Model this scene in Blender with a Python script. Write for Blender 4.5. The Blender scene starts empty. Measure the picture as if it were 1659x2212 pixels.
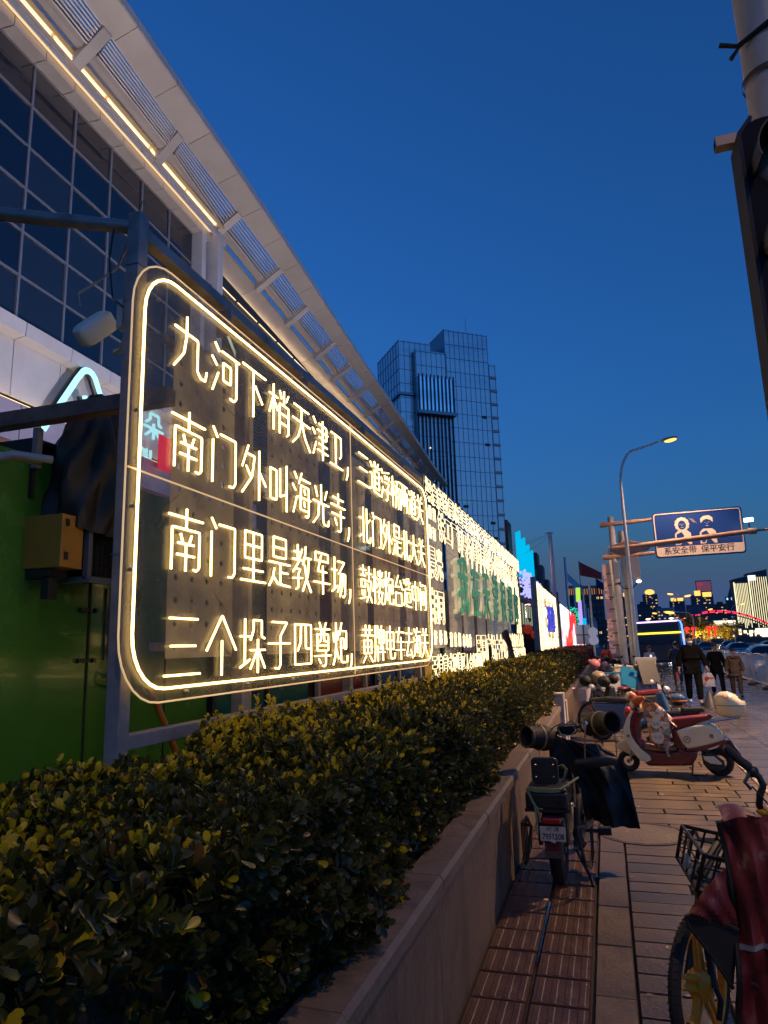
import bpy, bmesh, math, random
import numpy as np
from mathutils import Matrix, Vector
random.seed(7); np.random.seed(7)
S = bpy.context.scene
COL = S.collection
R = math.radians
PI = math.pi
# ------------------------------------------------------------------ camera, sky, exposure
cam_d = bpy.data.cameras.new('camera'); cam = bpy.data.objects.new('camera', cam_d); COL.objects.link(cam); S.camera = cam
cam_d.sensor_fit = 'HORIZONTAL'; cam_d.sensor_width = 36; cam_d.lens = 36*1500/1659
cam_d.clip_start = .05; cam_d.clip_end = 4000
_up = Vector((-.0298, 1, -.1953)).normalized()
_d = Vector((480.5, -279, -1500)).normalized(); _d = (_d-_up*_d.dot(_up)).normalized()
_x = _d.cross(_up)
cam.matrix_world = Matrix.Translation((0, 0, 1.65)) @ Matrix((_x, _d, _up)).to_4x4()
W = bpy.data.worlds.new('World'); S.world = W; W.use_nodes = True
wn = W.node_tree; wn.nodes.clear()
wo = wn.nodes.new('ShaderNodeOutputWorld'); bg = wn.nodes.new('ShaderNodeBackground')
sky = wn.nodes.new('ShaderNodeTexSky'); sky.sky_type = 'NISHITA'; sky.sun_disc = False
sky.sun_elevation = R(-.7); sky.sun_rotation = R(125); sky.altitude = 0; sky.air_density = 1.0; sky.dust_density = .6; sky.ozone_density = 4.0
hs = wn.nodes.new('ShaderNodeMix'); hs.data_type = 'RGBA'; hs.blend_type = 'MULTIPLY'; hs.inputs[0].default_value = 1
hs.inputs[7].default_value = (.50, 1.14, 1.18, 1)          # deep blue dusk
tcw = wn.nodes.new('ShaderNodeTexCoord'); sxw = wn.nodes.new('ShaderNodeSeparateXYZ'); wn.links.new(tcw.outputs['Generated'], sxw.inputs[0])
mrw = wn.nodes.new('ShaderNodeMapRange'); mrw.interpolation_type = 'SMOOTHSTEP'; mrw.inputs[1].default_value = .0; mrw.inputs[2].default_value = .17; wn.links.new(sxw.outputs[2], mrw.inputs[0])
hz = wn.nodes.new('ShaderNodeMix'); hz.data_type = 'RGBA'; hz.inputs[6].default_value = (.052, .100, .26, 1)   # city haze on the horizon
wn.links.new(mrw.outputs[0], hz.inputs[0]); wn.links.new(sky.outputs[0], hs.inputs[6]); wn.links.new(hs.outputs[2], hz.inputs[7])
wn.links.new(hz.outputs[2], bg.inputs[0]); wn.links.new(bg.outputs[0], wo.inputs[0])
bg.inputs[1].default_value = 1.0                            # dusk: the sky after sunset is physically dim, so strength stays at 1
S.view_settings.view_transform = 'Standard'; S.view_settings.look = 'None'; S.view_settings.gamma = 1; S.view_settings.exposure = 0
S.render.engine = 'CYCLES'
cy = S.cycles; cy.max_bounces = 7; cy.diffuse_bounces = 3; cy.glossy_bounces = 3; cy.transmission_bounces = 4; cy.transparent_max_bounces = 12
cy.sample_clamp_indirect = 3; cy.caustics_reflective = False; cy.caustics_refractive = False; cy.use_denoising = True
cy.use_light_tree = True
# ------------------------------------------------------------------ materials
MATS = {}
def mat(name, col=(.5, .5, .5), rough=.5, metal=0, nz=None, bump=None, em=None, es=0, coat=0, alpha=None, spec=None, nz2=None, stretch=None):
    """nz=(scale, amount): brightness mottling; nz2=(scale, colour, threshold): patches of another colour."""
    if name in MATS: return MATS[name]
    m = bpy.data.materials.new(name); m.use_nodes = True; MATS[name] = m
    nt = m.node_tree; b = nt.nodes['Principled BSDF']
    b.inputs['Base Color'].default_value = (*col, 1); b.inputs['Roughness'].default_value = rough; b.inputs['Metallic'].default_value = metal
    if spec is not None: b.inputs['Specular IOR Level'].default_value = spec
    if coat: b.inputs['Coat Weight'].default_value = coat; b.inputs['Coat Roughness'].default_value = .08
    if em: b.inputs['Emission Color'].default_value = (*em, 1); b.inputs['Emission Strength'].default_value = es
    if alpha is not None: b.inputs['Alpha'].default_value = alpha
    if nz or bump or nz2:
        tc = nt.nodes.new('ShaderNodeTexCoord'); vec = tc.outputs['Object']
        if stretch:
            mp = nt.nodes.new('ShaderNodeMapping'); mp.inputs['Scale'].default_value = stretch; nt.links.new(vec, mp.inputs[0]); vec = mp.outputs[0]
    cur = None
    if nz:
        n = nt.nodes.new('ShaderNodeTexNoise'); n.inputs['Scale'].default_value = nz[0]; n.inputs['Detail'].default_value = 6; n.inputs['Roughness'].default_value = .65
        nt.links.new(vec, n.inputs[0])
        mr = nt.nodes.new('ShaderNodeMapRange'); mr.inputs[1].default_value = .3; mr.inputs[2].default_value = .7
        mr.inputs[3].default_value = 1-nz[1]; mr.inputs[4].default_value = 1+nz[1]*.6; nt.links.new(n.outputs[0], mr.inputs[0])
        mx = nt.nodes.new('ShaderNodeMix'); mx.data_type = 'RGBA'; mx.blend_type = 'MULTIPLY'; mx.inputs[0].default_value = 1
        mx.inputs[6].default_value = (*col, 1); nt.links.new(mr.outputs[0], mx.inputs[7]); cur = mx.outputs[2]
        mr2 = nt.nodes.new('ShaderNodeMapRange'); mr2.inputs[1].default_value = .3; mr2.inputs[2].default_value = .7
        mr2.inputs[3].default_value = max(.02, rough-.12); mr2.inputs[4].default_value = min(1, rough+.12); nt.links.new(n.outputs[0], mr2.inputs[0]); nt.links.new(mr2.outputs[0], b.inputs['Roughness'])
    if nz2:
        n2 = nt.nodes.new('ShaderNodeTexNoise'); n2.inputs['Scale'].default_value = nz2[0]; n2.inputs['Detail'].default_value = 5; nt.links.new(vec, n2.inputs[0])
        mr3 = nt.nodes.new('ShaderNodeMapRange'); mr3.inputs[1].default_value = nz2[2]; mr3.inputs[2].default_value = nz2[2]+.12; nt.links.new(n2.outputs[0], mr3.inputs[0])
        mx2 = nt.nodes.new('ShaderNodeMix'); mx2.data_type = 'RGBA'; nt.links.new(mr3.outputs[0], mx2.inputs[0])
        if cur: nt.links.new(cur, mx2.inputs[6])
        else: mx2.inputs[6].default_value = (*col, 1)
        mx2.inputs[7].default_value = (*nz2[1], 1); cur = mx2.outputs[2]
    if cur: nt.links.new(cur, b.inputs['Base Color'])
    if bump:
        n = nt.nodes.new('ShaderNodeTexNoise'); n.inputs['Scale'].default_value = bump[0]; n.inputs['Detail'].default_value = 5; nt.links.new(vec, n.inputs[0])
        bp = nt.nodes.new('ShaderNodeBump'); bp.inputs['Strength'].default_value = bump[1]; bp.inputs['Distance'].default_value = .01
        nt.links.new(n.outputs[0], bp.inputs['Height']); nt.links.new(bp.outputs[0], b.inputs['Normal'])
    return m
def emit(name, col, strength):
    if name in MATS: return MATS[name]
    m = bpy.data.materials.new(name); m.use_nodes = True; MATS[name] = m; nt = m.node_tree; nt.nodes.clear()
    e = nt.nodes.new('ShaderNodeEmission'); e.inputs[0].default_value = (*col, 1); e.inputs[1].default_value = strength
    o = nt.nodes.new('ShaderNodeOutputMaterial'); nt.links.new(e.outputs[0], o.inputs[0]); return m
# ------------------------------------------------------------------ mesh building
class MB:
    def __init__(s): s.v = []; s.f = []; s.m = []; s.mi = 0
    def add(s, vs, fs):
        o = len(s.v); s.v += [tuple(v) for v in vs]; s.f += [tuple(i+o for i in f) for f in fs]; s.m += [s.mi]*len(fs); return s
    def box(s, c, size, rot=None):
        x, y, z = [q/2 for q in size]; c = Vector(c)
        vs = [Vector((a*x, b*y, d*z)) for a in (-1, 1) for b in (-1, 1) for d in (-1, 1)]
        if rot is not None: vs = [rot @ v for v in vs]
        return s.add([c+v for v in vs], [(0, 1, 3, 2), (4, 6, 7, 5), (0, 4, 5, 1), (2, 3, 7, 6), (0, 2, 6, 4), (1, 5, 7, 3)])
    def bx(s, x0, x1, y0, y1, z0, z1): return s.box(((x0+x1)/2, (y0+y1)/2, (z0+z1)/2), (abs(x1-x0), abs(y1-y0), abs(z1-z0)))
    def bar(s, a, b, w, h=None, up=(0, 0, 1)):
        a = Vector(a); b = Vector(b); h = h or w; d = b-a; L = d.length; d.normalize(); up = Vector(up)
        if abs(d.dot(up)) > .98: up = Vector((0, 1, 0))
        x = d.cross(up).normalized(); z = x.cross(d); M = Matrix((x, d, z)).transposed()
        return s.box((a+b)/2, (w, L, h), M)
    def tube(s, pts, r, n=8, closed=False, flat=1.0, upv=None):
        P = [Vector(p) for p in pts]; N = len(P); rs = r if isinstance(r, (list, tuple)) else [r]*N
        vs = []; prev = None
        for i, p in enumerate(P):
            if closed: t = (P[(i+1) % N]-P[i-1])
            else: t = P[min(i+1, N-1)]-P[max(i-1, 0)]
            if t.length < 1e-9: t = Vector((0, 0, 1))
            t.normalize()
            if prev is None:
                a = Vector(upv) if upv else (Vector((0, 0, 1)) if abs(t.z) < .9 else Vector((1, 0, 0)))
            else: a = prev
            u = (a-t*a.dot(t))
            if u.length < 1e-6: u = t.orthogonal()
            u.normalize(); prev = u; w = t.cross(u)
            for k in range(n):
                an = 2*PI*(k+.5)/n; vs.append(p+(u*math.cos(an)*flat+w*math.sin(an))*rs[i])
        fs = []
        M = N if closed else N-1
        for i in range(M):
            for k in range(n):
                a0 = i*n+k; a1 = i*n+(k+1) % n; b0 = ((i+1) % N)*n+k; b1 = ((i+1) % N)*n+(k+1) % n
                fs.append((a0, a1, b1, b0))
        if not closed: fs += [tuple(range(n))[::-1], tuple((N-1)*n+k for k in range(n))]
        return s.add(vs, fs)
    def lathe(s, prof, n=16, M=None, a0=0, a1=2*PI, cap=False):
        full = abs(a1-a0-2*PI) < 1e-6; m = n if full else n+1; vs = []
        for r, z in prof:
            for k in range(m):
                a = a0+(a1-a0)*k/n; v = Vector((r*math.cos(a), r*math.sin(a), z)); vs.append(M @ v if M else v)
        fs = []
        for i in range(len(prof)-1):
            for k in range(n):
                k2 = (k+1) % m; fs.append((i*m+k, i*m+k2, (i+1)*m+k2, (i+1)*m+k))
        if cap and full and prof[0][0] > 1e-4: fs.append(tuple(range(m))[::-1])
        if cap and full and prof[-1][0] > 1e-4: fs.append(tuple((len(prof)-1)*m+k for k in range(m)))
        return s.add(vs, fs)
    def prism(s, poly, a, b, axes='XZ'):
        """extrude a 2D polygon between a and b along the remaining axis"""
        def mk(p, t):
            return {'XZ': (p[0], t, p[1]), 'YZ': (t, p[0], p[1]), 'XY': (p[0], p[1], t)}[axes]
        n = len(poly); vs = [mk(p, a) for p in poly]+[mk(p, b) for p in poly]
        fs = [tuple(range(n))[::-1], tuple(range(n, 2*n))]+[(i, (i+1) % n, n+(i+1) % n, n+i) for i in range(n)]
        return s.add(vs, fs)
    def grid(s, fn, nu, nv):
        vs = [fn(i/nu, j/nv) for i in range(nu+1) for j in range(nv+1)]
        return s.add(vs, [(i*(nv+1)+j, (i+1)*(nv+1)+j, (i+1)*(nv+1)+j+1, i*(nv+1)+j+1) for i in range(nu) for j in range(nv)])
    def ball(s, c, r, nu=14, nv=9, M=None, sq=1.0):
        r = r if isinstance(r, (list, tuple)) else (r, r, r); c = Vector(c); vs = []; fs = []
        def pw(x): return math.copysign(abs(x)**sq, x)
        for j in range(nv+1):
            ph = -PI/2+PI*j/nv
            for i in range(nu):
                th = 2*PI*i/nu; v = Vector((r[0]*pw(math.cos(ph))*pw(math.cos(th)), r[1]*pw(math.cos(ph))*pw(math.sin(th)), r[2]*pw(math.sin(ph))))
                vs.append(c+(M @ v if M else v))
        for j in range(nv):
            for i in range(nu): fs.append((j*nu+i, j*nu+(i+1) % nu, (j+1)*nu+(i+1) % nu, (j+1)*nu+i))
        return s.add(vs, fs)
    def mesh(s, name, mats, smooth=False):
        me = bpy.data.meshes.new(name); me.from_pydata([tuple(v) for v in s.v], [], s.f)
        mats = mats if isinstance(mats, (list, tuple)) else [mats]
        for m in mats: me.materials.append(m)
        if len(mats) > 1: me.polygons.foreach_set('material_index', s.m)
        bm = bmesh.new(); bm.from_mesh(me); bmesh.ops.remove_doubles(bm, verts=bm.verts, dist=1e-6); bmesh.ops.recalc_face_normals(bm, faces=bm.faces); bm.to_mesh(me); bm.free()
        if smooth:
            me.shade_smooth()
            if smooth != 'all': me.set_sharp_from_angle(angle=R(40))
        return me
    def build(s, name, mats, parent=None, smooth=False, bevel=None, loc=None, rotz=None, label=None, cat=None, group=None, kind=None, sub=0):
        o = bpy.data.objects.new(name, s.mesh(name, mats, smooth)); COL.objects.link(o)
        if parent: o.parent = parent
        if loc is not None: o.location = loc
        if rotz is not None: o.rotation_euler = (0, 0, rotz)
        if bevel:
            md = o.modifiers.new('bevel', 'BEVEL'); md.width = bevel; md.segments = 2; md.limit_method = 'ANGLE'; md.angle_limit = R(40)
        if sub:
            md = o.modifiers.new('sub', 'SUBSURF'); md.levels = sub; md.render_levels = sub
        return tag(o, label, cat, group, kind)
def tag(o, label=None, cat=None, group=None, kind=None):
    if label: o['label'] = label
    if cat: o['category'] = cat
    if group: o['group'] = group
    if kind: o['kind'] = kind
    return o
def thing(name, label, cat, loc=(0, 0, 0), rotz=0, group=None):
    o = bpy.data.objects.new(name, None); COL.objects.link(o); o.location = loc; o.rotation_euler = (0, 0, rotz)
    o.empty_display_size = .1
    return tag(o, label, cat, group)
def link(name, me, parent=None, loc=None, rotz=None, scale=None, **k):
    o = bpy.data.objects.new(name, me); COL.objects.link(o)
    if parent: o.parent = parent
    if loc is not None: o.location = loc
    if rotz is not None: o.rotation_euler = (0, 0, rotz)
    if scale is not None: o.scale = scale
    return tag(o, **k)
def dup(root, loc, rotz=None, label=None, group=None, scale=None):
    def cp(o, par):
        c = o.copy(); COL.objects.link(c)
        if par: c.parent = par
        for ch in kids.get(o.name, ()): cp(ch, c)
        return c
    kids = {}
    for o in root.children_recursive: kids.setdefault(o.parent.name, []).append(o)
    r = cp(root, None); r.location = loc
    if rotz is not None: r.rotation_euler = (0, 0, rotz)
    if label: r['label'] = label
    if group: r['group'] = group
    if scale: r.scale = (scale,)*3
    return r
def arc(cx, cy, r, a0, a1, n): return [(cx+r*math.cos(R(a0+(a1-a0)*i/n)), cy+r*math.sin(R(a0+(a1-a0)*i/n))) for i in range(n+1)]
_tc = {}
def text(s, size, name, m, parent, M, extrude=0, bevel=0, outline=False, offset=0, xs=1.0, align='CENTER', kind=None, label=None):
    """flat, raised or outlined lettering turned into a mesh; M places its x-right / y-up plane"""
    k = (s, round(size, 4), m.name, extrude, bevel, outline, offset, align)
    if k not in _tc:
        c = bpy.data.curves.new('lettering', 'FONT'); c.body = s; c.size = size; c.extrude = extrude; c.bevel_depth = bevel; c.offset = offset
        c.bevel_resolution = 0; c.resolution_u = 2; c.align_x = align; c.align_y = 'CENTER'
        if outline: c.fill_mode = 'NONE'
        c.materials.append(m); t = bpy.data.objects.new('lettering', c); COL.objects.link(t); dg = bpy.context.evaluated_depsgraph_get()
        me = bpy.data.meshes.new_from_object(t.evaluated_get(dg), depsgraph=dg); me.name = name; bpy.data.objects.remove(t); bpy.data.curves.remove(c); _tc[k] = me
    o = bpy.data.objects.new(name, _tc[k]); COL.objects.link(o); o.parent = parent
    o.matrix_local = M @ Matrix.Diagonal((xs, 1, 1, 1)); return tag(o, kind=kind, label=label)
# ------------------------------------------------------------------ shared materials
M_conc = mat('pavement stone', (.118, .085, .058), .46, nz=(3, .5), bump=(45, .45), nz2=(1.9, (.045, .034, .026), .53))
M_conc2 = mat('pavement stone pale', (.30, .27, .24), .5, nz=(5, .35), bump=(60, .3))
M_conc3 = mat('pavement stone dark', (.06, .052, .046), .45, nz=(5, .35), bump=(60, .3))
M_wet = mat('polished pavement', (.085, .07, .066), .24, nz=(1.5, .35), bump=(20, .12))
M_joint = mat('joint dirt', (.035, .028, .022), .9, nz=(20, .4))
M_tact = mat('tactile paver', (.08, .038, .024), .45, nz=(6, .4), bump=(50, .3))
M_wall = mat('planter granite', (.15, .105, .08), .62, nz=(26, .45), bump=(70, .6), nz2=(1.6, (.06, .042, .034), .53), stretch=(1, 1, .35))
M_cap = mat('planter cap granite', (.16, .12, .095), .6, nz=(9, .35), bump=(60, .4))
M_pale = mat('pale marble', (.42, .39, .36), .4, nz=(4, .15))
M_soil = mat('soil', (.05, .03, .02), .95, nz=(25, .5), bump=(30, 1))
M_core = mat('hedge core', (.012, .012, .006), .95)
M_road = mat('asphalt', (.05, .05, .055), .33, nz=(4, .3), bump=(80, .4))
M_line = mat('road paint', (.6, .6, .58), .5, nz=(12, .2))
M_steel = mat('brushed steel', (.42, .40, .385), .36, 1, nz=(6, .25), bump=(25, .12), stretch=(1, 1, .3))
M_galv = mat('galvanised steel', (.33, .28, .28), .45, .25, nz=(5, .35), nz2=(2.5, (.16, .12, .10), .6))
M_white = mat('white paint', (.74, .72, .70), .42, nz=(3, .12))
M_whitepole = mat('pole paint', (.66, .63, .62), .38, nz=(2, .15))
M_black = mat('black plastic', (.018, .018, .02), .38)
M_rub = mat('rubber', (.017, .016, .016), .72, bump=(90, .3))
M_chrome = mat('chrome', (.62, .62, .62), .16, 1)
M_darkmet = mat('dark metal', (.05, .05, .055), .35, .7)
M_neon = emit('neon warm tube', (1, .71, .24), 7)
M_neon2 = emit('neon warm outline', (1, .76, .40), 2.6)
M_sodium = emit('sodium lamp', (1, .40, .07), 3.4)
# ------------------------------------------------------------------ ground, road, pavement
b = MB(); b.box((0, 900, -.2), (3000, 2600, .06)); b.build('ground', mat('far ground', (.05, .05, .05), .7), kind='structure')
b = MB(); b.grid(lambda u, v: (4.95+u*24, -20+v*420, -.145), 4, 20); b.build('road', M_road, kind='structure')
b = MB()
for x in (8.4, 12, 15.6):
    for k in range(26): b.bx(x-.07, x+.07, k*8.0, k*8.0+3.4, -.141, -.139)
b.bx(5.35, 5.47, -20, 300, -.141, -.139); b.build('lane_markings', M_line, kind='structure')
pav = MB(); pav.bx(-.86, 4.8, -3, 120, -.17, -.028); PAV = pav.build('pavement', M_joint, kind='structure')
ks = [MB().bx(4.8, 4.95, 0, 1.18, -.15, .02).mesh('kerbstone', M_conc2)]
for k in range(40): link('kerbstone', ks[0], PAV, (0, 8+k*1.2, 0))
# forecourt behind the hedge
b = MB(); b.bx(-40, -2.75, -10, 130, -.17, -.02); b.build('forecourt', M_joint, kind='structure')
def tile_mesh(w, l, m, bev=.006):
    q = MB(); z = 0; h = -.03
    q.add([(0, 0, h), (w, 0, h), (w, l, h), (0, l, h), (bev, bev, z), (w-bev, bev, z), (w-bev, l-bev, z), (bev, l-bev, z)],
          [(4, 5, 6, 7), (0, 1, 5, 4), (1, 2, 6, 5), (2, 3, 7, 6), (3, 0, 4, 7)])
    return q.mesh('paving_slab', m)
rt = random.Random(3); cache = {}; ntile = 0
def slab(x0, x1, y0, y1, m):
    global ntile
    w = round(x1-x0-.008, 3); l = round(y1-y0-.007, 3); k = (w, l, m.name)
    if k not in cache: cache[k] = tile_mesh(w, l, m)
    o = link('paving_slab', cache[k], PAV, (x0+.004, y0+.003, rt.uniform(-.003, .002))); o.rotation_euler = (rt.uniform(-.004, .004), rt.uniform(-.004, .004), rt.uniform(-.003, .003)); ntile += 1
far = MB()
def fslab(x0, x1, y0, y1, mi):
    far.mi = mi; z = rt.uniform(-.004, 0); far.add([(x0+.005, y0+.005, z), (x1-.005, y0+.005, z), (x1-.005, y1-.005, z), (x0+.005, y1-.005, z)], [(0, 1, 2, 3)])
y = 2.6; row = 0
while y < 12.0:
    l = .2 if row % 5 else .24
    xs = [0, rt.choice([.4, .6, .75, .9]), rt.choice([1.05, 1.2]), 1.5]
    for a, c in zip(xs, xs[1:]):
        if (a-.17)**2/.14+(y+l/2-6.82)**2/.2 < .55: continue
        if c-a > .05: slab(a, c, y, y+l, rt.choice([M_conc]*9+[M_conc3]))
    y += l; row += 1
yA = y
y = 2.6
while y < 12.5: slab(-.2, 0, y, y+.6, M_conc); y += .6
# white edging line of small setts and the polished band to its right
y = 7.2
while y < 14: slab(1.5, 1.6, y, y+.3, M_conc2); y += .3
y = 6.8
while y < 12.4:
    for a in (1.6, 2.2): slab(a, a+.6, y, y+.6, M_wet)
    y += .6
for y in np.arange(yA, 70, .3):
    xx = 0
    while xx < 1.5: w = rt.choice([.5, .75, 1.0]); w = min(w, 1.5-xx); fslab(xx, xx+w, y, y+.3, 1); xx += w
for y in np.arange(12.5, 70, .6): fslab(-.2, 0, y, y+.6, 1)
for y in np.arange(14, 70, .3): fslab(1.5, 1.6, y, y+.3, 2)
for y in np.arange(0, 80, .6):
    for x in np.arange(1.6, 4.7, .6):
        if y < 12.4 and x < 2.7 and y > 6.7: continue
        fslab(x, min(x+.6, 4.79), y, y+.6, 1)
for y in np.arange(0, 2.5, .3):
    for x in np.arange(0, 1.5, .5): fslab(x, x+.5, y, y+.3, 0)
far.build('far_paving', [M_conc, M_wet, M_conc2], PAV, kind='stuff')
# tactile strip: ribbed pavers along the wall
q = MB(); q.mi = 0
q.add([(0, 0, -.03), (.27, 0, -.03), (.27, .27, -.03), (0, .27, -.03), (.005, .005, -.004), (.265, .005, -.004), (.265, .265, -.004), (.005, .265, -.004)], [(4, 5, 6, 7), (0, 1, 5, 4), (1, 2, 6, 5), (2, 3, 7, 6), (3, 0, 4, 7)])
for k in range(4):
    x = .035+k*.066; q.add([(x-.017, .01, -.004), (x+.017, .01, -.004), (x+.017, .26, -.004), (x-.017, .26, -.004), (x-.012, .014, -.001), (x+.012, .014, -.001), (x+.012, .256, -.001), (x-.012, .256, -.001)], [(4, 5, 6, 7), (0, 1, 5, 4), (1, 2, 6, 5), (2, 3, 7, 6), (3, 0, 4, 7)])
tm = q.mesh('tactile_paver', M_tact)
y = 1.4
while y < 13:
    for x in (-.77, -.485): link('tactile_paver', tm, PAV, (x, y, rt.uniform(-.002, .002)))
    y += .283
# drain strip between the tactile pavers: wet metal channel that mirrors the sky and the lamps
b = MB(); b.bx(-.5, -.487, 4.1, 5.0, -.03, -.0018); b.bx(-.5, -.487, 6.2, 6.9, -.03, -.0018); b.build('joint_cover', mat('wet metal', (.5, .5, .5), .1, 1, bump=(30, .3)), PAV)
MH = thing('manhole_cover', 'round stone-filled manhole cover set in the brown paving beside the black bike', 'manhole cover', (.17, 6.82, 0))
b = MB(); b.lathe([(0, .002), (.33, .002), (.335, -.006), (.335, -.03)], 40); b.build('cover_plate', mat('manhole stone', (.11, .085, .065), .55, nz=(7, .4), bump=(30, .8)), MH)
b = MB(); b.lathe([(.345, -.03), (.345, .003), (.375, .004), (.38, -.03)], 40); b.build('rim', mat('manhole iron', (.10, .075, .055), .5, .5, nz=(9, .4)), MH)
for i in range(26):
    x = rt.uniform(-.7, 1.3); yy = rt.uniform(3, 9.5); q = MB(); n = rt.randint(5, 7); s = rt.uniform(.006, .018)
    q.add([(s*rt.uniform(.6, 1.2)*math.cos(2*PI*k/n), s*1.3*rt.uniform(.6, 1.2)*math.sin(2*PI*k/n), rt.uniform(.002, .008)) for k in range(n)], [tuple(range(n))])
    q.build('litter_scrap', mat('litter', (.45, .36, .26), .8), loc=(x, yy, .002), rotz=rt.uniform(0, 6), label='small dry leaf or paper scrap lying on the paving', cat='litter', group='scraps on the paving')
# ------------------------------------------------------------------ planter walls
PW = thing('planter_wall', 'low granite planter wall with projecting cap running along the near hedge', 'wall')
pm = MB().bx(-.93, -.79, .004, 1.196, -.03, .595).mesh('stone_panel', M_wall)
cmh = MB().prism([(-.765, .597), (-.765, .645), (-.78, .665), (-.93, .668), (-.93, .597)], .003, 1.197, 'XZ').mesh('cap_stone', M_cap)
for k in range(11):
    o = link('stone_panel', pm, PW, (rt.uniform(-.004, .004), -1.6+k*1.2, 0)); link('cap_stone', cmh, PW, (rt.uniform(-.003, .003), -1.6+k*1.2, 0))
b = MB(); b.bx(-2.45, -.93, -1.6, 11.6, .1, .64); b.build('soil_bed', M_soil, PW)
for i, (yy, h, lab) in enumerate(((11.62, .86, 'pale stone pier closing the near end of the planter wall'), (12.25, .7, 'second lower pale stone pier behind the planter gap'))):
    q = MB(); q.bx(-.97, -.72, yy, yy+.3, -.03, h); q.build('stone_pier', M_pale, bevel=.01, label=lab, cat='pier')
PW2 = thing('planter_wall', 'farther granite planter wall beneath the reddish hedge behind the parked bikes', 'wall', (0, 12.6, 0))
for k in range(34): link('stone_panel', pm, PW2, (0, k*1.2, 0)); link('cap_stone', cmh, PW2, (0, k*1.2, 0))
b = MB(); b.bx(-2.45, -.93, 0, 41, .1, .64); b.build('soil_bed', M_soil, PW2)
# ------------------------------------------------------------------ hedges
def leaf_mat(name, rough=.34):
    m = bpy.data.materials.new(name); m.use_nodes = True; nt = m.node_tree; b = nt.nodes['Principled BSDF']; b.inputs['Roughness'].default_value = rough
    a = nt.nodes.new('ShaderNodeAttribute'); a.attribute_name = 'tint'; nt.links.new(a.outputs['Color'], b.inputs['Base Color'])
    tr = nt.nodes.new('ShaderNodeBsdfTranslucent'); nt.links.new(a.outputs['Color'], tr.inputs[0]); mx = nt.nodes.new('ShaderNodeMixShader'); mx.inputs[0].default_value = .42
    nt.links.new(b.outputs[0], mx.inputs[1]); nt.links.new(tr.outputs[0], mx.inputs[2]); nt.links.new(mx.outputs[0], nt.nodes['Material Output'].inputs[0]); return m
M_leaf = leaf_mat('hedge leaf')
L_HI = np.array([(0, 0, 0), (-.2, .3, .04), (0, .35, -.03), (.2, .3, .04), (-.29, .66, .08), (0, .68, -.03), (.29, .66, .08), (-.18, .92, .04), (0, 1, .02), (.18, .92, .04)])
F_HI = [(0, 2, 1), (0, 3, 2), (1, 2, 5, 4), (2, 3, 6, 5), (4, 5, 8, 7), (5, 6, 9, 8)]
L_LO = np.array([(0, 0, 0), (-.27, .6, .06), (0, .55, -.04), (.27, .6, .06), (0, 1, .02)]); F_LO = [(0, 2, 1), (0, 3, 2), (1, 2, 4), (2, 3, 4)]
def leaves_mesh(name, base, pts_faces, pos, axis, side, size, tint, mat_):
    """one mesh of many leaves: pos (n,3), axis = direction of growth, side = leaf normal hint"""
    n = len(pos); ax = axis/np.linalg.norm(axis, axis=1)[:, None]; u = np.cross(ax, side); u /= np.linalg.norm(u, axis=1)[:, None]+1e-9; w = np.cross(u, ax)
    k = len(base); V = pos[:, None, :]+size[:, None, None]*(base[None, :, 0, None]*u[:, None, :]+base[None, :, 1, None]*ax[:, None, :]+base[None, :, 2, None]*w[:, None, :])
    V = V.reshape(-1, 3); off = np.arange(n)*k
    tot = [len(f) for f in pts_faces]; fi = np.concatenate([np.array(f) for f in pts_faces]); loops = (off[:, None]+fi[None, :]).ravel()
    ft = np.tile(np.array(tot), n); fs = np.concatenate([[0], np.cumsum(ft)[:-1]])
    me = bpy.data.meshes.new(name); me.vertices.add(len(V)); me.vertices.foreach_set('co', V.ravel().astype('f4'))
    me.loops.add(len(loops)); me.loops.foreach_set('vertex_index', loops.astype('i4')); me.polygons.add(len(ft)); me.polygons.foreach_set('loop_start', fs.astype('i4'))
    me.update(calc_edges=True); at = me.attributes.new('tint', 'FLOAT_COLOR', 'POINT')
    T = np.concatenate([np.repeat(tint, k, axis=0), np.ones((n*k, 1))], axis=1); at.data.foreach_set('color', T.ravel().astype('f4'))
    me.materials.append(mat_); me.shade_smooth(); return me
def hump(x, y): return .045*np.sin(2.3*y+1.1*x)+.032*np.sin(5.1*y+3*x+1)+.028*np.sin(9.7*y-4*x)+.02*np.sin(17*y+11*x)
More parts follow.
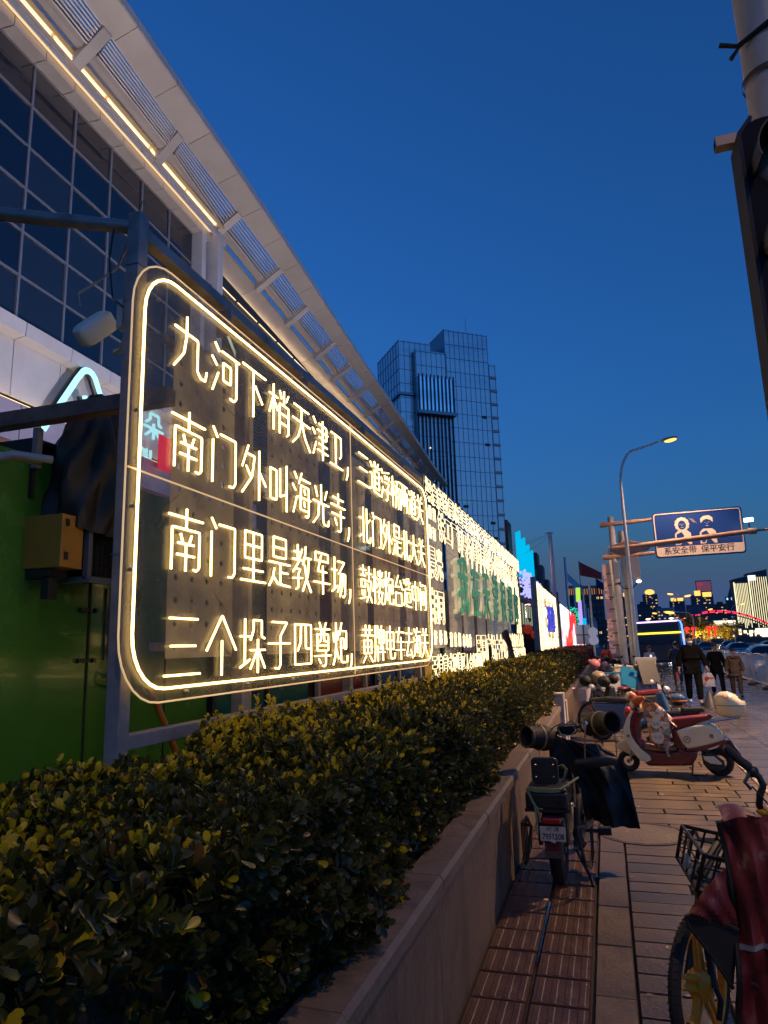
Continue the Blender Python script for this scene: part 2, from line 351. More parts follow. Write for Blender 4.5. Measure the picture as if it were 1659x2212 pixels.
def hedge_leaves(y0, y1, x0, x1, z0, z1, nsh, size, base, faces, pal, young_lit=.5, seed=1, nl=8, sk=0):
    rg = np.random.RandomState(seed); A_top = (x1-x0)*1.0; A_f = (z1-z0)*.95
    side = rg.rand(nsh) < A_f/(A_f+A_top); Y = rg.uniform(y0, y1, nsh)
    X = np.where(side, x1, rg.uniform(x0, x1, nsh)); Z = np.where(side, rg.uniform(z0, z1, nsh), z1)
    dep = rg.rand(nsh)**1.6*.11
    nrm = np.where(side[:, None], np.array([1, 0, .35]), np.array([0, 0, 1.])); ed = np.clip((X-(x1-.2))/.2, 0, 1)*(~side); nrm[:, 0] += ed*.7
    nrm = nrm+rg.normal(0, .38, (nsh, 3)); nrm /= np.linalg.norm(nrm, axis=1)[:, None]
    X = X+np.where(side, hump(Z*3, Y)*1.1+.03*np.sin((Z-z0)/(z1-z0)*PI), 0); Z = Z+np.where(side, 0, -.035-.06*np.clip((4.6-Y)/2.5, 0, 1)*sk+hump(X, Y)-.1*np.clip((X-(x1-.16))/.16, 0, 1)**2)
    P = np.stack([X, Y, Z], 1)-nrm*dep[:, None]+nrm*(.05*(rg.rand(nsh) < .06))[:, None]
    old = rg.rand(nsh); isy = (rg.rand(nsh) < young_lit*np.where(side, .12, .6+1.1*np.clip((x1-.3-X)/(x1-x0), 0, 1))*(dep < .06)*(.4+.8*(np.sin(Y*3.1+X*2)+1)/2))  # young yellow tips thickened on top and back, painting neon light into leaf colour
    pos = []; ax = []; sd = []; sz = []; ti = []
    t1 = np.cross(nrm, np.array([.31, .95, .1])); t1 /= np.linalg.norm(t1, axis=1)[:, None]; t2 = np.cross(nrm, t1)
    for j in range(nl):
        an = j*2.4+rg.uniform(0, 1, nsh); h = j/nl; rad = np.cos(an)[:, None]*t1+np.sin(an)[:, None]*t2
        tilt = (1.05-.75*h+rg.normal(0, .18, nsh))[:, None]; a = nrm*np.cos(tilt)+rad*np.sin(tilt)
        pos.append(P+nrm*(h*size*1.1)); ax.append(a); sd.append(nrm*np.sin(tilt)-rad*np.cos(tilt)); s = size*(1-.35*h)*rg.uniform(.55, 1.4, nsh); sz.append(s)
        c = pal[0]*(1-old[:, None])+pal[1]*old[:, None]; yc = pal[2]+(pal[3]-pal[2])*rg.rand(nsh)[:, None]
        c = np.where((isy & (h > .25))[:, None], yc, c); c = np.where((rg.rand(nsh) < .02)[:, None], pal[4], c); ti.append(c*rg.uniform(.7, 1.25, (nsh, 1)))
    # leaf normal hint must be perpendicular-ish to the axis
    return leaves_mesh('foliage', base, faces, np.concatenate(pos), np.concatenate(ax), np.concatenate(sd), np.concatenate(sz), np.concatenate(ti), M_leaf)
GREEN = [np.array(c) for c in ((.030, .034, .009), (.085, .088, .018), (.40, .34, .018), (.66, .46, .02), (.16, .075, .02))]  # the yellows: young leaves with neon light painted in
RED = [np.array(c) for c in ((.07, .022, .016), (.13, .04, .022), (.2, .06, .03), (.12, .10, .03), (.2, .05, .04))]
HG = thing('hedge', 'long clipped evergreen hedge with yellow tips in front of the neon board', 'hedge')
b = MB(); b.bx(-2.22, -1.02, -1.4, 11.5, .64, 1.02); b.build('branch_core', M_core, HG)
for k, (a, c, n, s, bs, fs) in enumerate(((-1.3, 1.6, 2600, .047, L_HI, F_HI), (1.6, 4.4, 6800, .041, L_HI, F_HI), (4.4, 7.6, 5200, .037, L_HI, F_HI), (7.6, 11.6, 5200, .042, L_LO, F_LO))):
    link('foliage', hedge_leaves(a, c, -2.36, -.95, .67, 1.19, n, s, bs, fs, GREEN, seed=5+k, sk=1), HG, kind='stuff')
# twigs seen near the camera
b = MB(); rg = random.Random(4)
for i in range(900):
    yy = rg.uniform(.4, 6); x = rg.uniform(-1.25, -.93); z = rg.uniform(.64, 1.05); b.tube([(x-.05, yy, z-.06), (x+rg.uniform(-.02, .03), yy+rg.uniform(-.02, .02), z+.04)], .0022, 3)
b.build('twigs', mat('twig', (.09, .06, .035), .8), HG, kind='stuff')
# tall loose shoots at the back of the hedge
pos = []; ax = []; sd = []; sz = []; ti = []; rg = np.random.RandomState(8); st = MB()
for (yy, x, h, n) in ((4.35, -2.2, .2, 3), (4.9, -2.15, .1, 2), (3.9, -2.2, .06, 2), (6.1, -2.2, .08, 3), (7.4, -2.2, .2, 4), (7.9, -2.2, .12, 4), (8.6, -2.2, .1, 4), (9.4, -2.2, .12, 4), (5.4, -2.2, .05, 3), (10.3, -2.2, .12, 5), (3.2, -1.9, .05, 2), (2.6, -1.7, .03, 2)):
    for k in range(n):
        bx = np.array([x+rg.normal(0, .05), yy+rg.normal(0, .16), 1.17]); d = np.array([rg.normal(0, .12), rg.normal(0, .12), 1]); d /= np.linalg.norm(d); H = h*rg.uniform(.5, 1.1)
        st.tube([bx, bx+d*H], .003, 4)
        for j in range(9):
            an = j*2.4; rad = np.array([math.cos(an), math.sin(an), 0]); tl = 1-.07*j; a = d*math.cos(tl)+rad*math.sin(tl)
            pos.append(bx+d*(H*(.35+.65*j/9))); ax.append(a); sd.append(d*math.sin(tl)-rad*math.cos(tl)); sz.append(.045*rg.uniform(.7, 1.2)); ti.append(GREEN[2]+(GREEN[3]-GREEN[2])*rg.rand())
link('shoots', leaves_mesh('shoots', L_HI, F_HI, np.array(pos), np.array(ax), np.array(sd), np.array(sz), np.array(ti), M_leaf), HG, kind='stuff')
st.build('shoot_stems', mat('green stem', (.1, .12, .03), .6), HG, kind='stuff')
HG2 = thing('hedge', 'second green hedge block with bright yellow-green top past the stone pier', 'hedge', (0, 12.7, 0))
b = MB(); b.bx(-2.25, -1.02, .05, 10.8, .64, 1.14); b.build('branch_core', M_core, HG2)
link('foliage', hedge_leaves(0, 10.9, -2.36, -.95, .67, 1.24, 7500, .052, L_LO, F_LO, GREEN, seed=21, young_lit=.5), HG2, kind='stuff')
HG3 = thing('hedge', 'dark red-leaved hedge running away beside the glowing screen', 'hedge', (0, 23.8, 0))
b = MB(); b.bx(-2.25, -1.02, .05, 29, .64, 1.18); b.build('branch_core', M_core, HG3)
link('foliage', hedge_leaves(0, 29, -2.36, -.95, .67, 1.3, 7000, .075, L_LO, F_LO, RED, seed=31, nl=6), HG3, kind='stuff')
# ------------------------------------------------------------------ neon board of four verses
GL = """九=0,8.5 7,8.5 7,2 8,.9 9.6,.9 10,3/3.5,12 3.5,8 2.8,4 0,.3
河=1,11.5 2.5,10/0,8 1.8,6.5/.3,.5 2.2,5/3.5,10.5 10,10.5/9,10.5 9,1.5 8,.6 6.6,.8/4,8 6.8,8 6.8,4 4,4 4,8
下=0,11.5 10,11.5/4.5,11.5 4.5,0/5.2,8 8.5,4.5
梢=0,9 4,9/2,12 2,0/2,9 0,4/2.2,8 4,5.5/7.2,12 7.2,8/5,11.5 6,9.5/9.5,11.5 8.4,9.5/5,0 5,8 9.5,8 9.5,1 8.6,.3/5,5.5 9.5,5.5/5,3 9.5,3
天=.8,11 9.2,11/0,7 10,7/5,11 4.8,6 3,2.5 0,0/5,7 7,3 10,0
津=.5,11.5 2,10/0,8 1.6,6.6/.3,.5 2.2,4.5/4,10.5 9,10.5 9,6.5 4,6.5/3,8.5 10,8.5/4,4.5 9.5,4.5/3,2.5 10,2.5/6.5,12 6.5,0
卫=.8,11 8,11 8,5 7,4.2/4,11 4,1/0,1 9,1
，=1.5,3 1.3,.4 .2,-1.5
三=1,11 9,11/1.5,6 8.5,6/0,.8 10,.8
道=.5,11 2,9.5/0,7 2,7 2,2.5 0,1/2,2.5 4,.8 10,.5/4.5,12 5.3,10.8/8.5,12 7.6,10.8/3.5,10.3 10,10.3/6.8,10.3 6.2,8.8/4.5,8.8 9,8.8 9,2.2 4.5,2.2 4.5,8.8/4.5,6.6 9,6.6/4.5,4.4 9,4.4
浮=.6,11.5 2,10/0,8 1.6,6.6/.3,.5 2,5/9,11.8 4,10.8/4,9.8 4.6,8.4/6.5,10 6.8,8.6/9.4,10 8.4,8.4/4,7.2 9,7.2 6.8,5.2 6.8,1 6,.3 5,.6/3.2,4 10,4
桥=0,9 3.6,9/1.8,12 1.8,0/1.8,9 0,4/2,8 3.6,5.5/9.5,11.5 5,10.6/4.3,8.5 10,8.5/7,10.8 6.4,7.5 4.5,5/7.6,8.5 8.6,6.5 10,5.2/6,5.3 6,2.5 4.8,0/8.5,5.3 8.5,0
两=0,11.2 10,11.2/.8,0 .8,8.4 9.2,8.4 9.2,1 8,.4/3.6,11.2 3.4,6 1.8,2.5/3.6,5.5 4.6,3.2/6.5,11.2 6.3,6 5,2.5/6.5,5.5 8,3
关=2.5,12 3.5,10/7.5,12 6.5,10/1,9.3 9,9.3/0,6 10,6/5,9.3 5,6 3.5,2.5 0,0/5.2,5.5 7,2.5 10,0
南=0,10.2 10,10.2/5,12 5,8/1,0 1,8 9,8 9,1 8.2,.3 7.3,.5/3.4,7 4,5.5/6.6,7 6,5.5/2.7,5.2 7.3,5.2/2.5,3 7.5,3/5,5.2 5,0
门=1,0 1,9.2/1,12 2.6,10/3.6,11 9.2,11 9.2,1.4 8.4,.4 7,.4
外=2.4,12 0,6.5/2,10 5,10 4,5 0,.5/1.5,7 3.4,5/7,12 7,0/7,7 10,4
叫=.3,9.5 3.3,9.5 3.3,2 .3,2 .3,9.5/5,10.5 5,3.2 8.3,4.5/8.3,12 8.3,0
海=1,11.5 2.3,10/0,8 1.6,6.6/.3,.5 2.2,5/5,12 3.4,8.8/4.3,10.4 10,10.4/4.6,8.6 9,8.6 9,1.2 8.2,.3 7.2,.6/4.6,8.6 4.2,2 9,2/3,5.3 10,5.3/6.4,7.8 7,6.4/6.2,4.4 6.8,3
光=5,12 5,6.5/1.2,10.8 2.6,8/8.8,10.8 7.4,8/0,6.5 10,6.5/3.6,6.5 3,2.5 0,0/6.2,6.5 6.2,1.2 7,.5 9.6,.5 9.9,2.2
寺=1.2,10.3 8.8,10.3/5,12 5,8/0,8 10,8/.5,5.3 9.5,5.3/6.8,7 6.8,1 6,.2 4.6,.4/2.4,4 4,2
北=0,8 3.4,8/3.4,12 3.4,0/0,1.5 3.4,3.2/6.4,12 6.4,1.2 7.2,.5 9.4,.5 9.8,2.5/6.4,6.6 9.5,8.6
是=2,12 8,12 8,7.2 2,7.2 2,12/2,9.6 8,9.6/0,5.8 10,5.8/5.2,5.8 5.2,1/5.2,3.6 9,3.6/2.4,4.4 1.8,2.2 0,0/1.9,2.4 4,.8 10,.4
大=0,8 10,8/5,12 5,8 3.6,3.5 0,0/5.2,7.6 6.8,3.5 10,0
里=1.5,11.5 8.5,11.5 8.5,5.5 1.5,5.5 1.5,11.5/1.5,8.5 8.5,8.5/5,11.5 5,.5/1,3 9,3/0,.5 10,.5
教=.6,10 4.6,10/2.6,12 2.6,8/0,8 5.4,8/5,11 2.8,7.2 0,4.6/1.2,5.6 4,5.6 2.8,4.2/2.8,4.4 2.8,.8 1.6,.3/0,3 5,3.4/7,12 6.6,9.5 5.4,7/6.4,9 10,9/8.8,9 8.2,4.5 5.2,0/6.4,7 7.6,3 10,0
军=1,9 1,11.5 9,11.5 9,9/2,9.3 8,9.3/4.5,10.8 2.5,6.3 8,6.3/0,3.2 10,3.2/5.6,8 5.6,0
场=0,8 3.6,8/1.8,11.8 1.8,2.6/0,1.6 3.8,3.4/4.2,10.8 9,10.8 5,7.2/4.6,7.2 9.6,7.2 9.2,1 8.2,.2 7.4,.5/6.4,7 5.8,4 4,1.6/8,7 7.4,3.6 5.4,.4
鼓=0,10.5 4.6,10.5/2.3,12 2.3,8.6/.4,8.6 4.3,8.6/.6,7.2 4,7.2 4,4.8 .6,4.8 .6,7.2/1.2,3.8 1.7,2/3.5,3.8 3,2/0,.8 4.8,1.6/5,9.6 10,9.6/7.5,12 7.5,7/5.4,7 9.4,7 8,3 5,0/5.8,6 7.6,2.6 10,0
楼=0,9 3.6,9/1.8,12 1.8,0/1.8,9 0,4/2,8 3.6,5.5/5,11.4 5.9,9.8/9.4,11.4 8.5,9.8/4.4,8.6 10,8.6/7.2,12 7.2,6/7,8.5 4.6,6.2/7.4,8.5 9.8,6.2/4.4,4.2 10,4.2/6.8,6 5.2,2.4 9.4,0/9,4.2 8,1.6 4.6,0
炮=.2,9 .8,6.4/3.8,9.6 3,7/2,12 2,6 1.4,2.4 0,0/2.2,4.4 3.8,1.6/6,12 4.4,8.4/5.4,9.6 9.4,9.6 9.2,4.4 8.2,4.4/5.4,7.4 7.6,7.4 7.6,4.8 5.4,4.8/5.4,7.4 5.4,1.2 6.2,.5 9.8,.5 10,2.4
台=5,12 1.4,7.4 8.4,7.8/7,10 9.6,6.8/1.6,5.2 8.4,5.2 8.4,.4 1.6,.4 1.6,5.2
造=.5,11 2,9.5/0,7 2,7 2,2.5 0,1/2,2.5 4,.8 10,.5/4.6,11.8 3.8,9/4.4,10.2 9.6,10.2/3.6,7.6 10,7.6/7,12 7,7.6/4.6,6 9,6 9,2.4 4.6,2.4 4.6,6
中=.8,9.6 9.2,9.6 9.2,4.2 .8,4.2 .8,9.6/5,12 5,0
间=1,0 1,9.2/1,12 2.4,10.2/3.6,11 9.2,11 9.2,1.2 8.4,.4 7.2,.4/3.4,8 6.9,8 6.9,2.6 3.4,2.6 3.4,8/3.4,5.3 6.9,5.3
个=0,5 5,12 10,5/5,7 5,0
垛=0,8 3.6,8/1.8,11.8 1.8,2.4/0,1.4 3.8,3/5.2,11.6 5.2,9.4 4,7.2/5.2,11.6 8.6,11.6 8.6,8 9.8,7.6/4,5 10,5/7,7.4 7,0/6.8,5 4,1/7.2,5 10,1
子=1.6,11.2 8.6,11.2 5.4,8 5.4,1.2 4.6,.3 3,.5/0,6.2 10,6.2
四=.6,10.8 9.4,10.8 9.4,.8 .6,.8 .6,10.8/3.8,10.8 3.6,6.4 2,4.2/6.4,10.8 6.4,4.8 8.6,4.6
尊=3,12 3.8,10.6/7,12 6.2,10.6/.6,10.2 9.4,10.2/1.6,8.8 8.4,8.8 8.4,4.4 1.6,4.4 1.6,8.8/4.2,10.2 3.8,7.4 2.8,6.6/5.8,10.2 5.8,7 7.4,6.8/1.6,5.8 8.4,5.8/0,3 10,3/6.8,4 6.8,.8 6,.1 4.8,.3/2.4,2.2 3.6,1
黄=1,10.4 9,10.4/3.3,12 3.3,8.6/6.7,12 6.7,8.6/0,8.6 10,8.6/1.8,7 8.2,7 8.2,2.8 1.8,2.8 1.8,7/1.8,4.9 8.2,4.9/5,8.6 5,2.8/3.4,2 .8,0/6.6,2 9.2,0
牌=.8,12 .8,4 0,0/.8,8 4,8/3,12 3,8/.8,5 3,5 3,0/7,12 6.4,10.6/4.8,10.5 9.4,10.5 9.4,6 4.8,6 4.8,10.5/4.8,8.3 9.4,8.3/7.1,10.5 7.1,6 5.6,4/4.4,3 10,3/8,5 8,0
电=1,9.8 8.6,9.8 8.6,3.8 1,3.8 1,9.8/1,6.8 8.6,6.8/4.8,12 4.8,1.2 5.6,.4 9.6,.4 10,2.4
车=.6,10.2 9.4,10.2/4.2,12 1.8,6.6 8.6,6.6/0,3.6 10,3.6/5.6,8.4 5.6,0
去=1,9.6 9,9.6/5,12 5,6.2/0,6.2 10,6.2/4.4,6.2 1.6,1 8.2,1.4/7,3.4 9.2,0
朵=3,12 3,9 1,7/3,12 7.5,12 7.5,8 9,7.6/0,5 10,5/5,7.4 5,0/4.8,5 1,.8/5.2,5 9,.8"""
GLY = {}
for ln in GL.splitlines():
    GLY[ln[0]] = [[tuple(float(q) for q in p.split(',')) for p in st_.split()] for st_ in ln[2:].split('/')]
def soften(p, closed=False):
    """round each bend of a bent glass tube slightly"""
    if len(p) < 3: return p
    out = [p[0]]
    for a, c, d in zip(p, p[1:], p[2:]):
        a, c, d = Vector(a), Vector(c), Vector(d); l1 = (a-c).length; l2 = (d-c).length; k = min(.45, l1*.4, l2*.4)
        out += [tuple(c+(a-c).normalized()*k), tuple(c*.7+(c+(a-c).normalized()*k)*.15+(c+(d-c).normalized()*k)*.15), tuple(c+(d-c).normalized()*k)]
    return out+[p[-1]]
rj = random.Random(12)
NB = thing('neon_board', 'large clear board with four lines of warm neon verses inside a rounded neon outline', 'neon sign', (-2.42, 0, 0))
gm = {}
def neon_char(ch, y, z, w=.37, h=.385, r=.0070, m=None, parent=None, x=.022):
    if ch not in gm:
        q = MB()
        for stq in GLY[ch]:
            closed = stq[0] == stq[-1] and len(stq) > 3
            q.tube([(0, px/10*w, pz/12*h) for px, pz in soften(stq)], r, 6)
        gm[ch] = q.mesh('neon_character', m or M_neon, True)
    return link('neon_character', gm[ch], parent or NB, (x, y+rj.uniform(-.006, .006), z+rj.uniform(-.006, .006)))
for line, z in (('九河下梢天津卫，三道浮桥两道关', 3.39), ('南门外叫海光寺，北门外是北大关', 2.765), ('南门里是教军场，鼓楼炮台造中间', 2.135), ('三个垛子四尊炮，黄牌电车去海关', 1.505)):
    for i, ch in enumerate(line):
        neon_char(ch, 3.47+i*.432 if i < 8 else 6.87+(i-8)*.408, z)
def rrect(y0, y1, z0, z1, r, n=7):
    p = []
    for cx, cz, a in ((y1-r, z1-r, 0), (y0+r, z1-r, 90), (y0+r, z0+r, 180), (y1-r, z0+r, 270)): p += arc(cx, cz, r, a, a+90, n)
    return p
b = MB(); b.tube([(.022, y, z) for y, z in rrect(3.17, 9.93, 1.46, 3.93, .3)], .0082, 8, closed=True); b.build('neon_outline', M_neon, NB, True)
# clear acrylic: slightly dirty, thin, glossy
def acrylic(name, tint, dirt):
    m = bpy.data.materials.new(name); m.use_nodes = True; nt = m.node_tree; nt.nodes.clear(); N = nt.nodes.new; L = nt.links.new
    o = N('ShaderNodeOutputMaterial'); tr = N('ShaderNodeBsdfTransparent'); tr.inputs[0].default_value = (*tint, 1); gl = N('ShaderNodeBsdfGlossy'); gl.inputs[1].default_value = .06
    df = N('ShaderNodeBsdfDiffuse'); df.inputs[0].default_value = (.5, .40, .28, 1); tl = N('ShaderNodeBsdfTranslucent'); tl.inputs[0].default_value = (.5, .4, .28, 1)
    a1 = N('ShaderNodeMixShader'); L(df.outputs[0], a1.inputs[1]); L(tl.outputs[0], a1.inputs[2])
    tc = N('ShaderNodeTexCoord'); n1 = N('ShaderNodeTexNoise'); n1.inputs['Scale'].default_value = 2.2; n1.inputs['Detail'].default_value = 8; L(tc.outputs['Object'], n1.inputs[0])
    n2 = N('ShaderNodeTexNoise'); n2.inputs['Scale'].default_value = 38; n2.inputs['Detail'].default_value = 4; L(tc.outputs['Object'], n2.inputs[0])
    m1 = N('ShaderNodeMapRange'); m1.inputs[1].default_value = .35; m1.inputs[2].default_value = .75; m1.inputs[3].default_value = dirt*.5; m1.inputs[4].default_value = dirt*1.7; L(n1.outputs[0], m1.inputs[0])
    m2 = N('ShaderNodeMapRange'); m2.inputs[1].default_value = .68; m2.inputs[2].default_value = .74; m2.inputs[3].default_value = 0; m2.inputs[4].default_value = .3; L(n2.outputs[0], m2.inputs[0])
    ad = N('ShaderNodeMath'); ad.operation = 'ADD'; L(m1.outputs[0], ad.inputs[0]); L(m2.outputs[0], ad.inputs[1])
    mx = N('ShaderNodeMixShader'); L(ad.outputs[0], mx.inputs[0]); L(tr.outputs[0], mx.inputs[1]); L(a1.outputs[0], mx.inputs[2])
    lw = N('ShaderNodeLayerWeight'); pw = N('ShaderNodeMath'); pw.operation = 'POWER'; L(lw.outputs['Facing'], pw.inputs[0]); pw.inputs[1].default_value = 5; fr = N('ShaderNodeMath'); fr.operation = 'MULTIPLY_ADD'; L(pw.outputs[0], fr.inputs[0]); fr.inputs[1].default_value = .3; fr.inputs[2].default_value = .02; mg = N('ShaderNodeMixShader'); L(fr.outputs[0], mg.inputs[0]); L(mx.outputs[0], mg.inputs[1]); L(gl.outputs[0], mg.inputs[2]); L(mg.outputs[0], o.inputs[0])
    return m
M_acr = acrylic('clear acrylic', (.95, .93, .90), .29)
P_ = rrect(3.09, 6.66, 1.39, 4.0, .36)
def sheet(y0, y1, z0, z1, cl=None, cr=None):
    pts = [p for p in rrect(3.09, 10.0, 1.39, 4.0, .36) if y0-1e-4 <= p[0] <= y1+1e-4 and z0-1e-4 <= p[1] <= z1+1e-4]
    for c in ((y0, z0), (y0, z1), (y1, z0), (y1, z1)):
        if 3.46 <= c[0] <= 9.63 or 1.76 <= c[1] <= 3.63: pts.append(c)
    cy, cz = (y0+y1)/2, (z0+z1)/2; pts.sort(key=lambda p: math.atan2(p[1]-cz, p[0]-cy)); return [p for i, p in enumerate(pts) if i == 0 or (Vector(p)-Vector(pts[i-1])).length > 1e-3]
M_edge = mat('acrylic edge', (.85, .6, .35), .3, em=(1, .66, .3), es=.55)  # edge glow stands in for neon light caught in the acrylic
for (y0, y1) in ((3.09, 6.68), (6.69, 10.0)):
    for (z0, z1) in ((1.39, 2.66), (2.67, 4.0)):
        b = MB(); b.prism(sheet(y0, y1, z0, z1), -.004, .004, 'YZ'); b.build('acrylic_sheet', M_acr, NB)
b = MB(); b.tube([(0, y, z) for y, z in rrect(3.085, 10.005, 1.385, 4.005, .365)], .006, 5, closed=True); b.bar((.003, 3.1, 2.665), (.003, 10, 2.665), .009); b.bar((.003, 6.685, 1.4), (.003, 6.685, 4), .009)
b.build('sheet_edges', M_edge, NB)
b = MB()
for k in range(9):
    for z in (1.43, 3.97): b.lathe([(0, 0), (.012, 0), (.012, .02), (0, .026)], 8, Matrix.Translation((.006, 3.7+k*.75, z)) @ Matrix.Rotation(PI/2, 4, 'Y'))
for y, z in ((3.3, 3.75), (3.14, 3.0), (3.14, 2.45), (3.14, 2.1), (4.0, 3.62), (5.2, 2.7), (4.6, 1.9), (4.4, 2.68), (5.9, 2.4), (6.6, 3.3), (7.8, 2.5), (8.6, 1.95), (5.4, 3.3)): b.lathe([(0, 0), (.011, 0), (.011, .02), (0, .026)], 8, Matrix.Translation((.006, y, z)) @ Matrix.Rotation(PI/2, 4, 'Y'))
b.build('standoff_screws', M_steel, NB, kind='stuff')
b = MB(); rr = random.Random(6)   # wires behind the letters
for k in range(16):
    y = rr.uniform(3.5, 9.4); z = rr.uniform(1.7, 3.5); p = [(-.03, y, z)]
    for j in range(6): p.append((-.03-.01*(j % 2), p[-1][1]+rr.uniform(-.12, .16), max(1.45, p[-1][2]-rr.uniform(.02, .13))))
    b.tube(p, .0022, 4)
b.build('wiring', mat('thin wire', (.25, .12, .06), .6), NB)
# steel frame that carries the board
FR = thing('steel_support', 'welded square steel tube frame holding the big neon board', 'frame', (-2.52, 0, 0))
b = MB(); b.bx(-.045, .045, 3.19, 3.28, 0, 4.30); b.build('post', M_galv, FR, bevel=.006)
for y in (4.72, 7.0, 9.9): b = MB(); b.bx(-.14, -.05, y-.045, y+.045, 0, 4.22); b.build('post', M_galv, FR, bevel=.005)
b = MB(); b.bx(-.04, .04, 3.28, 10.2, 4.15, 4.23); b.build('top_rail', M_galv, FR, bevel=.005)
b = MB(); b.bx(-.04, .04, 3.28, 10.4, 1.15, 1.23); b.build('bottom_rail', M_galv, FR, bevel=.005)
b = MB()
for y in (4.2, 5.6, 7.2, 8.8): b.bx(-.03, .09, y, y+.02, 3.93, 4.13)
b.build('hanger', M_galv, FR)
b = MB(); b.tube([(-.01, 3.23, 4.28), (.0, 3.24, 4.35), (.01, 3.25, 4.41)], .004, 5); b.tube([(-.07, 3.2, 4.26), (-.12, 3.17, 4.24), (-.14, 3.16, 4.0), (-.12, 3.18, 3.75), (-.05, 3.2, 3.68)], .006, 5); b.build('black_cable', M_black, FR)
b = MB()
for z in (3.72, 3.95, 2.2): b.tube([(-.049, 3.185, z), (.049, 3.185, z), (.049, 3.285, z), (-.049, 3.285, z)], .003, 4, closed=True)
for y in (3.3, 4.0, 5.2, 6.4): b.tube([(-.045, y, 4.145), (.045, y, 4.145), (.045, y, 4.235), (-.045, y, 4.235)], .0025, 4, closed=True)
b.build('wire_tie', M_steel, FR)
# brushed sheet panels with punched holes behind the board
def perf_mesh(w, z0, z1, seedrows):
    q = MB(); nx = 6; ny = int((z1-z0)/.155); cx = w/nx; cz = (z1-z0)/ny; r = .026
    for i in range(nx):
        for j in range(ny):
            y0 = i*cx; zz = z0+j*cz; rim = [(y0+cx/2+r*math.cos(PI/4*k+PI/8), zz+cz/2+r*math.sin(PI/4*k+PI/8)) for k in range(8)]
            out = [(y0+cx, zz+cz/2*1.4), (y0+cx*.7, zz+cz), (y0+cx*.3, zz+cz), (y0, zz+cz*.7), (y0, zz+cz*.3), (y0+cx*.3, zz), (y0+cx*.7, zz), (y0+cx, zz+cz*.3)]
            if j % 4 == seedrows % 4 and False: continue
            q.add([(0, *p) for p in rim]+[(0, *p) for p in out], [(k, (k+1) % 8, 8+(k+1) % 8, 8+k) for k in range(8)])
            co = [(y0+cx, zz+cz), (y0, zz+cz), (y0, zz), (y0+cx, zz)]
            q.add([(0, *co[0]), (0, *out[0]), (0, *out[1])], [(0, 1, 2)]); q.add([(0, *co[1]), (0, *out[2]), (0, *out[3])], [(0, 1, 2)])
            q.add([(0, *co[2]), (0, *out[4]), (0, *out[5])], [(0, 1, 2)]); q.add([(0, *co[3]), (0, *out[6]), (0, *out[7])], [(0, 1, 2)])
            q.add([(0, *p) for p in rim]+[(-.012, *p) for p in rim], [(k, (k+1) % 8, 8+(k+1) % 8, 8+k) for k in range(8)])
    return q.mesh('perforated_sheet', M_steelB)
M_steelB = mat('brushed sheet', (.60, .53, .46), .48, .15, nz=(2.5, .3), bump=(18, .2), stretch=(1, 1, .12))
PS = thing('backing_screen', 'row of tall punched steel sheets standing behind the neon boards', 'screen', (-2.80, 0, 0))
pmesh = perf_mesh(1.2, 1.62, 3.98, 0)
for k in range(12):
    if 4.05+k*1.5 < 22.5: link('perforated_sheet', pmesh, PS, (-.015*(k % 2), 4.05+k*1.5, 0))
b = MB()
for k in range(12): b.bx(-.1, -.06, 5.3+k*1.5, 5.36+k*1.5, .1, 3.98)
for z in (1.7, 3.9): b.bx(-.09, -.05, 4.0, 22.3, z-.03, z+.03)
b.build('support_post', M_galv, PS)
# ------------------------------------------------------------------ second board: dense outlined neon words round green letters
MT = Matrix(((0, 0, 1, 0), (1, 0, 0, 0), (0, 1, 0, 0), (0, 0, 0, 1)))
def MTat(x, y, z): return Matrix.Translation((x, y, z)) @ MT
B2 = thing('neon_board', 'second board crowded with outlined warm neon words around green raised letters', 'neon sign', (-2.44, 0, 0))
def words_row(s, y, z, h, parent=B2, pitch=None, xs=.9, m=M_neon2, w=.0045, x=.03):
    for ch in s:
        text(ch, h*1.06, 'neon_character', m, parent, MTat(x, y+(pitch or h)*.5, z+h*.5), bevel=w, outline=True, offset=.012*h/.35, xs=xs)
        text(ch, h*1.06, 'neon_character_inner', m, parent, MTat(x+.004, y+(pitch or h)*.5, z+h*.5), bevel=w*.8, outline=False, offset=-.006, xs=xs, extrude=.002) if False else None
        y += pitch or h
    return y
words_row('梁启超故居冰室吴家花园庆王府西开教堂张园静园解放北路银行街', 9.95, 3.80, .35, pitch=.41, xs=1.1)
words_row('雕塑', 10.05, 3.55, .2, pitch=.28)
words_row('海河', 10.03, 3.24, .2, pitch=.26)
words_row('晨光', 10.0, 2.62, .48, pitch=.46)
words_row('胡同', 10.0, 1.95, .5, pitch=.46)
words_row('铁工厂调马场道钱局鼓楼大街铃铛阁瓷房子塘沽', 10.72, 3.28, .47, pitch=.5, xs=1)
words_row('好林妈', 10.05, 1.66, .2, pitch=.34)
words_row('清官胡', 11.15, 1.62, .22, pitch=.34)
words_row('市场沽', 12.25, 1.6, .22, pitch=.3)
words_row('天津意式风情区', 9.92, 1.13, .36, pitch=.36)
words_row('人全新潮流', 12.45, 1.14, .32, pitch=.34)
words_row('民园广场古文化街', 13.6, 1.14, .66, pitch=.62, xs=.85)
words_row('西岸艺术馆水上公园长虹', 18.5, 1.14, .36, pitch=.33)
words_row('大悲院码头塘沽', 18.5, 1.54, .34, pitch=.48)
words_row('南市食品街小白楼', 17.0, 3.0, .3, pitch=.55)
words_row('滨江道意式风情小洋楼海河外滩公园', 12.4, 3.12, .17, pitch=.5)
words_row('水上公园南开文庙', 18.2, 3.0, .32, pitch=.4)
words_row('五大道', 20.3, 2.62, .36, pitch=.4)
words_row('洋货街', 20.3, 2.24, .36, pitch=.4)
